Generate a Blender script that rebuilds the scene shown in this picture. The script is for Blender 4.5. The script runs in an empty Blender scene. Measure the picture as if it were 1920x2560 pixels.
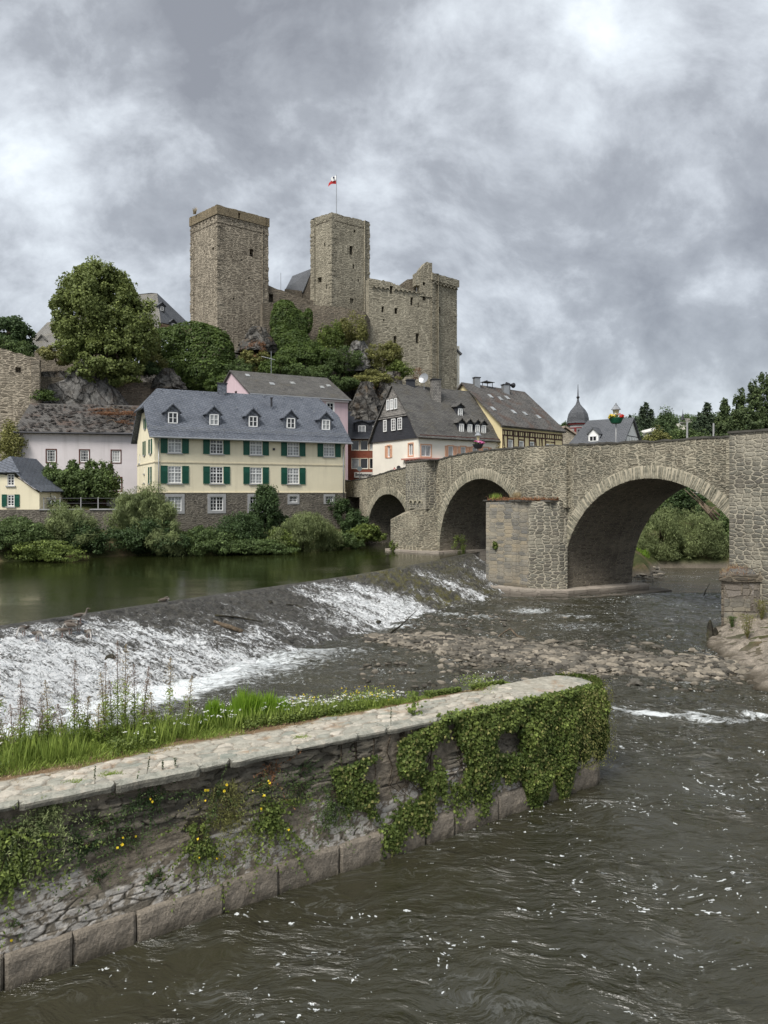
import bpy, math, random
import numpy as np
from mathutils import Vector, Matrix
R = math.radians
random.seed(7)
rng = np.random.default_rng(11)
SC = bpy.context.scene
COL = SC.collection

# ------------------------------------------------------------------ camera, sky, sun, exposure
CAMZ = 7.0
cam = bpy.data.objects.new('camera', bpy.data.cameras.new('camera'))
COL.objects.link(cam)
cam.location = (0, 0, CAMZ)
cam.rotation_euler = (R(90), 0, 0)
cam.data.sensor_fit = 'VERTICAL'; cam.data.sensor_height = 36; cam.data.lens = 26
cam.data.shift_y = -48 / 2560
cam.data.clip_start = 0.1; cam.data.clip_end = 6000
SC.camera = cam
SC.view_settings.view_transform = 'Standard'; SC.view_settings.look = 'None'
SC.view_settings.exposure = 1.5; SC.view_settings.gamma = 1.0
FPX = 1849.0
def at(px, py, Y):                       # a pixel of the photograph and a distance -> a point of the place
    return Vector(((px - 960) / FPX * Y, Y, CAMZ + (1232 - py) / FPX * Y))

SUN_EL, SUN_AZ = 52, 215                 # azimuth the light comes FROM, clockwise from +Y
sun = bpy.data.objects.new('sun', bpy.data.lights.new('sun', 'SUN')); COL.objects.link(sun)
sun.data.energy = 1.5; sun.data.angle = R(22); sun.data.color = (1, .965, .91)
sd = Vector((math.sin(R(SUN_AZ)) * math.cos(R(SUN_EL)), math.cos(R(SUN_AZ)) * math.cos(R(SUN_EL)), math.sin(R(SUN_EL))))
sun.rotation_euler = sd.to_track_quat('Z', 'Y').to_euler()

# ------------------------------------------------------------------ node helpers
def lk(nt, v, sock):
    if isinstance(v, bpy.types.NodeSocket): nt.links.new(v, sock)
    elif isinstance(v, (tuple, list)) and len(v) == 3 and sock.type == 'RGBA': sock.default_value = (*v, 1)
    else: sock.default_value = v
def nd(nt, typ, ins=None, **props):
    n = nt.nodes.new('ShaderNode' + typ)
    for k, v in props.items(): setattr(n, k, v)
    for k, v in (ins or {}).items(): lk(nt, v, n.inputs[k])
    return n
def mth(nt, op, a, b=0.0, c=0.0, clamp=False):
    n = nd(nt, 'Math', {0: a, 1: b, 2: c}, operation=op, use_clamp=clamp); return n.outputs[0]
def mix(nt, f, a, b, mode='MIX'):
    n = nd(nt, 'Mix', None, data_type='RGBA', blend_type=mode)
    lk(nt, f, n.inputs[0]); lk(nt, a, n.inputs[6]); lk(nt, b, n.inputs[7]); return n.outputs[2]
def mrange(nt, v, a, b, c=0.0, d=1.0, smooth=False):
    n = nd(nt, 'MapRange', {0: v, 1: a, 2: b, 3: c, 4: d}); n.clamp = True
    if smooth: n.interpolation_type = 'SMOOTHSTEP'
    return n.outputs[0]
def ramp(nt, f, stops, interp='LINEAR'):
    n = nd(nt, 'ValToRGB', {0: f}); cr = n.color_ramp; cr.interpolation = interp
    while len(cr.elements) > 1: cr.elements.remove(cr.elements[-1])
    for i, (p, c) in enumerate(stops):
        e = cr.elements[0] if i == 0 else cr.elements.new(p)
        e.position = p; e.color = (*c, 1) if len(c) == 3 else c
    return n.outputs[0]
def noise(nt, vec, scale, detail=4, rough=.55, dist=0.0, dim='3D', out=0):
    n = nd(nt, 'TexNoise', {'Scale': scale, 'Detail': detail, 'Roughness': rough, 'Distortion': dist}, noise_dimensions=dim)
    if vec is not None: nt.links.new(vec, n.inputs['Vector'])
    return n.outputs[out]
def mapping(nt, vec, scale=(1, 1, 1), rot=(0, 0, 0), loc=(0, 0, 0)):
    n = nd(nt, 'Mapping', {'Scale': scale, 'Rotation': rot, 'Location': loc}); nt.links.new(vec, n.inputs['Vector']); return n.outputs[0]
def vmath(nt, op, a, b=(0, 0, 0), out=0):
    n = nd(nt, 'VectorMath', None, operation=op); lk(nt, a, n.inputs[0]); lk(nt, b, n.inputs[1]); return n.outputs[out]
def bump(nt, h, dist, strength=1.0, normal=None):
    n = nd(nt, 'Bump', {'Height': h, 'Distance': dist, 'Strength': strength})
    if normal is not None: nt.links.new(normal, n.inputs['Normal'])
    return n.outputs[0]
def newmat(name, rough=.8, spec=.3):
    m = bpy.data.materials.new(name); m.use_nodes = True; nt = m.node_tree; nt.nodes.clear()
    out = nd(nt, 'OutputMaterial'); b = nd(nt, 'BsdfPrincipled', {'Roughness': rough, 'Specular IOR Level': spec})
    nt.links.new(b.outputs[0], out.inputs[0]); return m, nt, b
def uvs(nt): return nd(nt, 'UVMap').outputs[0]
def objc(nt): return nd(nt, 'TexCoord').outputs['Object']
def posn(nt): return nd(nt, 'NewGeometry').outputs['Position']
def attr(nt, name, out=2): return nd(nt, 'Attribute', None, attribute_name=name).outputs[out]

# ------------------------------------------------------------------ world: Nishita sky under a broken overcast
world = bpy.data.worlds.new('World'); SC.world = world; world.use_nodes = True
nt = world.node_tree; nt.nodes.clear()
wo = nd(nt, 'OutputWorld'); bg = nd(nt, 'Background', {'Strength': 0.1}); nt.links.new(bg.outputs[0], wo.inputs[0])
sky = nd(nt, 'TexSky', None, sky_type='NISHITA', sun_disc=False, sun_elevation=R(SUN_EL), sun_rotation=R(SUN_AZ))
dr = nd(nt, 'TexCoord').outputs['Generated']
sep = nd(nt, 'SeparateXYZ'); nt.links.new(dr, sep.inputs[0])
zz = mth(nt, 'ADD', mth(nt, 'MAXIMUM', sep.outputs[2], 0.0), 0.80)
cb = nd(nt, 'CombineXYZ', {0: mth(nt, 'DIVIDE', sep.outputs[0], zz), 1: mth(nt, 'DIVIDE', sep.outputs[1], zz), 2: 0.3}).outputs[0]
warp = noise(nt, cb, 2.0, 3, .5, out=1)
cbw = vmath(nt, 'ADD', cb, vmath(nt, 'MULTIPLY', vmath(nt, 'SUBTRACT', warp, (.5, .5, .5)), (.22, .22, .22)))
n1 = noise(nt, mapping(nt, cbw, (1, 1, 1), loc=(3.1, .7, 0)), 2.9, 10, .54, 0)
n2 = noise(nt, mapping(nt, cbw, (1, 1.1, 1), loc=(9.3, 4.4, 2)), 8.0, 8, .6, 0)
bl_ = mth(nt, 'ABSOLUTE', mth(nt, 'SUBTRACT', noise(nt, mapping(nt, cbw, (1, 1.15, 1), loc=(1.7, 8.2, 5)), 4.2, 6, .55), .5))
n3 = noise(nt, mapping(nt, cbw, (1, 1.1, 1), loc=(6.7, 1.2, 9)), 15, 6, .62)
cl = mth(nt, 'ADD', mth(nt, 'ADD', mth(nt, 'MULTIPLY', n1, .46), mth(nt, 'MULTIPLY', n2, .36)), mth(nt, 'ADD', mth(nt, 'MULTIPLY', bl_, -.55), mth(nt, 'MULTIPLY', n3, .28)))
cl = mth(nt, 'MULTIPLY', mth(nt, 'SUBTRACT', cl, .515), 2.5)
for (px, py, w, amp) in [(230, 60, .24, -.17), (760, 140, .2, -.12), (950, 330, .17, -.12), (1560, 640, .22, -.18), (1180, 620, .13, -.06), (330, 440, .09, -.10), (1380, 60, .16, -.05),
                         (480, 250, .10, .08), (150, 330, .10, .09), (640, 330, .08, .09), (1300, 230, .12, .14), (1760, 260, .12, .08), (60, 620, .12, .10), (900, 590, .08, .10), (1160, 980, .11, .12), (1700, 960, .14, .09), (1240, 700, .06, .06), (1880, 90, .1, .03)]:
    v = Vector(((px - 960) / FPX, 1, (1232 - py) / FPX)).normalized()
    dt = vmath(nt, 'DOT_PRODUCT', vmath(nt, 'NORMALIZE', dr), tuple(v), out=1)
    k = mrange(nt, dt, math.cos(w * 1.55), 1.0, 0, 1, True)
    cl = mth(nt, 'ADD', cl, mth(nt, 'MULTIPLY', k, amp))
cl = mth(nt, 'ADD', cl, mrange(nt, sep.outputs[2], 0.0, 0.30, .07, 0.0))
cc = ramp(nt, mth(nt, 'ADD', cl, .45), [(0.0, (1.08, 1.13, 1.24)), (.28, (1.52, 1.60, 1.73)), (.5, (2.25, 2.38, 2.55)), (.76, (3.15, 3.36, 3.55)), (1.0, (3.95, 4.12, 4.25))])
wc = mix(nt, .94, sky.outputs[0], cc)
nt.links.new(wc, bg.inputs[0])

# ------------------------------------------------------------------ numpy noise
_L = np.random.default_rng(5).random((64, 64, 64))
def vn3(x, y, z):
    x = np.asarray(x, float); y = np.asarray(y, float) + 0 * x; z = np.asarray(z, float) + 0 * x
    xi = np.floor(x).astype(int); yi = np.floor(y).astype(int); zi = np.floor(z).astype(int)
    fx, fy, fz = x - xi, y - yi, z - zi
    fx, fy, fz = [f * f * (3 - 2 * f) for f in (fx, fy, fz)]
    r = 0
    for a in (0, 1):
        for b in (0, 1):
            for c in (0, 1):
                r = r + _L[(xi + a) & 63, (yi + b) & 63, (zi + c) & 63] * (fx if a else 1 - fx) * (fy if b else 1 - fy) * (fz if c else 1 - fz)
    return r
def fbm(x, y, z=0.0, o=4, rough=.5):
    s, a, t = 0, 1, 0
    for i in range(o):
        s = s + a * vn3(x * 2 ** i + 7.3 * i, y * 2 ** i + 3.1 * i, z * 2 ** i + 1.7 * i); t += a; a *= rough
    return s / t
def sstep(a, b, x):
    t = np.clip((x - a) / (b - a), 0, 1); return t * t * (3 - 2 * t)

# ------------------------------------------------------------------ object helpers
def tag(o, label=None, cat=None, group=None, kind=None):
    if label: o['label'] = label
    if cat: o['category'] = cat
    if group: o['group'] = group
    if kind: o['kind'] = kind
    return o
def thing(name, label, cat, loc, group=None):
    o = bpy.data.objects.new(name, None); COL.objects.link(o); o.location = loc; o.empty_display_size = .3
    return tag(o, label, cat, group)
def wloc(o):
    v = Vector((0, 0, 0))
    while o is not None: v += o.location; o = o.parent
    return v
def finish(me, name, m, parent, loc, smooth=False):
    me.materials.append(m)
    if smooth: me.polygons.foreach_set('use_smooth', [True] * len(me.polygons))
    o = bpy.data.objects.new(name, me); COL.objects.link(o)
    if parent is not None: o.parent = parent
    if loc is not None: o.location = loc
    return o
def autouv(me, ofs=(0, 0, 0)):
    nv, nl, npo = len(me.vertices), len(me.loops), len(me.polygons)
    if not npo: return
    co = np.empty(nv * 3); me.vertices.foreach_get('co', co); co = co.reshape(-1, 3) + np.array(ofs)
    no = np.empty(npo * 3); me.polygons.foreach_get('normal', no); no = no.reshape(-1, 3)
    lt = np.empty(npo, int); me.polygons.foreach_get('loop_total', lt)
    vi = np.empty(nl, int); me.loops.foreach_get('vertex_index', vi)
    n = np.repeat(no, lt, 0); p = co[vi]
    h = np.hypot(n[:, 0], n[:, 1]); flat = h < .35
    hh = np.maximum(h, 1e-6)
    t = np.stack([-n[:, 1] / hh, n[:, 0] / hh, 0 * h], 1)
    b = np.cross(n, t)
    u = (p * t).sum(1); v = (p * b).sum(1)
    u[flat] = p[flat, 0]; v[flat] = p[flat, 1]
    uv = me.uv_layers.new(name='UVMap'); uv.data.foreach_set('uv', np.stack([u, v], 1).ravel())
def mesh_np(name, V, F, m, parent=None, uv=None, attrs=None, smooth=False, base=None):
    V = np.asarray(V, float); F = np.asarray(F, int); k = F.shape[1]
    off = np.array(wloc(parent)) if parent is not None else (np.array(base) if base is not None else np.zeros(3))
    me = bpy.data.meshes.new(name)
    me.vertices.add(len(V)); me.vertices.foreach_set('co', (V - off).ravel())
    me.loops.add(F.size); me.loops.foreach_set('vertex_index', F.ravel())
    me.polygons.add(len(F)); me.polygons.foreach_set('loop_start', np.arange(len(F)) * k)
    me.update(calc_edges=True)
    if uv is not None:
        l = me.uv_layers.new(name='UVMap'); l.data.foreach_set('uv', np.asarray(uv)[F.ravel()].ravel())
    for an, av in (attrs or {}).items():
        a = me.attributes.new(an, 'FLOAT', 'POINT'); a.data.foreach_set('value', np.asarray(av, float).ravel())
    return finish(me, name, m, parent, None if parent is not None or base is None else base, smooth)
def grid_faces(nu, nv):                 # vertex (i,j) at i*nv+j
    i, j = np.meshgrid(np.arange(nu - 1), np.arange(nv - 1), indexing='ij')
    a = (i * nv + j).ravel(); return np.stack([a, a + nv, a + nv + 1, a + 1], 1)
class MB:
    def __init__(s): s.v = []; s.f = []
    def add(s, vs, fs):
        k = len(s.v); s.v += [tuple(v) for v in vs]; s.f += [tuple(k + i for i in f) for f in fs]; return s
    def box(s, F, a0, a1, b0, b1, c0, c1):
        P = [F(a, b, c) for c in (c0, c1) for b in (b0, b1) for a in (a0, a1)]
        return s.add(P, [(0, 1, 3, 2)[::-1], (4, 5, 7, 6), (0, 1, 5, 4), (1, 3, 7, 5), (3, 2, 6, 7), (2, 0, 4, 6)])
    def tube(s, p0, p1, r0, r1=None, seg=8, cap=True):
        r1 = r0 if r1 is None else r1
        p0, p1 = Vector(p0), Vector(p1); d = (p1 - p0).normalized()
        x = d.orthogonal().normalized(); y = d.cross(x)
        vs = [p + (x * math.cos(2 * math.pi * i / seg) + y * math.sin(2 * math.pi * i / seg)) * r for p, r in ((p0, r0), (p1, r1)) for i in range(seg)]
        fs = [(i, (i + 1) % seg, seg + (i + 1) % seg, seg + i) for i in range(seg)]
        if cap: fs += [tuple(range(seg))[::-1], tuple(range(seg, 2 * seg))]
        return s.add(vs, fs)
    def path(s, pts, rad, seg=7):
        for i in range(len(pts) - 1): s.tube(pts[i], pts[i + 1], rad[i], rad[i + 1], seg)
        return s
    def prism(s, poly, z0, z1):         # plan polygon (x,y), z0/z1 numbers or lists
        n = len(poly); z0 = [z0] * n if not isinstance(z0, (list, tuple)) else z0; z1 = [z1] * n if not isinstance(z1, (list, tuple)) else z1
        vs = [(p[0], p[1], z) for p, z in zip(poly, z0)] + [(p[0], p[1], z) for p, z in zip(poly, z1)]
        return s.add(vs, [tuple(range(n))[::-1], tuple(range(n, 2 * n))] + [(i, (i + 1) % n, n + (i + 1) % n, n + i) for i in range(n)])
    def slab(s, pts, th):               # flat polygon thickened along its normal
        pts = [Vector(p) for p in pts]; n = len(pts)
        nn = (pts[1] - pts[0]).cross(pts[2] - pts[0]).normalized()
        if nn.z < 0: nn = -nn
        vs = pts + [p - nn * th for p in pts]
        return s.add(vs, [tuple(range(n)), tuple(range(n, 2 * n))[::-1]] + [(i, (i + 1) % n, n + (i + 1) % n, n + i)[::-1] for i in range(n)])
    def lathe(s, c, prof, seg=16):
        c = Vector(c); vs = []; fs = []
        for r, z in prof:
            for i in range(seg): a = 2 * math.pi * (i + .5) / seg; vs.append(c + Vector((r * math.cos(a), r * math.sin(a), z)))
        for j in range(len(prof) - 1):
            for i in range(seg): fs.append((j * seg + i, j * seg + (i + 1) % seg, (j + 1) * seg + (i + 1) % seg, (j + 1) * seg + i))
        fs += [tuple(range(seg))[::-1], tuple(range((len(prof) - 1) * seg, len(prof) * seg))]
        return s.add(vs, fs)
    def build(s, name, m, parent=None, smooth=False, base=None, fixn=True, jitter=0):
        if not s.v: return None
        off = wloc(parent) if parent is not None else (Vector(base) if base is not None else Vector((0, 0, 0)))
        me = bpy.data.meshes.new(name)
        me.from_pydata([tuple(Vector(v) - off) for v in s.v], [], s.f)
        me.update()
        if fixn:
            import bmesh
            bm = bmesh.new(); bm.from_mesh(me); bmesh.ops.recalc_face_normals(bm, faces=bm.faces[:]); bm.to_mesh(me); bm.free()
        autouv(me, off)
        return finish(me, name, m, parent, None if parent is not None else base, smooth)
def frame(o, u, n=None):                # local (a along u, b outward, c = world z)
    o = Vector((o[0], o[1], 0)); u = Vector((u[0], u[1], 0)).normalized()
    n = Vector((u.y, -u.x, 0)) if n is None else Vector((n[0], n[1], 0)).normalized()
    def F(a, b, c): p = o + u * a + n * b; return Vector((p.x, p.y, c))
    F.o, F.u, F.n = o, u, n
    return F
def shift(F, a=0, b=0): return frame(F(a, b, 0), F.u, F.n)

def wallface(F, a0, a1, c0, top, holes=(), th=.3, step=1.5, jit=0, ends=False):
    """slab wall between a0 and a1 from c0 to top(a); holes (a0,a1,c0,c1,depth or None = right through)"""
    mb = MB(); tf = top if callable(top) else (lambda a: top)
    ac = sorted(set([a0, a1] + [x for h in holes for x in h[:2]]))
    A = []
    for i in range(len(ac) - 1):
        n = max(1, int(round((ac[i + 1] - ac[i]) / step))); A += [ac[i] + (ac[i + 1] - ac[i]) * k / n for k in range(n)]
    A.append(ac[-1])
    T = [tf(a) + (random.uniform(-jit, jit) if jit else 0) for a in A]
    hz = sorted(set([c0] + [x for h in holes for x in h[2:4]]))
    zm = hz[-1] if len(hz) > 1 else c0
    Z = hz if len(hz) > 1 else [c0]
    def q(p, f): mb.add(p, [(0, 1, 2, 3)])
    for i in range(len(A) - 1):
        x0, x1 = A[i], A[i + 1]; xm = (x0 + x1) / 2
        for j in range(len(Z) - 1):
            y0, y1 = Z[j], Z[j + 1]; ym = (y0 + y1) / 2
            l0, l1, m0, m1 = min(y0, T[i]), min(y1, T[i]), min(y0, T[i + 1]), min(y1, T[i + 1])
            if l1 - l0 < 1e-6 and m1 - m0 < 1e-6: continue
            hh = [h for h in holes if h[0] < xm < h[1] and h[2] < ym < h[3]]
            if hh:
                if hh[0][4] is not None:
                    d = hh[0][4]; q([F(x0, -d, y0), F(x1, -d, y0), F(x1, -d, y1), F(x0, -d, y1)], 0)
            else: q([F(x0, 0, l0), F(x1, 0, m0), F(x1, 0, m1), F(x0, 0, l1)], 0)
            if not hh or hh[0][4] is not None: q([F(x1, -th, m0), F(x0, -th, l0), F(x0, -th, l1), F(x1, -th, m1)], 0)
        if T[i] <= zm and T[i + 1] <= zm:
            q([F(x0, 0, T[i]), F(x1, 0, T[i + 1]), F(x1, -th, T[i + 1]), F(x0, -th, T[i])], 0); continue
        q([F(x0, 0, min(zm, T[i])), F(x1, 0, min(zm, T[i + 1])), F(x1, 0, T[i + 1]), F(x0, 0, T[i])], 0)
        q([F(x1, -th, min(zm, T[i + 1])), F(x0, -th, min(zm, T[i])), F(x0, -th, T[i]), F(x1, -th, T[i + 1])], 0)
        q([F(x0, 0, T[i]), F(x1, 0, T[i + 1]), F(x1, -th, T[i + 1]), F(x0, -th, T[i])], 0)
    for h in holes:
        d = th if h[4] is None else h[4]; x0, x1, y0, y1 = h[:4]
        q([F(x0, 0, y0), F(x0, 0, y1), F(x0, -d, y1), F(x0, -d, y0)], 0); q([F(x1, 0, y1), F(x1, 0, y0), F(x1, -d, y0), F(x1, -d, y1)], 0)
        q([F(x0, 0, y1), F(x1, 0, y1), F(x1, -d, y1), F(x0, -d, y1)], 0); q([F(x1, 0, y0), F(x0, 0, y0), F(x0, -d, y0), F(x1, -d, y0)], 0)
    if ends: q([F(a0, -th, c0), F(a0, 0, c0), F(a0, 0, T[0]), F(a0, -th, T[0])], 0); q([F(a1, 0, c0), F(a1, -th, c0), F(a1, -th, T[-1]), F(a1, 0, T[-1])], 0)
    return mb

# ------------------------------------------------------------------ materials
def plain(name, col, rough=.7, var=.12, sc=3.0, metallic=0, spec=.3):
    m, nt, b = newmat(name, rough, spec)
    f = noise(nt, objc(nt), sc, 5, .6)
    lk(nt, mix(nt, mrange(nt, f, .3, .7), tuple(c * (1 - var) for c in col), tuple(min(1, c * (1 + var)) for c in col)), b.inputs['Base Color'])
    b.inputs['Metallic'].default_value = metallic
    return m
def plaster(name, col, dirt=(.35, .32, .28), amt=.35):
    m, nt, b = newmat(name, .92, .15); p = posn(nt)
    f1 = noise(nt, p, .35, 5, .6, .3); f2 = noise(nt, mapping(nt, p, (1.6, 1.6, .12)), 1.0, 5, .65)
    c = mix(nt, mrange(nt, f1, .35, .7), tuple(x * .93 for x in col), tuple(min(1, x * 1.05) for x in col))
    c = mix(nt, mth(nt, 'MULTIPLY', mrange(nt, f2, .52, .78), amt), c, dirt)
    lk(nt, c, b.inputs['Base Color']); lk(nt, bump(nt, noise(nt, p, 6, 5, .7), .02, .5), b.inputs['Normal'])
    return m
def masonry(name, sx, sy, cols, mortar, mw=.09, bmp=.05, stain=((.10, .09, .075), .5), dist=.25, rnd=.9, fine=14, sscale=.22, wet=None, mo_amt=1.0, streak=.4, two=False):
    m, nt, b = newmat(name, .93, .15); uv = uvs(nt)
    v = mapping(nt, uv, (1 / sx, 1 / sy, 1))
    dn = noise(nt, v, .9, 2, .5, dim='2D', out=1)
    v = vmath(nt, 'ADD', v, vmath(nt, 'MULTIPLY', vmath(nt, 'SUBTRACT', dn, (.5, .5, .5)), (dist * 2, dist * 2, 0)))
    if two: v = mix(nt, mrange(nt, noise(nt, uv, .38, 4, .6, dim='2D'), .515, .525), v, vmath(nt, 'MULTIPLY', v, (.58, .66, 1)))
    dn2 = noise(nt, v, 4, 3, .6, dim='2D', out=1)
    v = vmath(nt, 'ADD', v, vmath(nt, 'MULTIPLY', vmath(nt, 'SUBTRACT', dn2, (.5, .5, .5)), (.22, .3, 0)))
    va = nd(nt, 'TexVoronoi', {'Scale': 1.0, 'Randomness': rnd}, voronoi_dimensions='2D', feature='F1'); nt.links.new(v, va.inputs['Vector'])
    ve = nd(nt, 'TexVoronoi', {'Scale': 1.0, 'Randomness': rnd}, voronoi_dimensions='2D', feature='DISTANCE_TO_EDGE'); nt.links.new(v, ve.inputs['Vector'])
    sp = nd(nt, 'SeparateColor'); nt.links.new(va.outputs['Color'], sp.inputs[0])
    k = len(cols)
    sc = ramp(nt, sp.outputs[0], [(i / max(1, k - 1), c) for i, c in enumerate(cols)])
    fn = noise(nt, uv, fine, 5, .7, dim='2D')
    sc = mix(nt, 1.0, sc, ramp(nt, fn, [(.25, (.62, .62, .62)), (.75, (1.25, 1.25, 1.25))]), 'MULTIPLY')
    wv = mth(nt, 'ADD', ve.outputs['Distance'], mth(nt, 'MULTIPLY', mth(nt, 'SUBTRACT', noise(nt, uv, 3.3, 4, .65, dim='2D'), .5), mw * 2.4))
    mk = mrange(nt, wv, mw * .55, mw * 1.15)
    if mo_amt < 1: mk = mth(nt, 'ADD', mth(nt, 'MULTIPLY', mk, mo_amt), mth(nt, 'MULTIPLY', 1 - mo_amt, mrange(nt, noise(nt, uv, .5, 3, dim='2D'), .45, .6)), clamp=True)
    mo = mix(nt, fn, tuple(x * .75 for x in mortar), tuple(min(1, x * 1.2) for x in mortar))
    c = mix(nt, mk, mo, sc)
    st = noise(nt, uv, sscale, 6, .65, .4, dim='2D')
    c = mix(nt, mth(nt, 'MULTIPLY', mrange(nt, st, .45, .72), stain[1]), c, stain[0])
    lt = noise(nt, mapping(nt, uv, (1, 1, 1), loc=(13, 5, 0)), sscale * 1.7, 5, .6, .3, dim='2D')
    c = mix(nt, mth(nt, 'MULTIPLY', mrange(nt, lt, .50, .70), .5), c, tuple(min(1, x * 1.05) for x in mortar))
    sk = noise(nt, mapping(nt, uv, (1.3, .12, 1), loc=(3, 15, 0)), 1.2, 5, .7, dim='2D')
    c = mix(nt, mth(nt, 'MULTIPLY', mrange(nt, sk, .55, .75), streak), c, tuple(x * .8 for x in stain[0]))
    if wet is not None:                 # dark tide mark where the stone stands in water
        zz = nd(nt, 'SeparateXYZ'); nt.links.new(posn(nt), zz.inputs[0])
        w = mrange(nt, mth(nt, 'ADD', zz.outputs[2], mth(nt, 'MULTIPLY', fn, -.3)), wet - .25, wet + .15, .75, 0)
        c = mix(nt, w, c, (.05, .045, .035))
    lk(nt, c, b.inputs['Base Color'])
    h = mth(nt, 'ADD', mth(nt, 'MULTIPLY', mrange(nt, wv, 0, mw * 2.2, 0, 1, True), 1.0), mth(nt, 'MULTIPLY', fn, .6))
    h = mth(nt, 'ADD', h, mth(nt, 'MULTIPLY', sp.outputs[1], .5))
    lk(nt, bump(nt, h, bmp), b.inputs['Normal'])
    return m
def slate(name, c1, c2, w=.32, h=.2, rot=0, moss=None, mossa=0, rough=.55, bm=.03, gap=(.02, .02, .022)):
    m, nt, b = newmat(name, rough, .4); uv = mapping(nt, uvs(nt), (1, 1, 1), (0, 0, R(rot)))
    br = nd(nt, 'TexBrick', {'Scale': 1.0, 'Mortar Size': .018, 'Mortar Smooth': .2, 'Brick Width': w, 'Row Height': h, 'Color1': (0, 0, 0), 'Color2': (1, 1, 1), 'Mortar': (.5, .5, .5)}, offset=.5)
    nt.links.new(uv, br.inputs['Vector'])
    v = nd(nt, 'TexWhiteNoise', None, noise_dimensions='2D')
    sn = vmath(nt, 'SNAP', uv, (w, h, 1)); nt.links.new(sn, v.inputs['Vector'])
    f = noise(nt, uv, .5, 6, .7, .3, dim='2D'); fn = noise(nt, uv, 9, 4, .7, dim='2D')
    c = mix(nt, v.outputs[0], c1, c2); c = mix(nt, mrange(nt, f, .3, .75, 0, .6), c, tuple(x * 1.55 for x in c2))
    c = mix(nt, 1.0, c, ramp(nt, fn, [(.3, (.75,) * 3), (.7, (1.2,) * 3)]), 'MULTIPLY')
    c = mix(nt, mth(nt, 'MULTIPLY', br.outputs['Fac'], .8), c, gap)
    if moss:
        g = noise(nt, mapping(nt, uv, (1, 1, 1), loc=(4, 9, 0)), .45, 7, .7, .5, dim='2D')
        c = mix(nt, mth(nt, 'MULTIPLY', mrange(nt, g, .5, .66), mossa), c, moss)
    lk(nt, c, b.inputs['Base Color'])
    hh = mth(nt, 'ADD', mth(nt, 'MULTIPLY', br.outputs['Fac'], -1.0), mth(nt, 'ADD', mth(nt, 'MULTIPLY', v.outputs[0], .5), mth(nt, 'MULTIPLY', fn, .4)))
    lk(nt, bump(nt, hh, bm), b.inputs['Normal'])
    return m
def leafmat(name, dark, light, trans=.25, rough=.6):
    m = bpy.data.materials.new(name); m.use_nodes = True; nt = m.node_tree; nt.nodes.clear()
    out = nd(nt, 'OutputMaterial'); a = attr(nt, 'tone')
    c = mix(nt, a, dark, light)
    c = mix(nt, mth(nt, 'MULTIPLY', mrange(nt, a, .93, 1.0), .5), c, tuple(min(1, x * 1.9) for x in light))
    b = nd(nt, 'BsdfPrincipled', {'Base Color': c, 'Roughness': rough, 'Specular IOR Level': .25})
    t = nd(nt, 'BsdfTranslucent', {'Color': mix(nt, .5, c, tuple(min(1, x * 1.5) for x in light))})
    ms = nd(nt, 'MixShader', {0: trans}); nt.links.new(b.outputs[0], ms.inputs[1]); nt.links.new(t.outputs[0], ms.inputs[2])
    nt.links.new(ms.outputs[0], out.inputs[0]); return m
def rockmat(name, c1, c2, c3, sc=.6, rust=None, ra=.5, bmp=.25):
    m, nt, b = newmat(name, .95, .1); p = posn(nt)
    pw = mapping(nt, p, (1, 1, 1.0), (R(25), R(35), 0))
    f = noise(nt, mapping(nt, pw, (1, 1, .35)), sc, 8, .7, .6); g = noise(nt, pw, sc * 4, 8, .7, .2)
    c = ramp(nt, f, [(.3, c1), (.5, c2), (.7, c3)])
    c = mix(nt, 1.0, c, ramp(nt, g, [(.3, (.5,) * 3), (.7, (1.35,) * 3)]), 'MULTIPLY')
    if rust:
        h = noise(nt, mapping(nt, p, (1, 1, 1), loc=(5, 2, 9)), sc * 1.2, 6, .7, .3)
        c = mix(nt, mth(nt, 'MULTIPLY', mrange(nt, h, .52, .68), ra), c, rust)
    vc = nd(nt, 'TexVoronoi', {'Scale': sc * 1.6}, feature='DISTANCE_TO_EDGE'); nt.links.new(vmath(nt, 'ADD', mapping(nt, pw, (1, 1, .4)), vmath(nt, 'MULTIPLY', noise(nt, pw, sc * 2, 4, .6, out=1), (.9, .9, .9))), vc.inputs['Vector'])
    ck = mrange(nt, vc.outputs['Distance'], .0, .10); c = mix(nt, ck, mix(nt, .5, c, (.02, .018, .015)), c)
    lk(nt, c, b.inputs['Base Color'])
    lk(nt, bump(nt, mth(nt, 'ADD', mth(nt, 'MULTIPLY', ck, .5), mth(nt, 'ADD', f, mth(nt, 'MULTIPLY', g, .7))), bmp), b.inputs['Normal']); return m

M = {}
M['bridge'] = masonry('bridge rubble stone', .42, .135, [(.10, .095, .07), (.21, .20, .155), (.155, .135, .10), (.27, .245, .185), (.12, .115, .09)], (.45, .405, .305), .13, .05, ((.16, .145, .115), .55), wet=None, two=True, dist=.16)
M['pier_rubble'] = masonry('large squared rubble', .50, .22, [(.12, .115, .095), (.22, .21, .17), (.14, .13, .11), (.19, .185, .155)], (.46, .42, .33), .10, .05, ((.15, .13, .10), .4), dist=.14, rnd=.65)
M['cutwater'] = masonry('grey ashlar of the cutwater', .62, .25, [(.15, .145, .13), (.25, .23, .19), (.34, .285, .20), (.20, .195, .18)], (.36, .32, .245), .05, .03, ((.09, .09, .085), .6), dist=.06, rnd=.45, sscale=.35, wet=.55)
M['barrel'] = masonry('dark stone of the arch barrels', .5, .12, [(.10, .09, .072), (.21, .185, .15), (.14, .125, .10)], (.30, .265, .205), .08, .05, ((.05, .045, .04), .4))
M['voussoir'] = plain('pale arch stones', (.33, .30, .225), .9, .35, 2.5)
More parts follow.
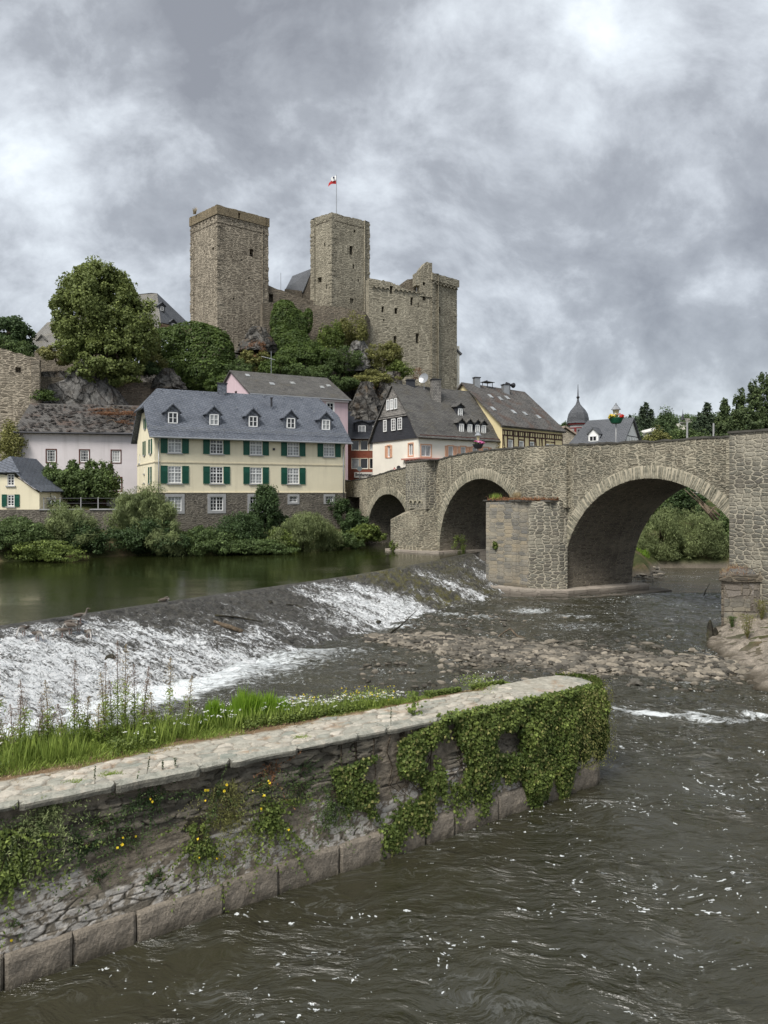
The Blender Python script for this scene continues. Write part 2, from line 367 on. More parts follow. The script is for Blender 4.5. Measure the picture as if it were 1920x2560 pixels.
M['arch_joint'] = plain('cream arch mortar', (.46, .41, .31), .95, .15)
M['coping'] = plain('dark bridge coping', (.075, .07, .06), .9, .35, 1.5)
M['concrete'] = masonry('worn pier plinth', 1.1, .4, [(.34, .30, .25), (.42, .37, .31), (.37, .32, .27)], (.3, .26, .22), .03, .03, ((.18, .15, .12), .5), dist=.1, rnd=.4, wet=.22)
M['castle1'] = masonry('brown castle rubble', .85, .27, [(.13, .112, .085), (.26, .225, .175), (.18, .155, .12), (.33, .29, .225)], (.46, .40, .31), .12, .07, ((.13, .11, .085), .55), sscale=.12, two=True, streak=.6)
M['castle2'] = masonry('grey ochre castle rubble', .8, .29, [(.17, .155, .115), (.28, .255, .195), (.21, .19, .145), (.34, .31, .235)], (.43, .39, .30), .10, .06, ((.17, .15, .115), .55), sscale=.12, two=True, streak=.6)
M['castle_dark'] = masonry('weathered castle wall', .8, .27, [(.09, .08, .065), (.16, .14, .11), (.12, .10, .08), (.2, .17, .13)], (.24, .205, .155), .1, .06, ((.10, .085, .065), .6), sscale=.15)
M['parapet_top'] = masonry('lichened parapet', .45, .2, [(.20, .16, .10), (.27, .22, .145), (.17, .14, .10)], (.3, .25, .17), .08, .05, ((.13, .105, .07), .5))
M['rub_house'] = masonry('house basement rubble', .48, .17, [(.08, .072, .062), (.16, .145, .12), (.11, .10, .085), (.2, .18, .15)], (.25, .225, .185), .10, .05, ((.10, .09, .08), .4), sscale=.3)
M['ashlar_grey'] = plain('grey window stone', (.32, .32, .32), .85, .12)
M['cream'] = plaster('cream render', (.76, .69, .51), (.42, .37, .27), .38)
M['offwhite'] = plaster('off white render', (.80, .76, .665), (.5, .46, .38), .2)
M['pinkwhite'] = plaster('pale mauve render', (.68, .63, .635), (.42, .38, .37), .5)
M['pink'] = plaster('pink render', (.62, .48, .51), (.35, .27, .26), .4)
M['yellow'] = plaster('yellow render', (.74, .63, .37), (.45, .36, .2), .25)
M['white'] = plain('white painted timber', (.82, .82, .80), .5, .03)
M['cream_trim'] = plain('cream eaves board', (.70, .64, .5), .7, .05)
M['green'] = plain('dark green shutter paint', (.012, .085, .055), .45, .15, 2)
M['tan'] = plain('salmon shutter paint', (.62, .36, .235), .6, .1, 2)
M['pinkstone'] = plain('pink stone ledge', (.50, .245, .20), .8, .12)
M['timber'] = plain('dark brown timber', (.055, .022, .018), .7, .25)
M['brown'] = plain('brown eaves board', (.10, .035, .025), .6, .2)
M['zinc'] = plain('zinc gutter', (.32, .33, .34), .4, .1, 2, .5)
M['darkmetal'] = plain('dark metal', (.05, .05, .055), .5, .2, 4, .4)
M['glass'] = plain('window glass', (.018, .02, .024), .08, .3, .7, 0, .6)
M['curtain'] = plain('curtained window glass', (.30, .31, .31), .15, .4, 1.6, 0, .6)
M['blind'] = plain('grey roller blind', (.42, .42, .41), .5, .06)
M['slate_new'] = slate('blue grey slate', (.066, .076, .096), (.115, .126, .148), .46, .30, 28, bm=.05)
M['slate_fine'] = slate('graphite slate', (.075, .08, .088), (.10, .104, .112), .5, .2, 0)
M['slate_old'] = slate('weathered dark slate', (.055, .052, .050), (.115, .110, .10), .42, .2, 12, (.10, .085, .055), .35, .8, .05)
M['slate_brown'] = slate('weathered brown slate', (.05, .047, .045), (.12, .112, .102), .45, .22, 10, (.10, .055, .035), .55, .85, .06)
M['slate_pale'] = slate('pale lichened slate', (.15, .145, .13), (.22, .21, .19), .35, .2, 0, (.26, .23, .16), .4, .9, .04)  # for pale roofs, and painted light on the timbered hall's lit slope
M['slate_wall'] = slate('silvery slate hanging', (.12, .115, .105), (.30, .28, .255), .26, .17, 0, None, 0, .8, .04)
M['slate_black'] = slate('black slate hanging', (.022, .024, .03), (.035, .038, .046), .3, .18, 0, None, 0, .6, .02)
M['tile_black'] = slate('black glazed roof tile', (.016, .018, .024), (.035, .038, .046), .3, .34, 0, None, 0, .35, .05)
M['brick'] = masonry('red brick', .25, .085, [(.23, .062, .036), (.30, .085, .05), (.26, .07, .042)], (.2, .12, .09), .05, .01, ((.16, .05, .035), .3), dist=.02, rnd=.1)
M['rock'] = rockmat('grey fractured rock', (.045, .042, .04), (.12, .115, .105), (.25, .235, .21), .55, (.12, .075, .035), .6, .5)
M['rock_pale'] = rockmat('pale slate rock', (.08, .078, .075), (.17, .165, .155), (.27, .26, .245), .5, (.10, .06, .03), .3, .4)
M['trunk'] = rockmat('bark', (.05, .038, .026), (.09, .07, .05), (.14, .115, .085), 3, None, 0, .05)
M['deadwood'] = rockmat('bleached dead wood', (.12, .09, .06), (.22, .17, .12), (.33, .27, .2), 4, None, 0, .03)
M['soil'] = rockmat('bank soil', (.05, .038, .024), (.10, .075, .045), (.17, .13, .085), 1.2, (.05, .07, .02), .6, .1)
M['oldtimber'] = plain('reddish timber', (.13, .05, .04), .8, .2)
M['infill'] = plain('ochre infill', (.38, .27, .17), .9, .1)
M['red'] = plain('red paint', (.45, .02, .02), .5, .08)
M['lampglass'] = plain('cream lantern glass', (.50, .45, .26), .3, .08)
M['signwhite'] = plain('white sign board', (.62, .60, .55), .5, .04)
M['black'] = plain('black lettering', (.015, .015, .018), .5, .1)
M['signback'] = plain('grey back of a road sign', (.22, .26, .27), .5, .08)
L = {}
L['linden'] = leafmat('linden leaves', (.080, .105, .028), (.215, .255, .080))
L['dark'] = leafmat('dark leaves', (.026, .048, .016), (.080, .125, .045))
L['mid'] = leafmat('mid green leaves', (.040, .065, .020), (.125, .175, .058))
L['ivy'] = leafmat('ivy leaves', (.036, .062, .015), (.130, .185, .046))
L['bright'] = leafmat('bright creeper leaves', (.050, .078, .016), (.195, .245, .060))
L['yellowish'] = leafmat('yellow green leaves', (.085, .092, .026), (.255, .250, .085))
L['willow'] = leafmat('willow leaves', (.080, .102, .040), (.255, .300, .125))
L['rust'] = leafmat('dry rusty stems', (.12, .055, .025), (.28, .14, .07), .1)
L['straw'] = leafmat('straw stems', (.20, .155, .08), (.40, .32, .19), .1)
L['seed'] = leafmat('pinkish seed heads', (.15, .11, .085), (.36, .28, .23), .2)
L['grass'] = leafmat('grass blades', (.12, .18, .035), (.34, .42, .10), .4)
L['lush'] = leafmat('lush fern green', (.12, .22, .02), (.28, .42, .05), .45)
L['conifer'] = leafmat('conifer needles', (.034, .052, .032), (.095, .13, .07))
L['far'] = leafmat('distant foliage', (0.046, 0.078, 0.031), (0.116, 0.163, 0.065))
L['poplar'] = leafmat('poplar leaves', (.040, .062, .026), (.125, .165, .065))
L['petal_w'] = leafmat('white petals', (.62, .62, .58), (.85, .85, .8), .2)
L['petal_y'] = leafmat('yellow petals', (.70, .50, .02), (.85, .68, .05), .2)
L['petal_p'] = leafmat('pink petals', (.55, .10, .28), (.75, .30, .50), .2)
L['petal_m'] = leafmat('red petals', (.55, .02, .015), (.72, .06, .03), .2)
# ------------------------------------------------------------------ foliage
def leaf_quads(P, N, size, asp=.55, up=None, jit=.9, r=None):
    """P centres, N preferred normals -> rhombic leaves; up: growth direction array or None"""
    r = r or rng; n = len(P)
    N = N + r.normal(0, jit, (n, 3)) * .6; N /= np.linalg.norm(N, axis=1, keepdims=True) + 1e-9
    d = r.normal(0, 1, (n, 3)) if up is None else up + r.normal(0, .35, (n, 3))
    d -= (d * N).sum(1, keepdims=True) * N; d /= np.linalg.norm(d, axis=1, keepdims=True) + 1e-9
    s = np.cross(N, d); L_ = (size * r.uniform(.6, 1.35, n))[:, None]; W = L_ * asp
    V = np.stack([P - d * L_ * .5, P + s * W * .5 - d * L_ * .05, P + d * L_ * .5, P - s * W * .5 - d * L_ * .05], 1)
    V[:, 1] += N * W * .15; V[:, 3] += N * W * .15
    return V.reshape(-1, 3)
def leaves_obj(name, P, N, size, m, parent=None, asp=.55, up=None, tone=None, jit=.9, base=None):
    V = leaf_quads(P, N, size, asp, up, jit); n = len(P)
    tone = rng.random(n) if tone is None else np.clip(tone, 0, 1)
    return mesh_np(name, V, np.arange(n * 4).reshape(n, 4), m, parent, attrs={'tone': np.repeat(tone, 4)}, base=base)
def skin_cloud(blobs, n, rough=.16, sc=.9):
    """leaves lying over the merged surface of the ellipsoids, for ivy that clothes a wall or mound"""
    P = []; N = []; w = np.array([b[3] * b[5] for b in blobs]); w = (w / w.sum() * n).astype(int)
    for b, k in zip(blobs, w):
        d = rng.normal(0, 1, (k, 3)); d /= np.linalg.norm(d, axis=1, keepdims=True); r_ = np.array(b[3:6])
        q = np.array(b[:3]) + d * r_; f = 1 + (fbm(q[:, 0] * sc, q[:, 1] * sc, q[:, 2] * sc, 4, .6) - .5) * rough * 2.4 + rng.uniform(-.07, .02, k)
        q = np.array(b[:3]) + d * r_ * f[:, None]; P.append(q); N.append(d / r_)
    P = np.concatenate(P); N = np.concatenate(N); N /= np.linalg.norm(N, axis=1, keepdims=True); keep = np.ones(len(P), bool)
    for b in blobs: keep &= (((P - np.array(b[:3])) / np.array(b[3:6])) ** 2).sum(1) > .62
    P, N = P[keep], N[keep] + np.array([0, 0, .5]); T = .42 + (fbm(P[:, 0] * 1.1, P[:, 1] * 1.1, P[:, 2] * 1.6, 4, .65) - .5) * 1.5 + rng.normal(0, .14, len(P)); return P, N, T
def clumps(blobs, n, sub=14, subr=.34, shell=.75, drop=None):
    sub, subr = sub * 1.5, subr * 1.06
    """sample leaf points over small lobes that cover the big ellipsoids"""
    Ps, Ns, T = [], [], []
    vol = np.array([b[3] * b[4] + b[4] * b[5] + b[3] * b[5] for b in blobs]); vol = vol / vol.sum()
    for b, w in zip(blobs, vol):
        c = np.array(b[:3]); rr = np.array(b[3:6]); k = max(4, int(sub))
        d = rng.normal(0, 1, (k, 3)); d /= np.linalg.norm(d, axis=1, keepdims=True)
        rad = rng.uniform(.55, .92, (k, 1)) ** .6
        sc = c + d * rr * rad; sr = rng.uniform(subr * .65, subr * 1.35, k)
        st = rng.uniform(-.28, .28, k)
        m = max(8, int(n * w)); ix = rng.integers(0, k, m)
        e = rng.normal(0, 1, (m, 3)); e /= np.linalg.norm(e, axis=1, keepdims=True)
        rr2 = rng.uniform(0, 1, (m, 1)) ** .45
        P = sc[ix] + e * rr * sr[ix][:, None] * rr2
        Nn = e + (P - c) / rr * .6 + np.array([0, 0, .45])
        Ps.append(P); Ns.append(Nn)
        T.append(.45 + st[ix] + rng.normal(0, .2, m) + (e[:, 2]) * .12)
    P = np.concatenate(Ps); N = np.concatenate(Ns); T = np.concatenate(T)
    N /= np.linalg.norm(N, axis=1, keepdims=True) + 1e-9
    return P, N, T
def limbs(mb, base, top, r, blobs, k=7):
    base = Vector(base); top = Vector(top)
    mid = base.lerp(top, .5) + Vector((random.uniform(-.1, .1), random.uniform(-.1, .1), 0)) * (top - base).length
    mb.path([base, mid, top], [r, r * .7, r * .3], 9)
    for i in range(k):
        b = random.choice(blobs); e = Vector(b[:3]) + Vector([random.uniform(-.6, .6) * x for x in b[3:6]])
        s = mid.lerp(top, random.uniform(0, .7)); q = s.lerp(e, .5) + Vector((0, 0, -.05 * (e - s).length))
        mb.path([s, q, e], [r * .42, r * .25, r * .06], 6)
def tree(name, label, cat, base, blobs, n, size, m, group=None, sub=14, subr=.34, r=.25, asp=.6, trunk=True, crown='crown', up=None, skin=False):
    t = thing(name, label, cat, base, group)
    P, N, T = skin_cloud(blobs, n) if skin else clumps(blobs, n, sub, subr)
    U = None
    if up is not None:
        c = np.array(base); U = (P - c); U /= np.linalg.norm(U, axis=1, keepdims=True); U = U * .6 + np.array([0, 0, up])
    k = P[:, 2] > base[2] - .3
    leaves_obj(crown, P[k], N[k], size, m, t, asp, U[k] if U is not None else None, T[k])
    if trunk:
        mb = MB(); b0 = blobs[0]; limbs(mb, base, (b0[0], b0[1], b0[2] + b0[5] * .4), r, blobs, 9 if r > .2 else 6)
        mb.build('trunk', M['trunk'], t, True)
    return t

# ------------------------------------------------------------------ ground, river, weir
BX = [-400, -60, -28.9, -22.9, -17.3, -9.3, -4.3, -1, 5, 12, 16, 19, 22, 24, 26, 32, 60, 400]
BY = [20, 48, 55.6, 59.7, 64.1, 65.9, 71.8, 80, 96, 100, 85, 63, 61, 66, 69, 68.5, 60, 40]
def bank_y(x): return np.interp(x, BX, BY)
def H(x, y):
    x = np.asarray(x, float); y = np.asarray(y, float)
    d = (y - bank_y(x)) * .85
    left = np.interp(x, [12, 17], [1.0, 0.0])
    zl = np.interp(d, [-6, -1, 0, 2.5, 6, 11, 16, 40], [-1.2, .9, 1.75, 3.1, 3.5, 4.2, 6.6, 7.6])
    zr = np.interp(d, [-6, -1.5, -.3, .6, 3, 8, 20, 40], [-1.2, -1.0, -.3, .7, 1.6, 3.0, 6.0, 7.6])
    z = zl * left + zr * (1 - left)
    z = z + (fbm(x * .6, y * .6) - .5) * .5 * sstep(-2, 3, d)
    # rubble shore on the right, below the ruined pier
    e = np.minimum((x - np.interp(y, [5, 20, 26, 28, 33, 36, 41], [26, 22, 13.3, 13.6, 14.6, 15.6, 19.5])), (42 - y) * .9)
    zs = np.interp(e, [-3, -.6, 0, 1.2, 4, 10, 30], [-1.3, -.3, .05, .5, 1.2, 2.2, 3.5]) + (fbm(x * 1.1, y * 1.1, 3) - .5) * .5 * sstep(-.5, 1, e)
    z = np.where(y < 45, np.maximum(z, zs), z)
    # far hills
    hr = sstep(105, 260, y) * sstep(-20, 60, x) * (8 + 4 * fbm(x * .02, y * .02, 4)) + sstep(95, 170, y) * sstep(60, 110, x) * 6
    hl = sstep(150, 400, y) * 16
    return z + hr + hl
def axis(segs):
    o = []
    for a, b, s in segs: o += list(np.arange(a, b, s))
    return np.array(o + [segs[-1][1]])
gx = axis([(-1500, -150, 150), (-150, -50, 10), (-50, 50, .8), (50, 150, 10), (150, 1500, 150)])
gy = axis([(-60, 0, 15), (0, 22, 4), (22, 110, .8), (110, 300, 10), (300, 3000, 150)])
X, Y = np.meshgrid(gx, gy, indexing='ij')
m, nt_, b = newmat('ground of grass and earth', .95, .1); p = posn(nt_)
f = noise(nt_, p, .35, 7, .65); g = noise(nt_, p, 5, 6, .7)
sepz = nd(nt_, 'SeparateXYZ'); nt_.links.new(p, sepz.inputs[0])
c = ramp(nt_, f, [(.35, (.035, .05, .015)), (.52, (.07, .075, .03)), (.62, (.13, .10, .06))])
c = mix(nt_, 1.0, c, ramp(nt_, g, [(.3, (.55,) * 3), (.7, (1.3,) * 3)]), 'MULTIPLY')
lowc = mix(nt_, g, (.06, .05, .038), (.19, .165, .13))
c = mix(nt_, mrange(nt_, sepz.outputs[2], .25, .7), lowc, c)
lk(nt_, c, b.inputs['Base Color']); lk(nt_, bump(nt_, g, .08), b.inputs['Normal'])
V = np.stack([X.ravel(), Y.ravel(), H(X, Y).ravel()], 1)
# the pale rubble shore is its own sheet of the same terrain, so the sheet below carries only soil
tag(mesh_np('ground', V, grid_faces(len(gx), len(gy))[:, ::-1], m, smooth=True), kind='structure')
sx_ = np.arange(12.6, 26, .12); sy_ = np.arange(22, 42.2, .12); X, Y = np.meshgrid(sx_, sy_, indexing='ij')
Z = H(X, Y) + .02 + (fbm(X * 3, Y * 3, 1, 4) - .5) * .35 + (fbm(X * 9, Y * 9, 1, 3) - .5) * .10
m, nt_, b = newmat('pale rubble and mortar shore', .95, .1); p = posn(nt_)
g = noise(nt_, p, 2.2, 7, .7); h = noise(nt_, p, 14, 5, .7)
c = ramp(nt_, g, [(.3, (.12, .10, .075)), (.48, (.27, .235, .19)), (.66, (.40, .345, .28))])
c = mix(nt_, 1.0, c, ramp(nt_, h, [(.3, (.6,) * 3), (.7, (1.25,) * 3)]), 'MULTIPLY')
sepz = nd(nt_, 'SeparateXYZ'); nt_.links.new(p, sepz.inputs[0])
c = mix(nt_, mrange(nt_, sepz.outputs[2], .05, .32, 1, 0), c, (.06, .05, .035))
lk(nt_, c, b.inputs['Base Color']); lk(nt_, bump(nt_, mth(nt_, 'ADD', g, h), .08), b.inputs['Normal'])
tag(mesh_np('shore', np.stack([X.ravel(), Y.ravel(), Z.ravel()], 1), grid_faces(len(sx_), len(sy_))[:, ::-1], m, smooth=True), kind='structure')

CREST = np.array([(-40, -6), (-24, 16.5), (-14.9, 28.7), (-8.3, 37.8), (-2, 46.2), (2.2, 53.2), (5.6, 60), (7.4, 63.5)])
TOE = np.array([(-30, -12), (-15.5, 14.5), (-7.2, 27.2), (-1.2, 35.4), (4.0, 44.2), (7.4, 48.2), (9.3, 50.2), (10, 52)])
UPZ = 1.8
# lower river
def seg_dist(x, y, poly):
    d = np.full(np.shape(x), 1e9)
    for (ax, ay), (bx_, by_) in zip(poly[:-1], poly[1:]):
        vx, vy = bx_ - ax, by_ - ay; t = np.clip(((x - ax) * vx + (y - ay) * vy) / (vx * vx + vy * vy), 0, 1)
        d = np.minimum(d, np.hypot(x - ax - t * vx, y - ay - t * vy))
    return d
BAR = [(-.2, 35.2), (2.5, 34.2), (5.5, 32.2), (8.5, 30.2), (11.5, 29.4), (13.6, 29.6)]
def foam_density(x, y):
    dt = seg_dist(x, y, TOE)
    f = np.exp(-(dt / 1.3) ** 2) * (.38 + 1.2 * (fbm(x * .9, y * .9, 8) - .42)) * (x < 3.5) * np.interp(y, [24, 29, 32, 36], [1.3, .7, .35, 1.0]) + .42 * np.exp(-(dt / 4.5) ** 2) * (y < 33)
    dn = (fbm(x * .25, y * .25, 8) > .42)
    f = f * np.where(y > 34.5, np.clip(1 - np.abs(y - 38.3) / 2.6, .15, 1), 1)
    rap = seg_dist(x, y, [(5.8, 24.2), (7.4, 23.6), (9.5, 22.9), (13.5, 22.6)])
    f = np.maximum(f, (.52 + 1.5 * (fbm(x * .9 + y * .5, y * 2.6, 12) - .45)) * np.exp(-(rap / .7) ** 2)); f = np.maximum(f, .30 * np.exp(-(rap / 2.0) ** 2))
    for (cx, cy, r, a) in [(-.9, 23.4, .55, .9), (-3, 25, 1.0, .45), (8.4, 43.5, 1.6, .55), (5.6, 41.5, 1.3, .5), (3.8, 42.5, .8, .55), (10.0, 38.5, 2.2, .40), (10.5, 41.5, 1.2, .5), (11.2, 27.3, 1.2, .42), (12.8, 27.6, 1.0, .3), (12.7, 19.7, 1.0, .3), (11.8, 19.3, 1.2, .25), (10, 26.6, 1.0, .3),
                           (3.5, 9.0, .5, .62), (5.5, 8.6, .4, .3)]:
        f = np.maximum(f, a * np.exp(-(((x - cx) / (r * 1.6)) ** 2 + ((y - cy) / r) ** 2)))
    return np.clip(f, 0, 1)
def rough_water(x, y):                  # how broken the surface is
    f = .35 + .65 * sstep(4, 14, x * .8 + (y - 10) * .45)
    f = np.maximum(f, np.exp(-(seg_dist(x, y, [(5.8, 24.2), (9.5, 22.9), (13.5, 22.6)]) / 2.5) ** 2) * 1.25)
    f = np.maximum(f, np.exp(-(seg_dist(x, y, TOE) / 2.5) ** 2) * 1.2 * (y < 36))
    return f
def waves(x, y, rgh):
    wx = x + .8 * (fbm(x * .3, y * .3, 2) - .5) * 3; wy = y + .8 * (fbm(x * .3, y * .3, 6) - .5) * 3
    h = (fbm(wx * .6 + 3, wy * 1.2, 1, 4, .5) - .5) * .30
    r1 = 1 - np.abs(2 * fbm(wx * .9 + wy * .25, wy * 1.7 - wx * .3, 4, 3, .5) - 1); h = h + (r1 ** 2) * .085
    r2 = 1 - np.abs(2 * fbm(wx * 2.6, wy * 5.2 + wx * .8, 9, 3, .5) - 1); h = h + (r2 ** 3) * .034
    return h * rgh * .85
def river_mesh(x0, x1, y0, y1, s):
    xs = np.arange(x0, x1 + s / 2, s); ys = np.arange(y0, y1 + s / 2, s); X, Y = np.meshgrid(xs, ys, indexing='ij')
    e = np.minimum(np.minimum(X - x0, x1 - X), np.minimum(Y - y0, y1 - Y)); k = sstep(0, 1.2, e)
    rg = rough_water(X, Y); fd = foam_density(X, Y)
    Z = waves(X, Y, rg) * k + fd * (fbm(X * 5, Y * 5, 3, 3) - .35) * .12 * k
    return np.stack([X.ravel(), Y.ravel(), Z.ravel()], 1), grid_faces(len(xs), len(ys))[:, ::-1], fd.ravel(), rg.ravel()
V1, F1, a1, r1 = river_mesh(-16, 26, 5, 52, .085)
def sheet(x0, x1, y0, y1): return np.array([(x0, y0, 0), (x1, y0, 0), (x1, y1, 0), (x0, y1, 0)], float)
Vs = [V1]; Fs = [F1]; As = [a1]; Rs = [r1]; k = len(V1)
for q in [(-400, 400, -60, 5), (-400, -16, 5, 52), (26, 400, 5, 52), (-400, 400, 52, 110)]:
    Vs.append(sheet(*q)); Fs.append(np.array([[k, k + 1, k + 2, k + 3]])); As.append(np.zeros(4)); Rs.append(np.full(4, .6)); k += 4
m, nt_, b = newmat('peaty river water', .04, .5)
p = posn(nt_); fo = attr(nt_, 'foam'); ro = attr(nt_, 'rough')
warp_ = vmath(nt_, 'ADD', p, vmath(nt_, 'MULTIPLY', vmath(nt_, 'SUBTRACT', noise(nt_, p, .5, 2, out=1), (.5, .5, .5)), (1.6, 1.6, 0)))
w1 = noise(nt_, mapping(nt_, warp_, (1.3, 3.0, 1), (0, 0, R(12))), 1.6, 5, .55, .3)
w2 = noise(nt_, mapping(nt_, warp_, (1.0, 2.2, 1), (0, 0, R(-8))), 7.0, 4, .6, .2)
hh = mth(nt_, 'ADD', mth(nt_, 'MULTIPLY', w1, 1.0), mth(nt_, 'MULTIPLY', w2, .28))
# froth on the surface: rafts of flecks in drifting lines, and solid white where the water breaks
fl = nd(nt_, 'TexVoronoi', {'Scale': 10.5, 'Randomness': 1.0}, feature='F1'); nt_.links.new(vmath(nt_, 'ADD', mapping(nt_, warp_, (1, 1.35, .2)), vmath(nt_, 'MULTIPLY', noise(nt_, p, 9, 3, out=1), (.25, .25, 0))), fl.inputs['Vector'])
fsz = nd(nt_, 'SeparateColor'); nt_.links.new(fl.outputs['Color'], fsz.inputs[0])
raft = mrange(nt_, noise(nt_, mapping(nt_, warp_, (.32, 1.0, 1), (0, 0, R(14))), .75, 5, .65, .8), .44, .58)
size = mth(nt_, 'MULTIPLY', mth(nt_, 'MULTIPLY', fsz.outputs[0], raft), .50)
fleck = mrange(nt_, mth(nt_, 'SUBTRACT', size, fl.outputs['Distance']), .04, .10)
fleck = mth(nt_, 'MULTIPLY', fleck, mrange(nt_, fsz.outputs[1], .45, .55))
br = noise(nt_, mapping(nt_, warp_, (1.2, 1.9, 1)), 3.2, 8, .74, .6)
solid = mrange(nt_, mth(nt_, 'ADD', mth(nt_, 'MULTIPLY', fo, .66), mth(nt_, 'SUBTRACT', br, .5)), .26, .48)
trail = mth(nt_, 'MULTIPLY', mrange(nt_, mth(nt_, 'ABSOLUTE', mth(nt_, 'SUBTRACT', noise(nt_, mapping(nt_, warp_, (.5, 1.25, 1), (0, 0, R(10))), 1.7, 7, .62, 1.2), .5)), .0, .028, 1, 0), mth(nt_, 'MULTIPLY', mrange(nt_, noise(nt_, p, .55, 4), .46, .62), mth(nt_, 'MULTIPLY', noise(nt_, p, 14, 4, .7), .13)))
fm = mth(nt_, 'MAXIMUM', mth(nt_, 'MAXIMUM', mth(nt_, 'MULTIPLY', fleck, .8), trail), solid)
body = mix(nt_, noise(nt_, p, .25, 4), (.019, .0185, .010), (.046, .043, .026))
lk(nt_, mix(nt_, fm, body, (.70, .73, .73)), b.inputs['Base Color'])
lk(nt_, mix(nt_, fm, (.05,) * 3, (.75,) * 3), b.inputs['Roughness']); b.inputs['IOR'].default_value = 1.55
lk(nt_, bump(nt_, mth(nt_, 'MULTIPLY', hh, mth(nt_, 'MULTIPLY', mth(nt_, 'ADD', ro, .35), mrange(nt_, noise(nt_, mapping(nt_, warp_, (.6, 1, 1)), .42, 4, .6), .40, .60, .35, 1.15))), .22, 1.0, None), b.inputs['Normal'])
tag(mesh_np('lower_river', np.concatenate(Vs), np.concatenate(Fs), m, attrs={'foam': np.concatenate(As), 'rough': np.concatenate(Rs)}, smooth=True), kind='structure')
# river bed under everything
mb = MB(); mb.add([(-400, -60, -1.25), (400, -60, -1.25), (400, 110, -1.25), (-400, 110, -1.25)], [(0, 1, 2, 3)])
tag(mb.build('river_bed', M['soil']), kind='structure')
# upper pool held back by the weir
mb = MB(); pts = [(x, y, UPZ) for x, y in CREST] + [(12, 70, UPZ), (17, 88, UPZ), (17, 120, UPZ), (-400, 120, UPZ), (-400, -6, UPZ)]
mb.add(pts, [tuple(range(len(pts)))])
m, nt_, b = newmat('still green water above the weir', .05, .5); p = posn(nt_)
rp = noise(nt_, mapping(nt_, p, (1, 2.2, 1), (0, 0, R(15))), 4.5, 4, .6); amp = mrange(nt_, noise(nt_, mapping(nt_, p, (.4, 1.4, 1)), .22, 3), .38, .62, .25, 1.0)
b.inputs['Base Color'].default_value = (.016, .020, .006, 1); b.inputs['IOR'].default_value = 1.33
lk(nt_, mrange(nt_, amp, .2, 1, .015, .10), b.inputs['Roughness'])
lk(nt_, bump(nt_, mth(nt_, 'MULTIPLY', rp, amp), .011), b.inputs['Normal'])
tag(mb.build('upper_river', m), kind='structure')

# weir apron: ruled between crest and toe, water sheeting over rough stone
def resample(P, n):
    d = np.r_[0, np.cumsum(np.hypot(*np.diff(P, axis=0).T))]; t = np.linspace(0, d[-1], n)
    return np.stack([np.interp(t, d, P[:, 0]), np.interp(t, d, P[:, 1])], 1)
NU, NVW = 900, 100
cr = resample(CREST, 40); cr = resample(cr, NU)
tt = np.linspace(0, 1, len(CREST)); ti = np.linspace(0, 1, NU)
dC = np.r_[0, np.cumsum(np.hypot(*np.diff(CREST, axis=0).T))]; dC /= dC[-1]
te = np.stack([np.interp(ti, dC, TOE[:, 0]), np.interp(ti, dC, TOE[:, 1])], 1)
def weir_prof(v): return np.interp(v, [-.08, -.02, 0, .06, .25, .6, .9, 1.0, 1.06], [-.8, 1.6, UPZ + .05, UPZ + .03, 1.52, .82, .12, -.06, -.5])
vv = np.r_[-.08, -.02, np.linspace(0, 1.0, NVW), 1.06]
U, Vv = np.meshgrid(np.arange(NU), vv, indexing='ij')
X = cr[U, 0] * (1 - Vv) + te[U, 0] * Vv; Y = cr[U, 1] * (1 - Vv) + te[U, 1] * Vv; Z = weir_prof(Vv)
s_ = U / NU * dC[-1] * 88
mid = sstep(0.0, .12, Vv)
# where the water runs: strong at the left, thin in the middle, a bright chute, mossy dry hump, two streams by the pier
q = ti[U]
def px_of(x, y): return 960 + FPX * x / np.maximum(y, 1)
PXc = px_of(cr[:, 0], cr[:, 1])
PX_ = PXc[U]
flow = np.interp(PX_, [-900, -300, 60, 230, 330, 430, 540, 650, 690, 800, 845, 875, 960, 985, 1010, 1040, 1075, 1110, 1150, 1185, 1230], [1.0, 1.0, .92, .76, .52, .32, .22, .26, .86, .96, .62, .05, .05, .5, .65, .25, .2, .5, .3, .85, .3])
down = np.interp(Vv, [0, .12, .3, .6, 1], [-.75, -.50, -.20, .06, .22])
strk = (fbm(s_ * 1.3, Vv * 1.2 + 9, 2, 4, .6) - .5) * 1.3 + (fbm(X * 1.3, Y * 1.3, 6, 4, .6) - .5) * 1.0
foam = np.clip(flow + down * (1 - .25 * (flow > .8)) + strk * .9, 0, 1) * sstep(.02, .10, Vv)
moss = np.interp(PX_, [845, 880, 975, 1020, 1080, 1140], [0, 1, 1, .3, .6, .2]) * np.clip(1.3 - foam * 2, 0, 1)
lump = (fbm(X * 1.9, Y * 1.9, 3, 4, .62) - .5) * .52 + (fbm(X * 6, Y * 6, 5, 3, .6) - .5) * .26 - np.abs(fbm(X * 3.1, Y * 3.1, 15, 2) - .5) * .35
lump = lump * (1 - .35 * foam) + foam * (fbm(X * 5, Y * 5, Z * 3, 3, .6) - .4) * .16
lump = lump * (1 + .5 * moss) + moss * (np.abs(fbm(X * 1.2, Y * 1.2, 25, 3) - .5) * -.7 + .08)
Z = Z + lump * mid * (1 - sstep(.97, 1.0, Vv) * .5) + .12 * (moss > .5) * mid * np.sin(np.clip(Vv, 0, 1) * 3.14)
m, nt_, b = newmat('wet weir apron with running foam', .35, .5); p = posn(nt_)
fo = attr(nt_, 'foam'); mo = attr(nt_, 'moss'); uv = uvs(nt_)
d1 = noise(nt_, mapping(nt_, uv, (2.6, .62, 1)), 1.9, 10, .74, 1.1, dim='2D'); d2 = noise(nt_, p, 9, 6, .75, .6)
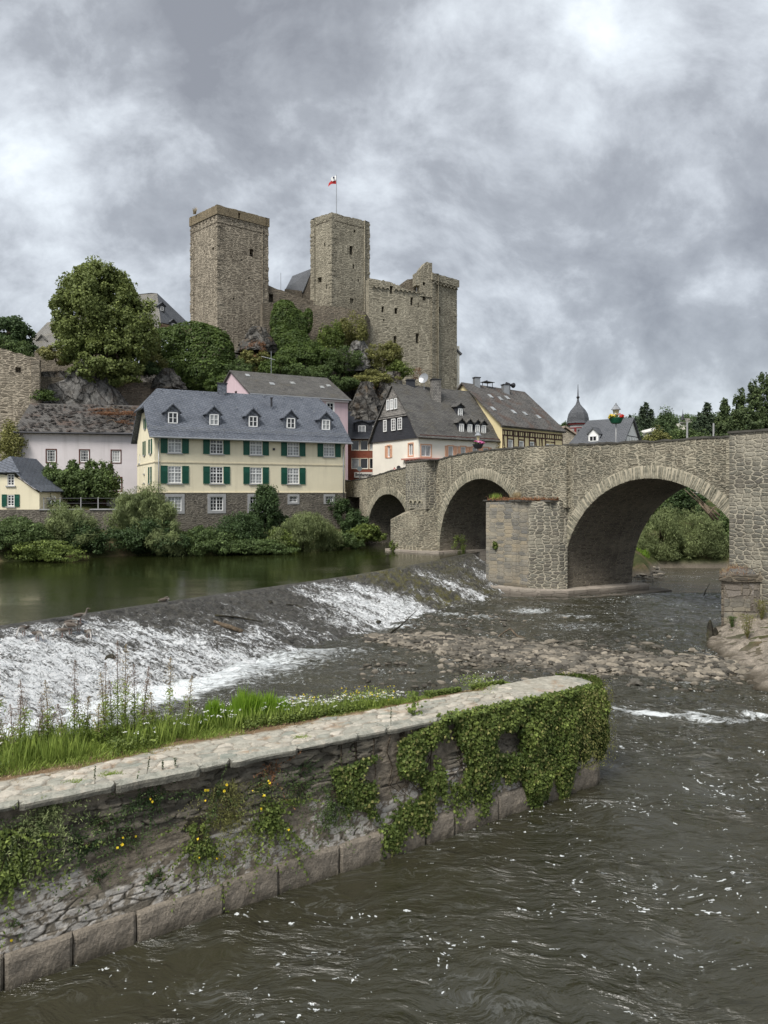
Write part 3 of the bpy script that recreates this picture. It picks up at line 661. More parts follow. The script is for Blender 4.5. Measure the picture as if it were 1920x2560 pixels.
stn = mix(nt_, mrange(nt_, noise(nt_, p, 3.5, 8, .75), .35, .65), (.014, .013, .010), (.125, .118, .10))
stn = mix(nt_, mth(nt_, 'MULTIPLY', mo, mrange(nt_, noise(nt_, p, 1.6, 8, .75), .46, .58)), stn, (.12, .11, .032))
hgt = mth(nt_, 'ADD', mth(nt_, 'MULTIPLY', d1, .6), mth(nt_, 'MULTIPLY', d2, .55))
fm = mrange(nt_, mth(nt_, 'ADD', mth(nt_, 'MULTIPLY', fo, .85), mth(nt_, 'MULTIPLY', mth(nt_, 'SUBTRACT', hgt, .57), 4.4)), .44, .86)
wcol = mix(nt_, mrange(nt_, d2, .30, .55), (.55, .60, .62), (.90, .91, .91))
lk(nt_, mix(nt_, fm, stn, wcol), b.inputs['Base Color']); lk(nt_, mix(nt_, fm, (.28,) * 3, (.65,) * 3), b.inputs['Roughness'])
lk(nt_, bump(nt_, hgt, .26), b.inputs['Normal'])
W_UV = np.stack([s_.ravel(), (Vv * 7).ravel()], 1)
wo_ = mesh_np('weir', np.stack([X.ravel(), Y.ravel(), Z.ravel()], 1), grid_faces(NU, len(vv)), m, uv=W_UV, attrs={'foam': foam.ravel(), 'moss': moss.ravel()}, smooth=True)
tag(wo_, 'long sloping stone weir with white water running down it', 'weir')
WX, WY, WZ = X, Y, Z
def on_weir(px, py):                    # point of the weir surface seen at a pixel
    d = np.hypot(960 + FPX * WX / WY - px, 1232 + FPX * (CAMZ - WZ) / WY - py); i = np.unravel_index(np.argmin(np.where(WY > 3, d, 1e9)), d.shape)
    return Vector((WX[i], WY[i], WZ[i]))
def on_river(px, py, z=0.0):
    y = (CAMZ - z) * FPX / (py - 1232); return Vector(((px - 960) / FPX * y, y, z))

# ------------------------------------------------------------------ river stones
def stone_mesh(name, seed, flat=.30):
    import bmesh
    bm = bmesh.new(); bmesh.ops.create_icosphere(bm, subdivisions=2, radius=.5)
    r = np.random.default_rng(seed); o = r.random(3) * 20
    for v in bm.verts:
        c = v.co.normalized(); k = .75 + .6 * float(fbm(c.x * 1.6 + o[0], c.y * 1.6 + o[1], c.z * 1.6 + o[2], 2))
        v.co = c * .5 * k; v.co.z *= flat
        for ax in (Vector((.7, .5, .5)), Vector((-.6, .7, .4)), Vector((.2, -.9, .4)), Vector((-.7, -.5, .5))):
            a = ax.normalized(); d = v.co.dot(a)
            if d > .24: v.co -= a * (d - .24) * .92
    me = bpy.data.meshes.new(name); bm.to_mesh(me); bm.free(); return me
m, nt_, b = newmat('dry river stone', .9, .2); oi = nd(nt_, 'ObjectInfo'); p = objc(nt_)
c = ramp(nt_, oi.outputs['Random'], [(0, (.055, .05, .042)), (.3, (.13, .12, .10)), (.6, (.215, .188, .148)), (.85, (.32, .28, .22)), (1, (.08, .074, .065))])
c = mix(nt_, 1.0, c, ramp(nt_, noise(nt_, p, 3, 6, .7), [(.3, (.6,) * 3), (.7, (1.2,) * 3)]), 'MULTIPLY')
sz = nd(nt_, 'SeparateXYZ'); nt_.links.new(posn(nt_), sz.inputs[0])
c = mix(nt_, mrange(nt_, sz.outputs[2], .03, .13, .85, 0), c, (.035, .03, .022)); lk(nt_, c, b.inputs['Base Color'])
lk(nt_, bump(nt_, noise(nt_, p, 6, 5, .7), .05), b.inputs['Normal']); M['stone'] = m
smesh = [stone_mesh('stone', i) for i in range(8)]
for me in smesh: me.materials.append(m)
def bar_mask(x, y):
    d = seg_dist(x, y, BAR); w = np.interp(x, [-.5, 2, 6, 10, 14], [.8, 2.0, 2.4, 2.2, 1.8])
    return d / w
pts = []
def stone_site():
    while True:
        x = rng.uniform(-1, 14.3); y = rng.uniform(26, 46); k = float(bar_mask(np.array([x]), np.array([y]))[0])
        dens = math.exp(-(k ** 2) * 1.1)
        dens = max(dens, .13 * math.exp(-(((x - 4.6) / 3.6) ** 2 + ((y - 40) / 2.2) ** 2)), .30 * math.exp(-(((x - 3.4) / 1.5) ** 2 + ((y - 38.6) / .7) ** 2)), .12 * math.exp(-(((x - 4) / 5.5) ** 2 + ((y - 29) / 2.2) ** 2)), .16 * math.exp(-(((x - 10) / 3) ** 2 + ((y - 33.8) / 1.6) ** 2)))
        if rng.random() < dens: return x, y, k
# a low gravel sheet that only just breaks the surface
gxx = np.arange(-2, 15.5, .1); gyy = np.arange(25, 44, .1); X, Y = np.meshgrid(gxx, gyy, indexing='ij')
kk = bar_mask(X, Y); Z = .17 - .14 * kk + (fbm(X * 2.5, Y * 2.5, 1, 4) - .5) * .22 + (fbm(X * 9, Y * 9, 1, 3) - .5) * .09
Z = np.maximum(Z, -.05 + .22 * np.exp(-(((X - 4) / 4.5) ** 2 + ((Y - 29.5) / 2) ** 2)) * (fbm(X * 1.5, Y * 1.5, 2) - .3) * 2 - .02)
m, nt_, b = newmat('wet gravel', .6, .4); p = posn(nt_)
vo = nd(nt_, 'TexVoronoi', {'Scale': 7.0}); nt_.links.new(p, vo.inputs['Vector']); vs_ = nd(nt_, 'SeparateColor'); nt_.links.new(vo.outputs['Color'], vs_.inputs[0])
c = ramp(nt_, vs_.outputs[0], [(0, (.03, .026, .018)), (.6, (.085, .072, .05)), (1, (.16, .135, .10))])
lk(nt_, c, b.inputs['Base Color']); lk(nt_, bump(nt_, mth(nt_, 'SUBTRACT', 1.0, vo.outputs['Distance']), .06), b.inputs['Normal'])
tag(mesh_np('gravel_bank', np.stack([X.ravel(), Y.ravel(), Z.ravel()], 1), grid_faces(len(gxx), len(gyy))[:, ::-1], m, smooth=True), kind='structure')
sites = []
for i in range(7000):
    x, y, k = stone_site(); sites.append((x, y, k, float(np.clip(rng.lognormal(-1.72, .48), .07, .72))))
sites.sort(key=lambda s: -s[3] / s[1])
SL = 'flat pale stone lying among many others on the gravel bank in the river'
SV, SF, ofs = [], [], 0
for i, (x, y, k, s) in enumerate(sites):
    z = max(.02, .16 - .12 * k) + random.uniform(-.02, .04); rz = random.uniform(0, 6.28); tl = random.uniform(-.3, .3); me = smesh[i % 8]
    if i < 290:
        o = bpy.data.objects.new('river_stone', me); COL.objects.link(o); o.location = (x, y, z + s * .08); o.rotation_euler = (tl, tl * .5, rz); o.scale = (s * 1.35, s * .82, s * .85)
        tag(o, SL, 'stone', 'stones on the gravel bank')
    else:
        co = np.array([v.co[:] for v in me.vertices]) * [s * 1.35, s * .82, s * .85]
        Rm = np.array(Matrix.Rotation(rz, 3, 'Z') @ Matrix.Rotation(tl, 3, 'X')); co = co @ Rm.T + [x, y, z + s * .08]
        fc = np.array([p_.vertices[:] for p_ in me.polygons]) + ofs; ofs += len(co); SV.append(co); SF.append(fc)
m2, nt_, b = newmat('small river stones', .9, .2); p = posn(nt_)
wn = nd(nt_, 'TexWhiteNoise', None, noise_dimensions='3D'); nt_.links.new(vmath(nt_, 'SNAP', p, (.3, .3, 5)), wn.inputs['Vector'])
c = ramp(nt_, wn.outputs[0], [(0, (.04, .036, .03)), (.4, (.11, .10, .082)), (.8, (.20, .176, .14)), (1, (.31, .27, .215))])
sz = nd(nt_, 'SeparateXYZ'); nt_.links.new(p, sz.inputs[0])
c = mix(nt_, mrange(nt_, sz.outputs[2], .03, .12, .85, 0), c, (.035, .03, .022)); lk(nt_, c, b.inputs['Base Color'])
tag(mesh_np('river_stones', np.concatenate(SV), np.concatenate(SF), m2), SL, 'stones', 'stones on the gravel bank', 'stuff')
# dark boulders in the shallows and on the apron, each one seen by itself
def boulder(px, py, s, label, fl=.5, weir=False, z=0.0):
    p = on_weir(px, py) if weir else on_river(px, py, z); me = smesh[int(px) % 8].copy(); me.materials.clear()
    me.materials.append(M['boulder']); o = bpy.data.objects.new('boulder', me); COL.objects.link(o)
    o.location = p + Vector((0, 0, s * .08)); o.rotation_euler = (.1, .05, px * .7); o.scale = (s * 1.2, s * .9, s * fl * 2); me.polygons.foreach_set('use_smooth', [False] * len(me.polygons))
    return tag(o, label, 'boulder')
M['boulder'] = rockmat('wet dark boulder', (.022, .02, .016), (.06, .055, .042), (.12, .11, .085), 1.5, (.10, .10, .04), .5, .06)
boulder(276, 1645, .62, 'dark boulder sticking out of the white foam on the lower left of the weir', .6, True)
boulder(303, 1706, .6, 'brownish boulder at the foot of the weir behind the tall seed heads', .5, False)
boulder(1149, 1690, .75, 'large rounded dark boulder in the shallows just behind the wall top', .45)
boulder(1218, 1692, .5, 'dark boulder right of the large rounded one in the shallows', .45)
boulder(1104, 1664, .55, 'mossy topped round stone between the pale stones and the wall', .4)
boulder(1080, 1716, .7, 'low wet boulder half hidden by the grass on the wall edge', .35)
boulder(988, 1641, .45, 'brown stone alone in the water left of the gravel bank', .4)
boulder(1046, 1668, .6, 'flat brown stone awash in front of the gravel bank', .25)
boulder(676, 1506, .35, 'small black stone on the middle of the weir apron', .5, True)
boulder(944, 1556, .4, 'dark stone in the foam at the foot of the bright chute', .5, True)
boulder(1661, 1678, .75, 'squarish grey block lying in the right part of the stones', .5)

# ------------------------------------------------------------------ near quay wall
QO = Vector((-5.4, 10.4, 0)); QU = Vector((.8215, .570, 0)).normalized(); QM = Vector((QU.y, -QU.x, 0))
def ztop(t): return 2.54 - .019 * t
def QF(t, w, z): p = QO + QU * t - QM * w; return Vector((p.x, p.y, z))       # w = into the wall
def quay_t(px, w=.2):
    r = (px - 960) / FPX; ox, oy = QO.x - QM.x * w, QO.y - QM.y * w
    return (r * oy - ox) / (QU.x - r * QU.y)
T0, T1 = -9.0, 12.55
quay = thing('quay_wall', 'long old stone river wall with paved top and ivy, filling the foreground', 'wall', QF(2, 0, 0))
def path_pt(s):                          # along the face, then round the nose: returns t,w of the outer face
    if s <= T1: return s, 0.0, 0.0
    r = .82; a = (s - T1) / r
    if a <= math.pi * .75: return T1 + r * math.sin(a), r * (1 - math.cos(a)), a
    e = s - T1 - r * math.pi * .75; a = math.pi * .75
    return T1 + r * math.sin(a) - e * .707, r * (1 - math.cos(a)) + e * .707, a
S1 = T1 + .82 * math.pi * .75 + .3
def vor_grid(S, Zc, sx, sy, seed, jx=.42, jy=.26):
    """nearest and second nearest seed of jittered courses: returns cell random, edge distance"""
    r = np.random.default_rng(seed); u = S / sx; v = Zc / sy + .12 * (fbm(S * .7, Zc * 2, seed) - .5) * 4
    u = u + (fbm(S * 3, Zc * 6, seed + 3, 3) - .5) * .35; v = v + (fbm(S * 3, Zc * 7, seed + 5, 3) - .5) * .30
    iu = np.floor(u).astype(int); iv = np.floor(v).astype(int); J = r.random((128, 128, 3))
    d1 = np.full(u.shape, 9.); d2 = np.full(u.shape, 9.); c1 = np.zeros(u.shape)
    for a in (-1, 0, 1):
        for b_ in (-1, 0, 1):
            j = J[(iu + a) & 127, (iv + b_) & 127]; dx = iu + a + .5 + (j[..., 0] - .5) * 2 * jx + .5 * ((iv + b_) & 1) - u; dy = iv + b_ + .5 + (j[..., 1] - .5) * 2 * jy - v
            d = np.hypot(dx, dy * 1.15); n = d < d1
            d2 = np.where(n, d1, np.minimum(d2, d)); c1 = np.where(n, j[..., 2], c1); d1 = np.where(n, d, d1)
    return c1, d2 - d1
ss = np.arange(T0 + 3.5, S1, .017); zc = np.arange(.42, 2.56, .017)
pp = np.array([path_pt(s) for s in ss]); S, Zc = np.meshgrid(ss, zc, indexing='ij')
T_ = pp[:, 0][:, None]; W_ = pp[:, 1][:, None]; A_ = pp[:, 2][:, None]
zt = ztop(np.minimum(S, T1)); fr_ = (Zc - .42) / (2.56 - .42); Zw = .42 + fr_ * (zt - .10 - .42)
c1, e1 = vor_grid(S, Zw, .46, .082, 3); c2, e2 = vor_grid(S, Zw, .42, .115, 8)
bl = sstep(1.05, 1.3, Zw + (fbm(S * .8, Zw * 2, 4) - .5) * .5)            # thin slates above, big limewashed stones below
cell = np.where(bl > .5, c1, c2); edge = np.where(bl > .5, e1, e2)
hst = sstep(.02, .14, edge) * (.012 + .034 * cell)
plas = sstep(.56, .66, fbm(S * .55, Zw * 1.6, 41, 3) + .22 * np.exp(-((Zw - 1.12) / .3) ** 2)); hst = hst * np.where(bl > .5, 1.25, .55) * (1 - .8 * plas) + (fbm(S * 7, Zw * 16, 2, 4) - .5) * .030 + (fbm(S * .8, Zw * 1.2, 12, 3) - .5) * .06
hst = hst - .10 * (fbm(S * 1.7, Zw * 4, 21, 2) > .70) * (Zw > 1.3)
inw = .07 + (Zw - .42) * .07 - hst                                         # batter
P0_ = np.stack([QO.x + QU.x * T_ - QM.x * W_ + 0 * S, QO.y + QU.y * T_ - QM.y * W_ + 0 * S], -1)
nx = QM.x * np.cos(A_) + QU.x * np.sin(A_) + 0 * S; ny = QM.y * np.cos(A_) + QU.y * np.sin(A_) + 0 * S
V = np.stack([P0_[..., 0] - nx * inw, P0_[..., 1] - ny * inw, Zw], -1).reshape(-1, 3)
lime = sstep(.02, .10, (fbm(S * 1.1, Zw * 2.5, 31, 4, .6) - .5) + .28 - np.abs(Zw - .72) * .62 + .05 * (S < 7)) * sstep(.05, .14, edge)
lime = lime * (fbm(S * 9, Zw * 9, 3, 4, .7) > .46)
darkz = sstep(1.25, 1.75, Zw + (fbm(S * .7, Zw, 14) - .5) * .8)
m, nt_, b = newmat('quay wall masonry', .93, .15); p = posn(nt_)
ce, ed, li, dk = attr(nt_, 'cell'), attr(nt_, 'edge'), attr(nt_, 'lime'), attr(nt_, 'grime')
n1_ = noise(nt_, p, 7, 6, .7); n2_ = noise(nt_, p, 1.3, 6, .65)
up_ = ramp(nt_, ce, [(0, (.10, .09, .072)), (.35, (.15, .136, .108)), (.7, (.18, .16, .126)), (1, (.12, .107, .085))])
lo_ = ramp(nt_, ce, [(0, (.20, .175, .14)), (.5, (.26, .23, .185)), (1, (.22, .19, .15))])
c = mix(nt_, dk, lo_, up_)
c = mix(nt_, mrange(nt_, ed, .02, .12, .75, 0), c, mix(nt_, dk, (.19, .165, .13), (.10, .088, .07)))
c = mix(nt_, mrange(nt_, ed, .02, .10, .6, 0), c, (.03, .027, .02))
c = mix(nt_, mth(nt_, 'MULTIPLY', attr(nt_, 'render'), .8), c, mix(nt_, n1_, (.15, .125, .095), (.27, .23, .18)))
c = mix(nt_, mth(nt_, 'MULTIPLY', li, .85), c, (.52, .49, .45))
c = mix(nt_, mth(nt_, 'MULTIPLY', mrange(nt_, n2_, .55, .72), mth(nt_, 'MULTIPLY', dk, .6)), c, (.045, .042, .032))
c = mix(nt_, 1.0, c, ramp(nt_, n1_, [(.28, (.62,) * 3), (.72, (1.28,) * 3)]), 'MULTIPLY')
lk(nt_, c, b.inputs['Base Color']); lk(nt_, bump(nt_, mth(nt_, 'ADD', n1_, mth(nt_, 'MULTIPLY', noise(nt_, p, 28, 4, .7), .5)), .025), b.inputs['Normal'])
mesh_np('wall_face', V, grid_faces(len(ss), len(zc)), m, quay, attrs={'cell': cell.ravel(), 'edge': edge.ravel(), 'lime': lime.ravel(), 'grime': darkz.ravel(), 'render': plas.ravel()}, smooth=True)
# solid core behind (hidden) keeps the wall whole from any side
def quay_width(t): return np.interp(t, [-9, 0, 4.5, 8, 12.55], [3.0, 2.55, 2.1, 1.62, 1.45])
mb = MB(); out = [QF(t, .32, 0) for t in np.linspace(T0, T1 + .45, 12)] + [QF(t, quay_width(t) - .06, 0) for t in np.linspace(T1 + .3, T0, 12)]
mb.prism([(v.x, v.y) for v in out], -1.3, 2.15); mb.build('core', M['rub_house'], quay)
# base course of long dressed blocks, each one its own stone
m, nt_, b = newmat('dressed base blocks', .93, .15); p = posn(nt_); n1_ = noise(nt_, p, 5, 7, .72); n2_ = noise(nt_, p, 22, 4, .7)
c = mix(nt_, n1_, (.17, .145, .115), (.31, .27, .22)); c = mix(nt_, 1.0, c, ramp(nt_, n2_, [(.3, (.72,) * 3), (.7, (1.2,) * 3)]), 'MULTIPLY')
sz = nd(nt_, 'SeparateXYZ'); nt_.links.new(p, sz.inputs[0])
c = mix(nt_, mrange(nt_, mth(nt_, 'ADD', sz.outputs[2], mth(nt_, 'MULTIPLY', n1_, .25)), .12, .36, .8, 0), c, (.045, .04, .028))
lk(nt_, c, b.inputs['Base Color']); lk(nt_, bump(nt_, mth(nt_, 'ADD', n1_, n2_), .035), b.inputs['Normal'])
bs = [T0]
for px_ in (-330, -150, 10, 182, 342, 558, 696, 850, 960, 1064, 1135, 1246, 1368): bs.append(quay_t(px_, 0))
bs += [T1 + .35, T1 + 1.0, S1 - .1]
bs = sorted(bs)
for i in range(len(bs) - 1):
    s0, s1 = bs[i] + random.uniform(.006, .012), bs[i + 1] - random.uniform(.006, .012); nb = max(5, int((s1 - s0) / .04)); r_ = random.random() * 9; dz = random.uniform(-.02, .03); db = random.uniform(-.02, .02)
    sa = np.linspace(s0, s1, nb); prof = [(-.9, -.02), (-.3, -.02), (.0, .0), (.1, .0), (.2, .0), (.3, .0), (.38, .0), (.45, .008), (.485, .035), (.495, .08), (.5, .14), (.5, .40)]
    Vb = []
    for s in sa:
        t, w, a = path_pt(s); ex = min(s - s0, s1 - s) < .03
        for z, inn in prof:
            rr_ = (float(fbm(s * 4 + r_, z * 5, 3, 4, .6)) - .5) * .07 + (.03 if ex else 0)
            n_ = QM * math.cos(a) + QU * math.sin(a); q_ = QF(t, w, z + dz + (float(fbm(s * 2, 3, r_)) - .5) * .05 * (z > .4)) - n_ * (inn - .03 - db + rr_)
            Vb.append(q_)
    Fb = grid_faces(nb, len(prof))
    # end caps
    k = len(prof); vb = [tuple(v) for v in Vb]; mb = MB(); mb.add(vb, [tuple(f_) for f_ in Fb]); 
    mb.f.append(tuple(range(k))); mb.f.append(tuple(range((nb - 1) * k, nb * k))[::-1])
    mb.build('base_block', m, quay, smooth=False)
# paved top: crazy slabs with mortar, then soil towards the far side
ts = np.arange(T0, T1 + .95, .03); ws = np.r_[np.arange(.0, 1.0001, .011)]
Tt, Wf = np.meshgrid(ts, ws, indexing='ij'); wid = quay_width(np.minimum(Tt, T1))
nose = np.clip((Tt - T1) / .9, 0, 1); w0 = .20 + nose ** 2.2 * .56; w1_ = wid - nose ** 2.2 * .62
Ww = w0 + (w1_ - w0) * Wf
c1, e1 = vor_grid(Tt, Ww, .30, .19, 17, .44, .42)
big = (Tt > 11.0)
strip = np.interp(Tt, [-9, 0, 4.5, 8, 10.5, 11.2], [1.0, 1.05, 1.15, 1.25, 1.35, 3]) + (fbm(Tt * 1.5, Ww * 0, 5) - .5) * .35
soil = sstep(-.06, .10, Ww - strip)
Zt = ztop(Tt) + (sstep(.0, .13, e1) * (.022 + .035 * c1) * np.where(big, .3, 1) + (fbm(Tt * 5, Ww * 5, 2, 4) - .5) * .03) * (1 - soil) + soil * ((fbm(Tt * 3, Ww * 3, 9, 4) - .5) * .08 + .02) + big * .03 * np.sin(np.clip((Tt - 11) / 2.4, 0, 1) * 3.14)
edge_d = np.minimum(Wf, 1 - Wf); Zt = Zt - .06 * (edge_d < .004)
Pt = np.stack([QO.x + QU.x * Tt - QM.x * Ww, QO.y + QU.y * Tt - QM.y * Ww, Zt], -1).reshape(-1, 3)
m, nt_, b = newmat('paved wall top', .93, .15); p = posn(nt_)
ce, ed, so, bg_ = attr(nt_, 'cell'), attr(nt_, 'edge'), attr(nt_, 'soil'), attr(nt_, 'plain')
n1_ = noise(nt_, p, 6, 6, .7); n2_ = noise(nt_, p, 1.6, 6, .65, .4)
st_ = ramp(nt_, ce, [(0, (.24, .25, .215)), (.25, (.44, .40, .33)), (.5, (.33, .32, .27)), (.7, (.54, .49, .41)), (.85, (.38, .355, .30)), (1, (.26, .275, .235))])
c = mix(nt_, mrange(nt_, ed, .03, .15, .92, 0), st_, mix(nt_, n2_, (.10, .085, .065), (.34, .29, .23)))
c = mix(nt_, bg_, c, mix(nt_, n1_, (.27, .25, .20), (.44, .415, .35)))
c = mix(nt_, mth(nt_, 'MULTIPLY', mrange(nt_, n2_, .56, .68), .65), c, (.30, .19, .11))
c = mix(nt_, 1.0, c, ramp(nt_, n1_, [(.28, (.66,) * 3), (.72, (1.2,) * 3)]), 'MULTIPLY')
sc_ = mix(nt_, n1_, (.07, .05, .03), (.26, .17, .10)); c = mix(nt_, so, c, sc_)
lk(nt_, c, b.inputs['Base Color']); lk(nt_, bump(nt_, n1_, .03), b.inputs['Normal'])
mesh_np('paved_top', Pt, grid_faces(len(ts), len(ws)), m, quay, attrs={'cell': c1.ravel(), 'edge': e1.ravel(), 'soil': soil.ravel(), 'plain': (big * 1.0).ravel()}, smooth=True)
# coping slabs along the edge
m, nt_, b = newmat('grey green coping slate', .9, .2); p = posn(nt_); n1_ = noise(nt_, p, 4, 7, .7); n2_ = noise(nt_, p, 20, 4, .7)
c = ramp(nt_, n1_, [(.3, (.20, .20, .165)), (.5, (.34, .335, .285)), (.7, (.46, .42, .345))])
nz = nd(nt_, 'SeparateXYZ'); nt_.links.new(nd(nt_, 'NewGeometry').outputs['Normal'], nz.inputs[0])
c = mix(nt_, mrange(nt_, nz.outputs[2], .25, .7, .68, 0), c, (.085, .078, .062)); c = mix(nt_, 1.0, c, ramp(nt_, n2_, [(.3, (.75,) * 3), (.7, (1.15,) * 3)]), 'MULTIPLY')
lk(nt_, c, b.inputs['Base Color']); lk(nt_, bump(nt_, mth(nt_, 'ADD', n1_, n2_), .03), b.inputs['Normal'])
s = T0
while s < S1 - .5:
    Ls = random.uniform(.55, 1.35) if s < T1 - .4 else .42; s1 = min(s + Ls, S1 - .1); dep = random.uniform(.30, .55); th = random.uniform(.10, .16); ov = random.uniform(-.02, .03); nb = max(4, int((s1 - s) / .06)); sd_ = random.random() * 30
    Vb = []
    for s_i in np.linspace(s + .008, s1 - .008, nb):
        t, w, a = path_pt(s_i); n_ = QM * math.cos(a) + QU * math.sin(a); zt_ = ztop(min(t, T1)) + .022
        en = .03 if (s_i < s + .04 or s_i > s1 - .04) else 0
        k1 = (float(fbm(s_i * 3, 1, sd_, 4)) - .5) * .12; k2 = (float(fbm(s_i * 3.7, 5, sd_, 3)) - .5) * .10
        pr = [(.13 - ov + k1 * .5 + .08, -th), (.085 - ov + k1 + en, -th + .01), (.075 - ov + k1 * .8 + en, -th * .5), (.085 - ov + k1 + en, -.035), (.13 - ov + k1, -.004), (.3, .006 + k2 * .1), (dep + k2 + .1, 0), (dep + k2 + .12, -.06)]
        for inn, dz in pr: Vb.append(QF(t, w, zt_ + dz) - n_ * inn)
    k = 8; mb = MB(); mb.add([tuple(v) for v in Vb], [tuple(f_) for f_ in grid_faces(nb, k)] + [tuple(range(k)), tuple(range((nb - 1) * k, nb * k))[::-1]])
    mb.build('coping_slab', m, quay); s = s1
# back face
mb = MB(); bk = [QF(t, quay_width(t) - .02, 0) for t in np.linspace(T1 + .2, T0, 14)]
for a_, b_ in zip(bk[:-1], bk[1:]): mb.add([(a_.x, a_.y, -1.3), (b_.x, b_.y, -1.3), (b_.x, b_.y, 2.3), (a_.x, a_.y, 2.3)], [(0, 1, 2, 3)])
mb.build('back_face', M['rub_house'], quay)
# ------------------------------------------------------------------ bridge (q along the face, n into the bridge)
PO = Vector((12.4, 50, 0)); PU = Vector((.48, -.877, 0)).normalized(); PN = Vector((.877, .48, 0)).normalized()
def BF(q, b, c): p = PO + PU * q - PN * b; return Vector((p.x, p.y, c))       # b = towards the camera
BF.o, BF.u, BF.n = PO, PU, -PN
BW = 6.6
def par_z(q): return float(np.interp(-q, [-40, -20, -12.35, -7.5, -2.8, 0, 4.9, 9.7, 13.1, 16.4, 20.6, 21, 24, 27.5, 31, 33, 45], [9.6, 9.85, 9.95, 10.0, 10.1, 10.18, 10.28, 10.27, 10.1, 9.8, 9.72, 9.38, 9.1, 8.72, 8.35, 8.25, 8.2]))
ARCH = [(-.45, 14.25, .86, 7.86), (-15.8, -4.0, 2.2, 8.12), (-29.2, -20.8, 3.05, 6.88)]
def intr(q):
    for a, b, zs, zc_ in ARCH:
        if a < q < b:
            h = (b - a) / 2; x = (q - (a + b) / 2) / h; return zs + (zc_ - zs) * math.sqrt(max(0, 1 - x * x))
    return None
bridge = thing('stone_bridge', 'medieval rubble stone bridge with arches crossing the river', 'bridge', BF(5, 0, 0))
mf, ms, mt = MB(), MB(), MB()
def q4(mb, a, b, c, d): mb.add([a, b, c, d], [(0, 1, 2, 3)])
QE0, QE1 = -36.0, 34.0
qs = sorted(set([QE0, QE1] + [x for A in ARCH for x in A[:2]] + [A[0] + (A[1] - A[0]) * (.5 - .5 * math.cos(math.pi * k / 40)) for A in ARCH for k in range(41)] + list(np.arange(QE0, QE1, .7))))
jit = {q: random.uniform(-.03, .03) for q in qs}
for q0, q1 in zip(qs[:-1], qs[1:]):
    if q1 - q0 < 1e-6: continue
    qm = (q0 + q1) / 2; i0 = intr(q0) if intr(qm) else None; 
    A = next((A for A in ARCH if A[0] < qm < A[1]), None)
    if A:
        def zi(q): h = (A[1] - A[0]) / 2; x = max(-1, min(1, (q - (A[0] + A[1]) / 2) / h)); return A[2] + (A[3] - A[2]) * math.sqrt(1 - x * x)
        b0, b1 = zi(q0), zi(q1)
        q4(ms, BF(q0, 0, b0), BF(q0, -BW, b0), BF(q1, -BW, b1), BF(q1, 0, b1))
    else: b0 = b1 = -1.3 if not (-34 < qm < -31.2) else 6.55
    z0, z1 = par_z(q0) + jit[q0], par_z(q1) + jit[q1]
    q4(mf, BF(q0, 0, b0), BF(q1, 0, b1), BF(q1, 0, z1), BF(q0, 0, z0)); q4(mf, BF(q1, -BW, b1), BF(q0, -BW, b0), BF(q0, -BW, z0), BF(q1, -BW, z1))
    q4(mf, BF(q0, -.42, z0 - 1.1), BF(q1, -.42, z1 - 1.1), BF(q1, -.42, z1), BF(q0, -.42, z0)); q4(mf, BF(q1, -BW + .42, z1 - 1.1), BF(q0, -BW + .42, z0 - 1.1), BF(q0, -BW + .42, z0), BF(q1, -BW + .42, z1))
    q4(mt, BF(q0, -.42, z0 - 1.1), BF(q1, -.42, z1 - 1.1), BF(q1, -BW + .42, z1 - 1.1), BF(q0, -BW + .42, z0 - 1.1))
    for e0 in (.05, -BW + .47):
        P = [BF(q0, e0, z0), BF(q1, e0, z1), BF(q1, e0 - .52, z1), BF(q0, e0 - .52, z0)]
        P2 = [p + Vector((0, 0, .10 + jit[q0])) for p in (P[0], P[3])]; P3 = [p + Vector((0, 0, .10 + jit[q1])) for p in (P[1], P[2])]
        if e0 > 0 or 1: mt.add(P + [P2[0], P3[0], P3[1], P2[1]], [(0, 3, 2, 1), (4, 5, 6, 7), (0, 1, 5, 4), (2, 3, 7, 6), (1, 2, 6, 5), (3, 0, 4, 7)])
for A in ARCH:                           # straight jambs below the springing
    for q in A[:2]: q4(ms, BF(q, 0, -1.3), BF(q, -BW, -1.3), BF(q, -BW, A[2]), BF(q, 0, A[2]))
q4(ms, BF(-34, -.9, -1), BF(-31.2, -.9, -1), BF(-31.2, -.9, 6.55), BF(-34, -.9, 6.55)); q4(ms, BF(-34, 0, 6.55), BF(-31.2, 0, 6.55), BF(-31.2, -.9, 6.55), BF(-34, -.9, 6.55))
for q in (-34, -31.2): q4(ms, BF(q, 0, -1), BF(q, -.9, -1), BF(q, -.9, 6.55), BF(q, 0, 6.55))
q4(mf, BF(QE0, 0, -1), BF(QE0, -BW, -1), BF(QE0, -BW, 8), BF(QE0, 0, 8)); q4(mf, BF(QE1, 0, -1), BF(QE1, -BW, -1), BF(QE1, -BW, 9), BF(QE1, 0, 9))
mf.build('spandrel_wall', M['bridge'], bridge); 
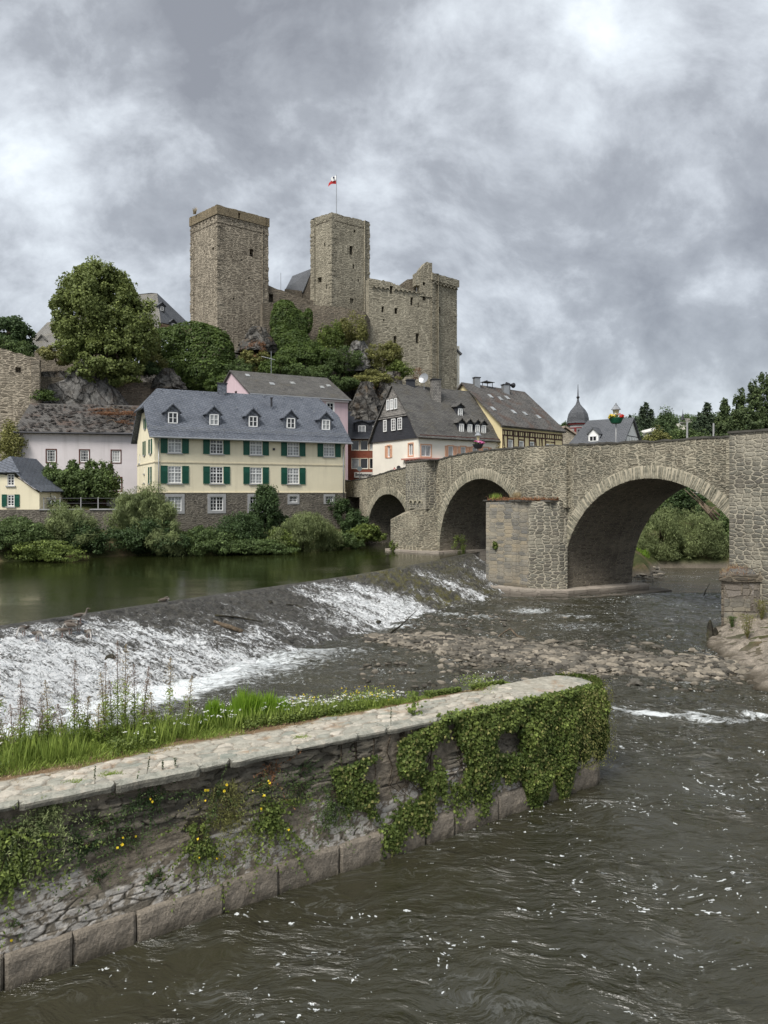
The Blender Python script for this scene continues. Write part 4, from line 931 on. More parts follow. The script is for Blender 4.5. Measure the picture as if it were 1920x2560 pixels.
# barrels: own UVs so that the courses run along the arch
def barrel():
    V, F, UV = [], [], []
    vs, fs = ms.v, ms.f
    for f in fs:
        k = len(V); P = [Vector(vs[i]) for i in f]
        for p in P: V.append(tuple(p))
        F.append((k, k + 1, k + 2, k + 3))
    return V, F
V, F = barrel(); V = np.array(V); cq = (V - np.array(PO)) @ np.array(PU); cn = (V - np.array(PO)) @ np.array(PN); arc = np.zeros(len(V))
for A in ARCH:
    c_ = (A[0] + A[1]) / 2; sel = (cq > A[0] - .01) & (cq < A[1] + .01); ang = np.arctan2(V[:, 2] - A[2], cq - c_); r_ = (A[1] - A[0]) / 2
    arc = np.where(sel, np.where(V[:, 2] > A[2], np.where(cq < c_, math.pi - ang, ang) * r_ + A[2], V[:, 2]), arc)
arc = np.where(arc == 0, V[:, 2], arc)
mesh_np('arch_barrel', V, np.array(F), M['barrel'], bridge, uv=np.stack([cn, arc], 1))
mt.build('coping', M['coping'], bridge)
# voussoirs: thin slates on edge round each arch, each arch ring one part
for A, th in zip(ARCH, (.78, .85, .75)):
    mb = MB(); mj = MB(); c_ = (A[0] + A[1]) / 2; a = (A[1] - A[0]) / 2; b_ = A[3] - A[2]; t = .0
    N_ = int(a * 3.1416 / .15); k = 0; ang = math.pi
    while ang > 0:
        dw = random.uniform(.08, .19) / a; a1 = max(0, ang - dw); g = .042 / a
        tl = th * random.uniform(.82, 1.12); ins = random.uniform(-.02, .03); pr = random.uniform(.03, .075); sk = random.uniform(-.015, .015)
        def P(an, r, b): return BF(c_ + (a + r) * math.cos(an), b, A[2] + (b_ + r) * math.sin(an))
        an0, an1 = ang - g * .5, a1 + g * .5
        vs = [P(an0, ins, pr), P(an1, ins, pr), P(an1 + sk, tl, pr * .7), P(an0 + sk, tl, pr * .7), P(an0, ins, -.3), P(an1, ins, -.3), P(an1 + sk, tl, -.3), P(an0 + sk, tl, -.3)]
        mb.add(vs, [(0, 1, 2, 3), (0, 4, 5, 1), (2, 6, 7, 3), (1, 5, 6, 2), (0, 3, 7, 4)]); ang = a1
    N2 = 60
    for i in range(N2):
        x0, x1 = math.pi * i / N2, math.pi * (i + 1) / N2
        q4(mj, P(x0, .0, .022), P(x1, .0, .022), P(x1, th * .98, .022), P(x0, th * .98, .022))
    m = bpy.data.materials.get('voussoir mat')
    if m is None:
        m, nt_, b = newmat('voussoir mat', .93, .15); p = posn(nt_); wn = noise(nt_, p, 5.5, 3, .6); wf = noise(nt_, p, 1.1, 4)
        c = ramp(nt_, wn, [(.32, (.095, .09, .07)), (.48, (.20, .19, .145)), (.62, (.31, .285, .215))]); c = mix(nt_, mrange(nt_, wf, .45, .7, 0, .5), c, (.42, .385, .30))
        lk(nt_, c, b.inputs['Base Color']); lk(nt_, bump(nt_, wn, .03), b.inputs['Normal'])
    mb.build('arch_ring', m, bridge); mj.build('arch_joint', M['arch_joint'], bridge)
# bays and piers
def pier_prism(name, ply, z0, z1, m): mb = MB(); mb.prism([(BF(q, b, 0).x, BF(q, b, 0).y) for q, b in ply], z0, z1); return mb.build(name, m, bridge)
pier_prism('refuge_bay', [(-20.2, -.2), (-20.0, .95), (-16.5, .95), (-16.35, -.2)], 5.6, [par_z(-20) + .02, par_z(-20) - .02, par_z(-17) + .0, par_z(-16.4)], M['pier_rubble'])
pier_prism('pier', [(-20.5, -.2), (-20.2, 2.4), (-17.0, 1.35), (-15.95, -.2)], -1.3, [5.7, 4.6, 5.6, 5.7], M['bridge'])
pier_prism('pier_ledge', [(-20.9, -.3), (-20.6, 2.75), (-16.6, 1.7), (-15.2, .5), (-14.9, -6.8), (-20.0, -6.8)], -1.3, 1.98, M['concrete'])
pier_prism('refuge_bay', [(-4.2, -.2), (-4.1, .32), (.25, .32), (.3, -.2)], 6.0, [par_z(-4), par_z(-4), par_z(0), par_z(0)], M['bridge'])
mb = MB(); fz = MB()
for k in range(3):                       # little blind arches on the second pier
    q_ = -18.9 + k * .75
    for j in range(7):
        a0 = math.pi * j / 7; a1 = math.pi * (j + 1) / 7; r0, r1 = .26, .36
        P4 = [BF(q_ + r * math.cos(a), b, 6.05 + r * math.sin(a)) for b in (1.0, 1.07) for a, r in ((a0, r0), (a1, r0), (a1, r1), (a0, r1))]
        mb.add(P4, [(4, 5, 6, 7), (0, 1, 5, 4), (2, 3, 7, 6)])
mb.build('blind_arch', M['voussoir'], bridge)
pier_prism('cutwater', [(-.35, -.2), (-1.64, 1.98), (-5.0, 3.08), (-5.65, 1.6), (-5.6, -.2)], -1.3, [6.45, 6.42, 6.32, 6.35, 6.42], M['cutwater'])
pier_prism('cutwater_side', [(.02, .01), (-.1, .6), (-1.60, 2.02), (-1.75, 1.9), (-.4, .01)], -1.3, [6.44, 6.43, 6.40, 6.3, 6.3], M['pier_rubble'])
pier_prism('plinth', [(.1, -7.3), (.75, -7.0), (.95, -3), (.75, .6), (-.2, 2.2), (-1.6, 3.1), (-5.2, 3.9), (-6.3, 2.2), (-6.2, -.3)], -1.3, .50, M['concrete'])
pier_prism('plinth_step', [(.4, -8.6), (1.7, -8.2), (1.75, -3), (1.45, 1.3), (.2, 3.1), (-1.6, 4.0), (-3.2, 4.0), (-3.0, 1.2)], -1.3, .10, M['concrete'])
pier_prism('pier', [(13.5, -.2), (13.45, 1.56), (21, 1.9), (21.5, -.2)], -1.3, [par_z(13.5) + .04, par_z(13.5) + .05, par_z(21) + .1, par_z(21)], M['pier_rubble'])
mb = MB()
for q_ in np.arange(13.4, 21, .62): mb.box(BF, q_, q_ + .60, -.35, 1.66 + (q_ - 13.4) * .045 + random.uniform(-.03, .03), par_z(q_) + .06, par_z(q_) + .18 + random.uniform(-.03, .04))
mb.build('coping', M['coping'], bridge)
mb = MB()
for q_ in np.arange(-20.1, -16.5, .7): mb.box(BF, q_, q_ + .68, -.3, 1.03, par_z(q_) + .0, par_z(q_) + .12 + random.uniform(-.02, .02))
mb.build('cap_stones', M['coping'], bridge); mb = MB()
for q_ in np.arange(-5.6, -.5, .6): mb.box(BF, q_, q_ + .58, -.2 , 1.9 - .18 * q_ if q_ < -1.8 else 1.3, 6.40, 6.48 + random.uniform(-.02, .04))
mb.build('cap_stones', M['coping'], bridge)

# ruined cutwater at the right edge, with dry grass on top
RF = frame((16.45, 36.0), (1, -.06), (-.47, -.88))
ruin = thing('ruined_pier', 'broken stone pier stump with dry brown growth on top at the right edge', 'pier ruin', RF(2, 0, 0))
mb = wallface(RF, 0, 6.5, -1, lambda a: 3.05 + .05 * math.sin(a * 3), (), 4.0, .5, .05, True); mb.build('masonry', masonry('weathered ruin blocks', .75, .34, [(.15, .135, .115), (.24, .21, .175), (.19, .165, .14), (.28, .25, .22)], (.22, .19, .15), .05, .05, ((.09, .08, .065), .6), dist=.1, rnd=.5), ruin)
mb = MB(); mb.box(RF, -.12, 6.6, -4.1, .12, 2.7, 2.98); mb.box(RF, .6, 6.5, -4.2, -1.3, 3.0, 3.5); mb.build('capping', M['castle_dark'], ruin)
mb = MB(); mb.box(RF, -.03, .07, -.3, .03, .3, 2.68); mb.build('corner_strip', M['castle_dark'], ruin); mb = MB(); mb.box(RF, .1, .95, 0, .05, .6, 1.2).box(RF, .97, 1.9, 0, .04, .6, 1.15).box(RF, .12, 1.35, 0, .03, 1.25, 1.85); mb.build('corner_block', M['cutwater'], ruin)
xs = np.linspace(-.08, 6.6, 60); ys = np.linspace(-.08, 3.9, 36); Xq, Yq = np.meshgrid(xs, ys, indexing='ij')
Zq = 3.02 + .75 * sstep(0, 4.5, Xq) * sstep(-.4, 1.6, Yq) * 1.1 + (fbm(Xq * 2, Yq * 2, 4, 4) - .5) * .45 + .25
Zq = Zq - .42 * (1 - sstep(0, .6, np.minimum(np.minimum(Xq + .08, 6.6 - Xq), np.minimum(Yq + .08, 3.9 - Yq))))
Vq = np.array([RF(a, -b_, c_) for a, b_, c_ in zip(Xq.ravel(), Yq.ravel(), Zq.ravel())])
mesh_np('rubble_cap', Vq, grid_faces(60, 36), M['rock_pale'], ruin)
ix = rng.integers(0, len(Vq), 5200); k = rng.random(5200) < .9
P = Vq[ix] + rng.normal(0, .05, (5200, 3)) + [0, 0, .05]; leaves_obj('dry_growth', P, np.tile([0, -1., .3], (5200, 1)), .17, L['rust'], ruin, .07, np.tile([0, 0, 1.], (5200, 1)))
ix = rng.integers(0, len(Vq), 1500); P = Vq[ix] + rng.normal(0, .06, (1500, 3)) + [0, 0, .1]; leaves_obj('straw', P, np.tile([0, -1., .3], (1500, 1)), .3, L['straw'], ruin, .04, np.tile([0, 0, 1.], (1500, 1)))

# ------------------------------------------------------------------ windows and houses
def window(h, F, a, c0, w, hh, cols=2, rows=3, fm='white', gm='glass', rec=.1, fw=.07, bar=.035, sill=None, surround=None, sw=.12, shut=None, shw=.5, name='window', transom=None, mull=.06):
    """frame and bars set in a recess; pane, sill and surround are its own pieces"""
    a0, a1 = a - w / 2, a + w / 2; b = -rec
    mb = MB(); mb.box(F, a0, a0 + fw, b, b + .07, c0, c0 + hh).box(F, a1 - fw, a1, b, b + .07, c0, c0 + hh).box(F, a0 + fw, a1 - fw, b, b + .07, c0, c0 + fw).box(F, a0 + fw, a1 - fw, b, b + .07, c0 + hh - fw, c0 + hh)
    if cols > 1:
        for i in range(1, cols):
            x = a0 + w * i / cols; t = mull if cols % 2 == 0 and i == cols // 2 else bar; mb.box(F, x - t / 2, x + t / 2, b, b + .055, c0 + fw, c0 + hh - fw)
    for j in range(1, rows):
        z = c0 + hh * j / rows; mb.box(F, a0 + fw, a1 - fw, b, b + .045, z - bar / 2, z + bar / 2)
    if transom: z = c0 + hh * transom; mb.box(F, a0 + fw, a1 - fw, b, b + .065, z - .05, z + .05)
    o = mb.build(name, M[fm], h)
    g = MB(); g.box(F, a0, a1, b - .04, b + .012, c0, c0 + hh); g.build('pane', M[gm], o)
    if sill: s = MB(); s.box(F, a0 - .12, a1 + .12, -.05, .11, c0 - .13, c0 - .01); s.build('sill', M[sill], o)
    if surround:
        s = MB(); s.box(F, a0 - sw, a0 + .005, -.08, .035, c0 - sw, c0 + hh + sw).box(F, a1 - .005, a1 + sw, -.08, .035, c0 - sw, c0 + hh + sw).box(F, a0 + .005, a1 - .005, -.08, .035, c0 + hh - .005, c0 + hh + sw).box(F, a0 + .005, a1 - .005, -.08, .035, c0 - sw, c0 + .005); s.build('surround', M[surround], o)
    if shut:
        for x0 in (a0 - shw - .04, a1 + .04):
            s = MB(); s.box(F, x0, x0 + shw, .01, .05, c0 - .04, c0 + hh + .04)
            s.box(F, x0, x0 + .06, .05, .075, c0 - .04, c0 + hh + .04).box(F, x0 + shw - .06, x0 + shw, .05, .075, c0 - .04, c0 + hh + .04)
            for z in (c0 - .04, c0 + hh * .68, c0 + hh - .04): s.box(F, x0 + .06, x0 + shw - .06, .05, .075, z, z + .08)
            z = c0 + .06
            while z < c0 + hh * .66: s.box(F, x0 + .06, x0 + shw - .06, .05, .064, z, z + .035); z += .075
            s.build('shutter', M[shut], h)
    return o
def opening(a, c0, w, h, d=.1): return (a - w / 2, a + w / 2, c0, c0 + h, d)
def roofslabs(h, name, polys, m, th=.14):
    mb = MB()
    for p in polys: mb.slab(p, th)
    return mb.build(name, m, h)
def pipe(h, pts, r=.05, name='downpipe', m='zinc'): mb = MB(); mb.path(pts, [r] * len(pts), 7); return mb.build(name, M[m], h, True)
def dormer(h, F, a, bf, zb, zt, w, peak, slope_back, mroof='slate_new', mwall='slate_new', ww=.75, wh=1.0, cols=2, rows=2, gm='glass'):
    """gabled dormer: front plane at b=bf, runs back slope_back metres into the roof"""
    G = shift(F, 0, bf); d = MB()
    d.box(G, a - w / 2, a + w / 2, -slope_back, -.06, zb - .05, zt); tri = [G(a - w / 2, 0, zt), G(a + w / 2, 0, zt), G(a, 0, peak), G(a - w / 2, -slope_back, zt), G(a + w / 2, -slope_back, zt), G(a, -slope_back, peak)]
    d.add([G(a - w / 2, -.06, zt), G(a + w / 2, -.06, zt), G(a, -.06, peak)] + tri[3:], [(0, 1, 2), (3, 5, 4), (0, 2, 5, 3), (2, 1, 4, 5)])
    o = d.build('dormer', M[mwall], h)
    e = .2; sl = (peak - zt) / (w / 2); r = MB()
    for s in (-1, 1): r.slab([G(a, .14, peak + .1), G(a + s * (w / 2 + e), .14, zt - e * sl + .1), G(a + s * (w / 2 + e), -slope_back, zt - e * sl + .1), G(a, -slope_back, peak + .1)], .1)
    r.build('dormer_roof', M[mroof], o)
    b = MB(); c0 = zb + .12; a0, a1 = a - ww / 2, a + ww / 2
    b.box(G, a0 - .02, a0 + .07, -.05, .05, c0, c0 + wh).box(G, a1 - .07, a1 + .02, -.05, .05, c0, c0 + wh).box(G, a0, a1, -.05, .05, c0, c0 + .08).box(G, a0, a1, -.05, .05, c0 + wh - .08, c0 + wh).box(G, a - .035, a + .035, -.05, .045, c0 + .08, c0 + wh - .08)
    for j in range(1, rows): b.box(G, a0 + .07, a1 - .07, -.05, .03, c0 + wh * j / rows - .018, c0 + wh * j / rows + .018)
    b.build('dormer_window', M['white'], o)
    g = MB(); g.box(G, a0, a1, -.055, -.02, c0, c0 + wh); g.build('dormer_pane', M[gm], o)
    return o
def chimney(h, p, w, d, z0, z1, m='slate_fine', cap=True):
    F = frame((p[0], p[1]), (1, .3)); mb = MB(); mb.box(F, -w / 2, w / 2, -d / 2, d / 2, z0, z1)
    o = mb.build('chimney', M[m], h)
    if cap: c = MB(); c.box(F, -w / 2 - .08, w / 2 + .08, -d / 2 - .08, d / 2 + .08, z1, z1 + .1); c.build('chimney_cap', M['darkmetal'], o)
    return o
def quad_house(h, C, Rv, Lv, zb, ze, zr, m, holesR=(), holesL=(), gm=None, th=.3):
    """walls of a gabled house: C near corner, Rv along the eaves wall, Lv along the left gable wall"""
    C = Vector((*C, 0)); Rv = Vector((*Rv, 0)); Lv = Vector((*Lv, 0)); nR = Vector((Rv.y, -Rv.x, 0)).normalized(); nL = Vector((-Lv.y, Lv.x, 0)).normalized()
    FR = frame(C, Rv, nR); lr, ll = Rv.length, Lv.length
    FL = frame(C + Lv, -Lv, nL)          # a runs from the far end towards the near corner
    wallface(FR, 0, lr, zb, ze, holesR, th).build('wall', M[m], h)
    wallface(FL, 0, ll, zb, lambda a: ze + (zr - ze) * (1 - abs(a - ll / 2) / (ll / 2)) if zr > ze else ze, holesL, th, .6).build('gable_wall', M[gm or m], h)
    FB = frame(C + Lv + Rv, -Rv, -nR); wallface(FB, 0, lr, zb, ze, (), th).build('wall', M[m], h)
    FE = frame(C + Rv, Lv, -nL); wallface(FE, 0, ll, zb, lambda a: ze + (zr - ze) * (1 - abs(a - ll / 2) / (ll / 2)), (), th, .6).build('gable_wall', M[gm or m], h)
    return FR, FL
def gable_roof(h, C, Rv, Lv, ze, zr, m, eo=.4, go=.3, th=.14, name='roof'):
    C = Vector((*C, 0)); Rv = Vector((*Rv, 0)); Lv = Vector((*Lv, 0)); u = Rv.normalized(); l = Lv.normalized()
    s = (zr - ze) / (Lv.length / 2); polys = []
    for sg, base in ((-1, C), (1, C + Lv)):
        e0 = base + l * eo * sg - u * go; e1 = base + l * eo * sg + Rv + u * go; z = ze - eo * s + .16
        r0 = C + Lv / 2 - u * go; r1 = r0 + Rv + u * 2 * go
        polys.append([Vector((e0.x, e0.y, z)), Vector((e1.x, e1.y, z)), Vector((r1.x, r1.y, zr + .16)), Vector((r0.x, r0.y, zr + .16))])
    return roofslabs(h, name, polys, m, th)
def skylight(h, F, a, b, c, w=.55, l=.8, sl=1.0, m='curtain'):
    """rooflight lying on a slope: b, c is its lower edge, sl = rise per metre inwards"""
    k = math.hypot(1, sl); dx, dz = l / k, l * sl / k; nx, nz = sl / k, 1 / k
    P = [F(a - w / 2, b, c), F(a + w / 2, b, c), F(a + w / 2, b - dx, c + dz), F(a - w / 2, b - dx, c + dz)]
    up = F(0, nx, nz) - F(0, 0, 0); P = [p + up * .09 for p in P]; mb = MB(); mb.slab(P, .1); return mb.build('roof_window', M[m], h)

# ---- cream house with green shutters on the river
AC = (-21.1, 68.0); AR = (17.07, 8.82); AL = (-4.5, 8.71)
hA = thing('riverside_house', 'large cream house with dark green shutters and five slate dormers on the river bank', 'house', (AC[0], AC[1], 3.0))
FA = frame(AC, AR); kx = [1.83, 5.75, 9.65, 13.5, 17.4]; FS = frame((AC[0] + AL[0], AC[1] + AL[1]), (-AL[0], -AL[1]))
wh = [opening(k, 10.72, 1.25, 1.34) for k in kx] + [opening(k, 7.9, 1.25, 1.58) for k in kx[:4]]
hl = [opening(9.8 - 2.0, 10.72, .75, 1.3), opening(9.8 - 5.4, 10.72, .6, 1.3), opening(9.8 - 2.2, 7.9, .7, 1.5), opening(9.8 - 5.5, 8.9, .35, .6), opening(9.8 - 5.5, 8.0, .3, .5), opening(9.8 - 3.2, 13.3, .5, .95), opening(9.8 - 5.0, 13.3, .5, .95), opening(9.8 - 8.3, 10.0, .55, .9)]
wallface(FA, 0, 19.2, 7.0, 12.55, wh).build('wall', M['cream'], hA)
wallface(FS, 0, 9.8, 7.0, lambda a: 12.3 + 2.65 * min(1, (4.9 - abs(a - 4.9)) / 2.9), hl, .3, .4).build('wall', M['cream'], hA)
FSR = frame((AC[0] + AR[0], AC[1] + AR[1]), AL, (AR[0], AR[1])); wallface(FSR, 0, 9.8, 7.0, lambda a: 12.3 + 2.65 * min(1, (4.9 - abs(a - 4.9)) / 2.9), (), .3, .4).build('wall', M['cream'], hA)
bh = [opening(k, 5.3, 1.25, 1.33, .18) for k in kx[:3]] + [opening(k, 6.05, .85, .6, .18) for k in kx[3:]]
G0 = shift(FA, 0, .06); wallface(G0, -.06, 19.26, 1.5, 6.98, bh, .36).build('basement_wall', M['rub_house'], hA)
G1 = shift(FS, 0, .06); wallface(G1, 0, 9.8, 1.5, 6.98, (), .36).build('basement_wall', M['rub_house'], hA)
wallface(shift(FSR, 0, .06), 0, 9.8, 1.5, 6.98, (), .36).build('basement_wall', M['rub_house'], hA)
mb = MB(); mb.box(FA, -.05, 19.25, 0, .06, 9.79, 9.89).box(FS, 0, 9.8, 0, .06, 9.79, 9.89).box(FA, -.08, 19.28, .0, .1, 6.98, 7.06).box(FS, 0, 9.8, .0, .1, 6.98, 7.06); mb.build('string_course', plain('cream string course', (.62, .55, .40), .85), hA)
cg = ['curtain', 'glass', 'curtain', 'curtain', 'curtain']
for i, k in enumerate(kx):
    window(hA, FA, k, 10.72, 1.25, 1.34, 4, 4, gm=cg[i], sill='ashlar_grey', shut='green', shw=.62, transom=.72, mull=.09)
    if i < 4: window(hA, FA, k, 7.9, 1.25, 1.58, 4, 5, gm=cg[i], sill='ashlar_grey', shut='green', shw=.62, transom=.62, mull=.09)
    if i < 3: window(hA, G0, k, 5.3, 1.25, 1.33, 4, 4, gm='glass' if i else 'curtain', rec=.16, surround='ashlar_grey', sw=.26, mull=.09)
    else: window(hA, G0, k, 6.05, .85, .6, 4, 2, gm='glass', rec=.16, surround='ashlar_grey', sw=.2)
window(hA, FS, 7.8, 10.72, .75, 1.3, 2, 3, sill='ashlar_grey', shut='green', shw=.42); window(hA, FS, 4.4, 10.72, .6, 1.3, 2, 3, sill='ashlar_grey', shut='green', shw=.36)
window(hA, FS, 7.6, 7.9, .7, 1.5, 2, 4, sill='ashlar_grey', shut='green', shw=.42); window(hA, FS, 4.3, 8.9, .35, .6, 1, 1, sill='ashlar_grey'); window(hA, FS, 4.3, 8.0, .3, .5, 1, 1, sill='ashlar_grey')
window(hA, FS, 6.6, 13.3, .5, .95, 1, 2, sill='ashlar_grey', shut='green', shw=.32); window(hA, FS, 4.8, 13.3, .5, .95, 1, 2, sill='ashlar_grey', shut='green', shw=.32); window(hA, FS, 1.5, 10.0, .55, .9, 2, 2, sill='ashlar_grey')
def PA(k, w, z): p = FA(k, -w, 0); return Vector((p.x, p.y, z))
zr, zh = 17.3, 15.35; hw = 4.9; kh = (zr - zh) / (zr - 12.45) * hw
L0 = -.55; R0 = 19.75; wh_ = 4.9 - kh
roofslabs(hA, 'roof', [
    [PA(L0, -.65, 12.15), PA(R0, -.65, 12.15), PA(R0, .35, 12.98), PA(L0, .35, 12.98)],
    [PA(L0, .35, 12.98), PA(R0, .35, 12.98), PA(R0 - .05, wh_, zh), PA(18.3, 4.9, zr), PA(1.1, 4.9, zr), PA(L0 + .05, wh_, zh)],
    [PA(R0, 10.4, 12.2), PA(L0, 10.4, 12.2), PA(L0 + .05, 9.8 - wh_, zh), PA(1.1, 4.9, zr), PA(18.3, 4.9, zr), PA(R0 - .05, 9.8 - wh_, zh)],
    [PA(L0 - .25, wh_ - .2, zh - .3), PA(1.1, 4.9, zr + .02), PA(L0 - .25, 9.8 - wh_ + .2, zh - .3)], [PA(R0 + .1, wh_ - .2, zh - .3), PA(18.3, 4.9, zr + .02), PA(R0 + .1, 9.8 - wh_ + .2, zh - .3)]], M['slate_new'], .16)
mb = MB(); mb.tube(PA(L0, -.72, 12.08), PA(R0, -.72, 12.08), .085); mb.build('gutter', M['zinc'], hA)
pipe(hA, [PA(.35, -.7, 12.05), PA(.35, -.12, 11.6), PA(.35, -.12, 6.2)]); pipe(hA, [PA(18.95, -.7, 12.05), PA(18.95, -.12, 11.6), PA(18.95, -.12, 6.6)])
mb = MB(); mb.tube(PA(L0 + .1, -.05, 12.98), PA(R0 - .1, -.05, 12.98), .02).tube(PA(L0 + .1, -.05, 13.12), PA(R0 - .1, -.05, 13.12), .02)
for k in np.arange(0, 19.6, 1.3): mb.tube(PA(k, .0, 12.75), PA(k, -.05, 13.14), .018)
mb.build('snow_guard', M['zinc'], hA)
mb = MB()
for i in range(9):
    for wv, zv in ((4.55, 17.12), (2.9, 15.55)): mb.box(frame(PA(1.4 + i * 2.1 + (wv < 4) * .8, wv, 0), AR), -.03, .03, -.05, .12, zv, zv + .12)
mb.build('snow_hook', M['zinc'], hA)
for k, g in zip([1.85, 5.75, 9.65, 13.6, 17.45], ['glass', 'curtain', 'glass', 'glass', 'curtain']): dormer(hA, FA, k, -.95, 13.42, 14.68, 1.35, 15.35, 2.2, ww=.85, wh=1.05, gm=g)
chimney(hA, PA(7.6, 4.9, 0), .9, .6, 16.6, 18.15, 'slate_new')
mb = MB(); mb.tube(PA(12.3, 3.2, 15.9), PA(12.3, 3.2, 16.75), .11).tube(PA(12.3, 3.2, 16.75), PA(12.3, 3.2, 16.85), .17); mb.build('vent_pipe', M['darkmetal'], hA)
mb = MB(); mb.box(FA, 11.35, 11.55, 0, .12, 11.2, 11.42); mb.build('wall_box', M['darkmetal'], hA)

# ---- pale mauve house, left
BC = (-39.4, 80.0); BR = (12.9, 2.6)
hB = thing('mauve_house', 'long pale mauve rendered house with a decayed mossy slate roof against the rock', 'house', (-33, 80, 4.5)); FB = frame(BC, BR)
lw = Vector(BR).length
def bk(px): return ((px - 960) / FPX * BC[1] - BC[0]) / (FB.u.x - (px - 960) / FPX * FB.u.y)
kb = [bk(p_) for p_ in (128, 211, 290)]; kl = [bk(211), bk(291)]
hb = [opening(k, 10.35, .95, 1.35, .16) for k in kb] + [opening(k, 7.25, 1.0, 1.4, .16) for k in kl]
wallface(FB, 0, lw + 1, 4.2, 13.75, hb, .4).build('wall', M['pinkwhite'], hB)
for k, g in zip(kb, ('glass', 'glass', 'blind')): window(hB, FB, k, 10.35, .95, 1.35, 3, 4, gm=g, rec=.12, fw=.13, bar=.03, surround='brown', sw=.1)
for k in kl: window(hB, FB, k, 7.25, 1.0, 1.4, 3, 4, gm='glass', rec=.12, fw=.1, surround='brown', sw=.13)
FBL = frame(FB(0, -8.5, 0), -(-FB.n) * 1.0, -FB.u); wallface(FBL, 0, 8.5, 4.2, lambda a: 17.2 - a * .41, (), .4, 1).build('side_wall', M['white'] if 0 else M['pinkwhite'], hB)
FBR = frame(FB(lw + 1, 0, 0), -FB.n, FB.u); wallface(FBR, 0, 8.5, 4.2, lambda a: 13.7 + a * .41, (), .4, 1).build('side_wall', M['pinkwhite'], hB)
def PB(k, w, z): p = FB(k, -w, 0); return Vector((p.x, p.y, z))
roofslabs(hB, 'roof', [[PB(-.55, -.5, 13.62), PB(lw + 1.2, -.5, 13.62), PB(lw + 1.2, 7.8, 17.6), PB(-.9, 7.8, 17.6)]], M['slate_brown'], .25)
# sagging roof edge of broken slates
mb = MB()
for i in range(420):
    a = random.uniform(-.4, lw + 1); w_ = random.uniform(-.4, 7.4); z = 13.66 + (w_ + .5) * .4795 + .02; s = random.uniform(.15, .3); r_ = random.uniform(.02, .09)
    mb.box(frame(PB(a, w_, 0), (1, random.uniform(-.2, .5))), 0, s * 1.3, -.02, s, z + r_ * .2, z + .03 + r_)
mb.build('broken_slates', M['slate_brown'], hB)['kind'] = 'stuff'
mb = MB(); mb.tube(PB(-.5, -.58, 13.5), PB(lw + 1.1, -.58, 13.5), .09).tube(PB(lw - 6, -.55, 13.62), PB(lw + 1, -.5, 13.56), .06); mb.build('gutter', M['darkmetal'], hB)
pipe(hB, [PB(-.15, -.58, 13.45), PB(.25, -.12, 12.8), PB(.25, -.12, 5)])
P, N, T = clumps([(*PB(9.2, 4.2, 16.05), 3.3, 2.6, .34), (*PB(11.5, 2, 15.1), 1.8, 1.7, .3), (*PB(7.8, 6, 16.7), 1.8, 1.2, .25)], 5200, 12, .4)
leaves_obj('dead_creeper', P, N, .3, L['rust'], hB, .12, None, T * .6)
for i in range(26):
    mb = MB()
    p0 = PB(random.uniform(7, 12.5), random.uniform(1, 6.5), 0); p0.z = 16.1; p1 = p0 + Vector((random.uniform(-1.5, 1.5), random.uniform(-1, 1), 0)); 
    for p_ in (p0, p1): w_ = (p_ - PB(0, 0, 0)).dot(-FB.n); p_.z = 13.85 + (w_ + .5) * .4795 + random.uniform(.1, .4)
    pm = p0.lerp(p1, .5) + Vector((0, 0, .25)); mb.path([p0, pm, p1], [.03, .03, .015], 5); mb.build('dead_stem', M['deadwood'], hB)

# ---- small cream house at the left edge
hC = thing('small_cream_house', 'small cream gabled house with green shutters at the left edge of the bank', 'house', (-34, 66, 4))
FC = frame((-38.2, 66.0), (1, .03)); lc = 7.35
def tC(a): return float(np.interp(a, [0, 1.6, 3.9, 5.2, 7.35], [6.3, 8.5, 8.65, 8.45, 6.95]))
kc = (25 - 960) / FPX * 66 + 38.2
wallface(FC, 0, lc, 5.5, tC, [opening(kc, 7.65, .62, 1.02, .1), opening(kc, 5.8, .62, 1.02, .1)], .3, .5).build('wall', M['cream'], hC)
window(hC, FC, kc, 7.65, .62, 1.02, 2, 4, sill='ashlar_grey'); window(hC, FC, kc, 5.8, .62, 1.02, 2, 4, sill='ashlar_grey', shut='green', shw=.42)
wallface(shift(FC, 0, .05), -.5, lc + .05, 1.8, 5.48, (), .35).build('basement_wall', M['rub_house'], hC)
FCR = frame(FC(lc, 0, 0), -FC.n, FC.u); wallface(FCR, 0, 6.5, 1.8, 7.3, (), .3).build('wall', M['cream'], hC)
def PC(a, w, z): p = FC(a, -w, 0); return Vector((p.x, p.y, z))
xr = 4.05
roofslabs(hC, 'roof', [[PC(5.55, -.3, 8.78), PC(6.7, -.3, 7.75), PC(6.7, 7, 7.75), PC(5.55, 7, 8.78)], [PC(6.7, -.3, 7.75), PC(7.7, -.3, 7.15), PC(7.7, 7, 7.15), PC(6.7, 7, 7.75)], [PC(xr, 1.6, 10.35), PC(5.55, -.3, 8.78), PC(5.55, 7, 8.78), PC(xr, 7, 10.35)],
    [PC(xr, 1.6, 10.35), PC(2.5, -.3, 8.9), PC(2.5, 7, 8.9), PC(xr, 7, 10.35)], [PC(2.3, -.35, 8.83), PC(5.75, -.35, 8.83), PC(xr, 1.6, 10.37)], [PC(2.5, -.3, 8.9), PC(.2, -.3, 6.9), PC(.2, 7, 6.9), PC(2.5, 7, 8.9)]], M['slate_new'], .12)
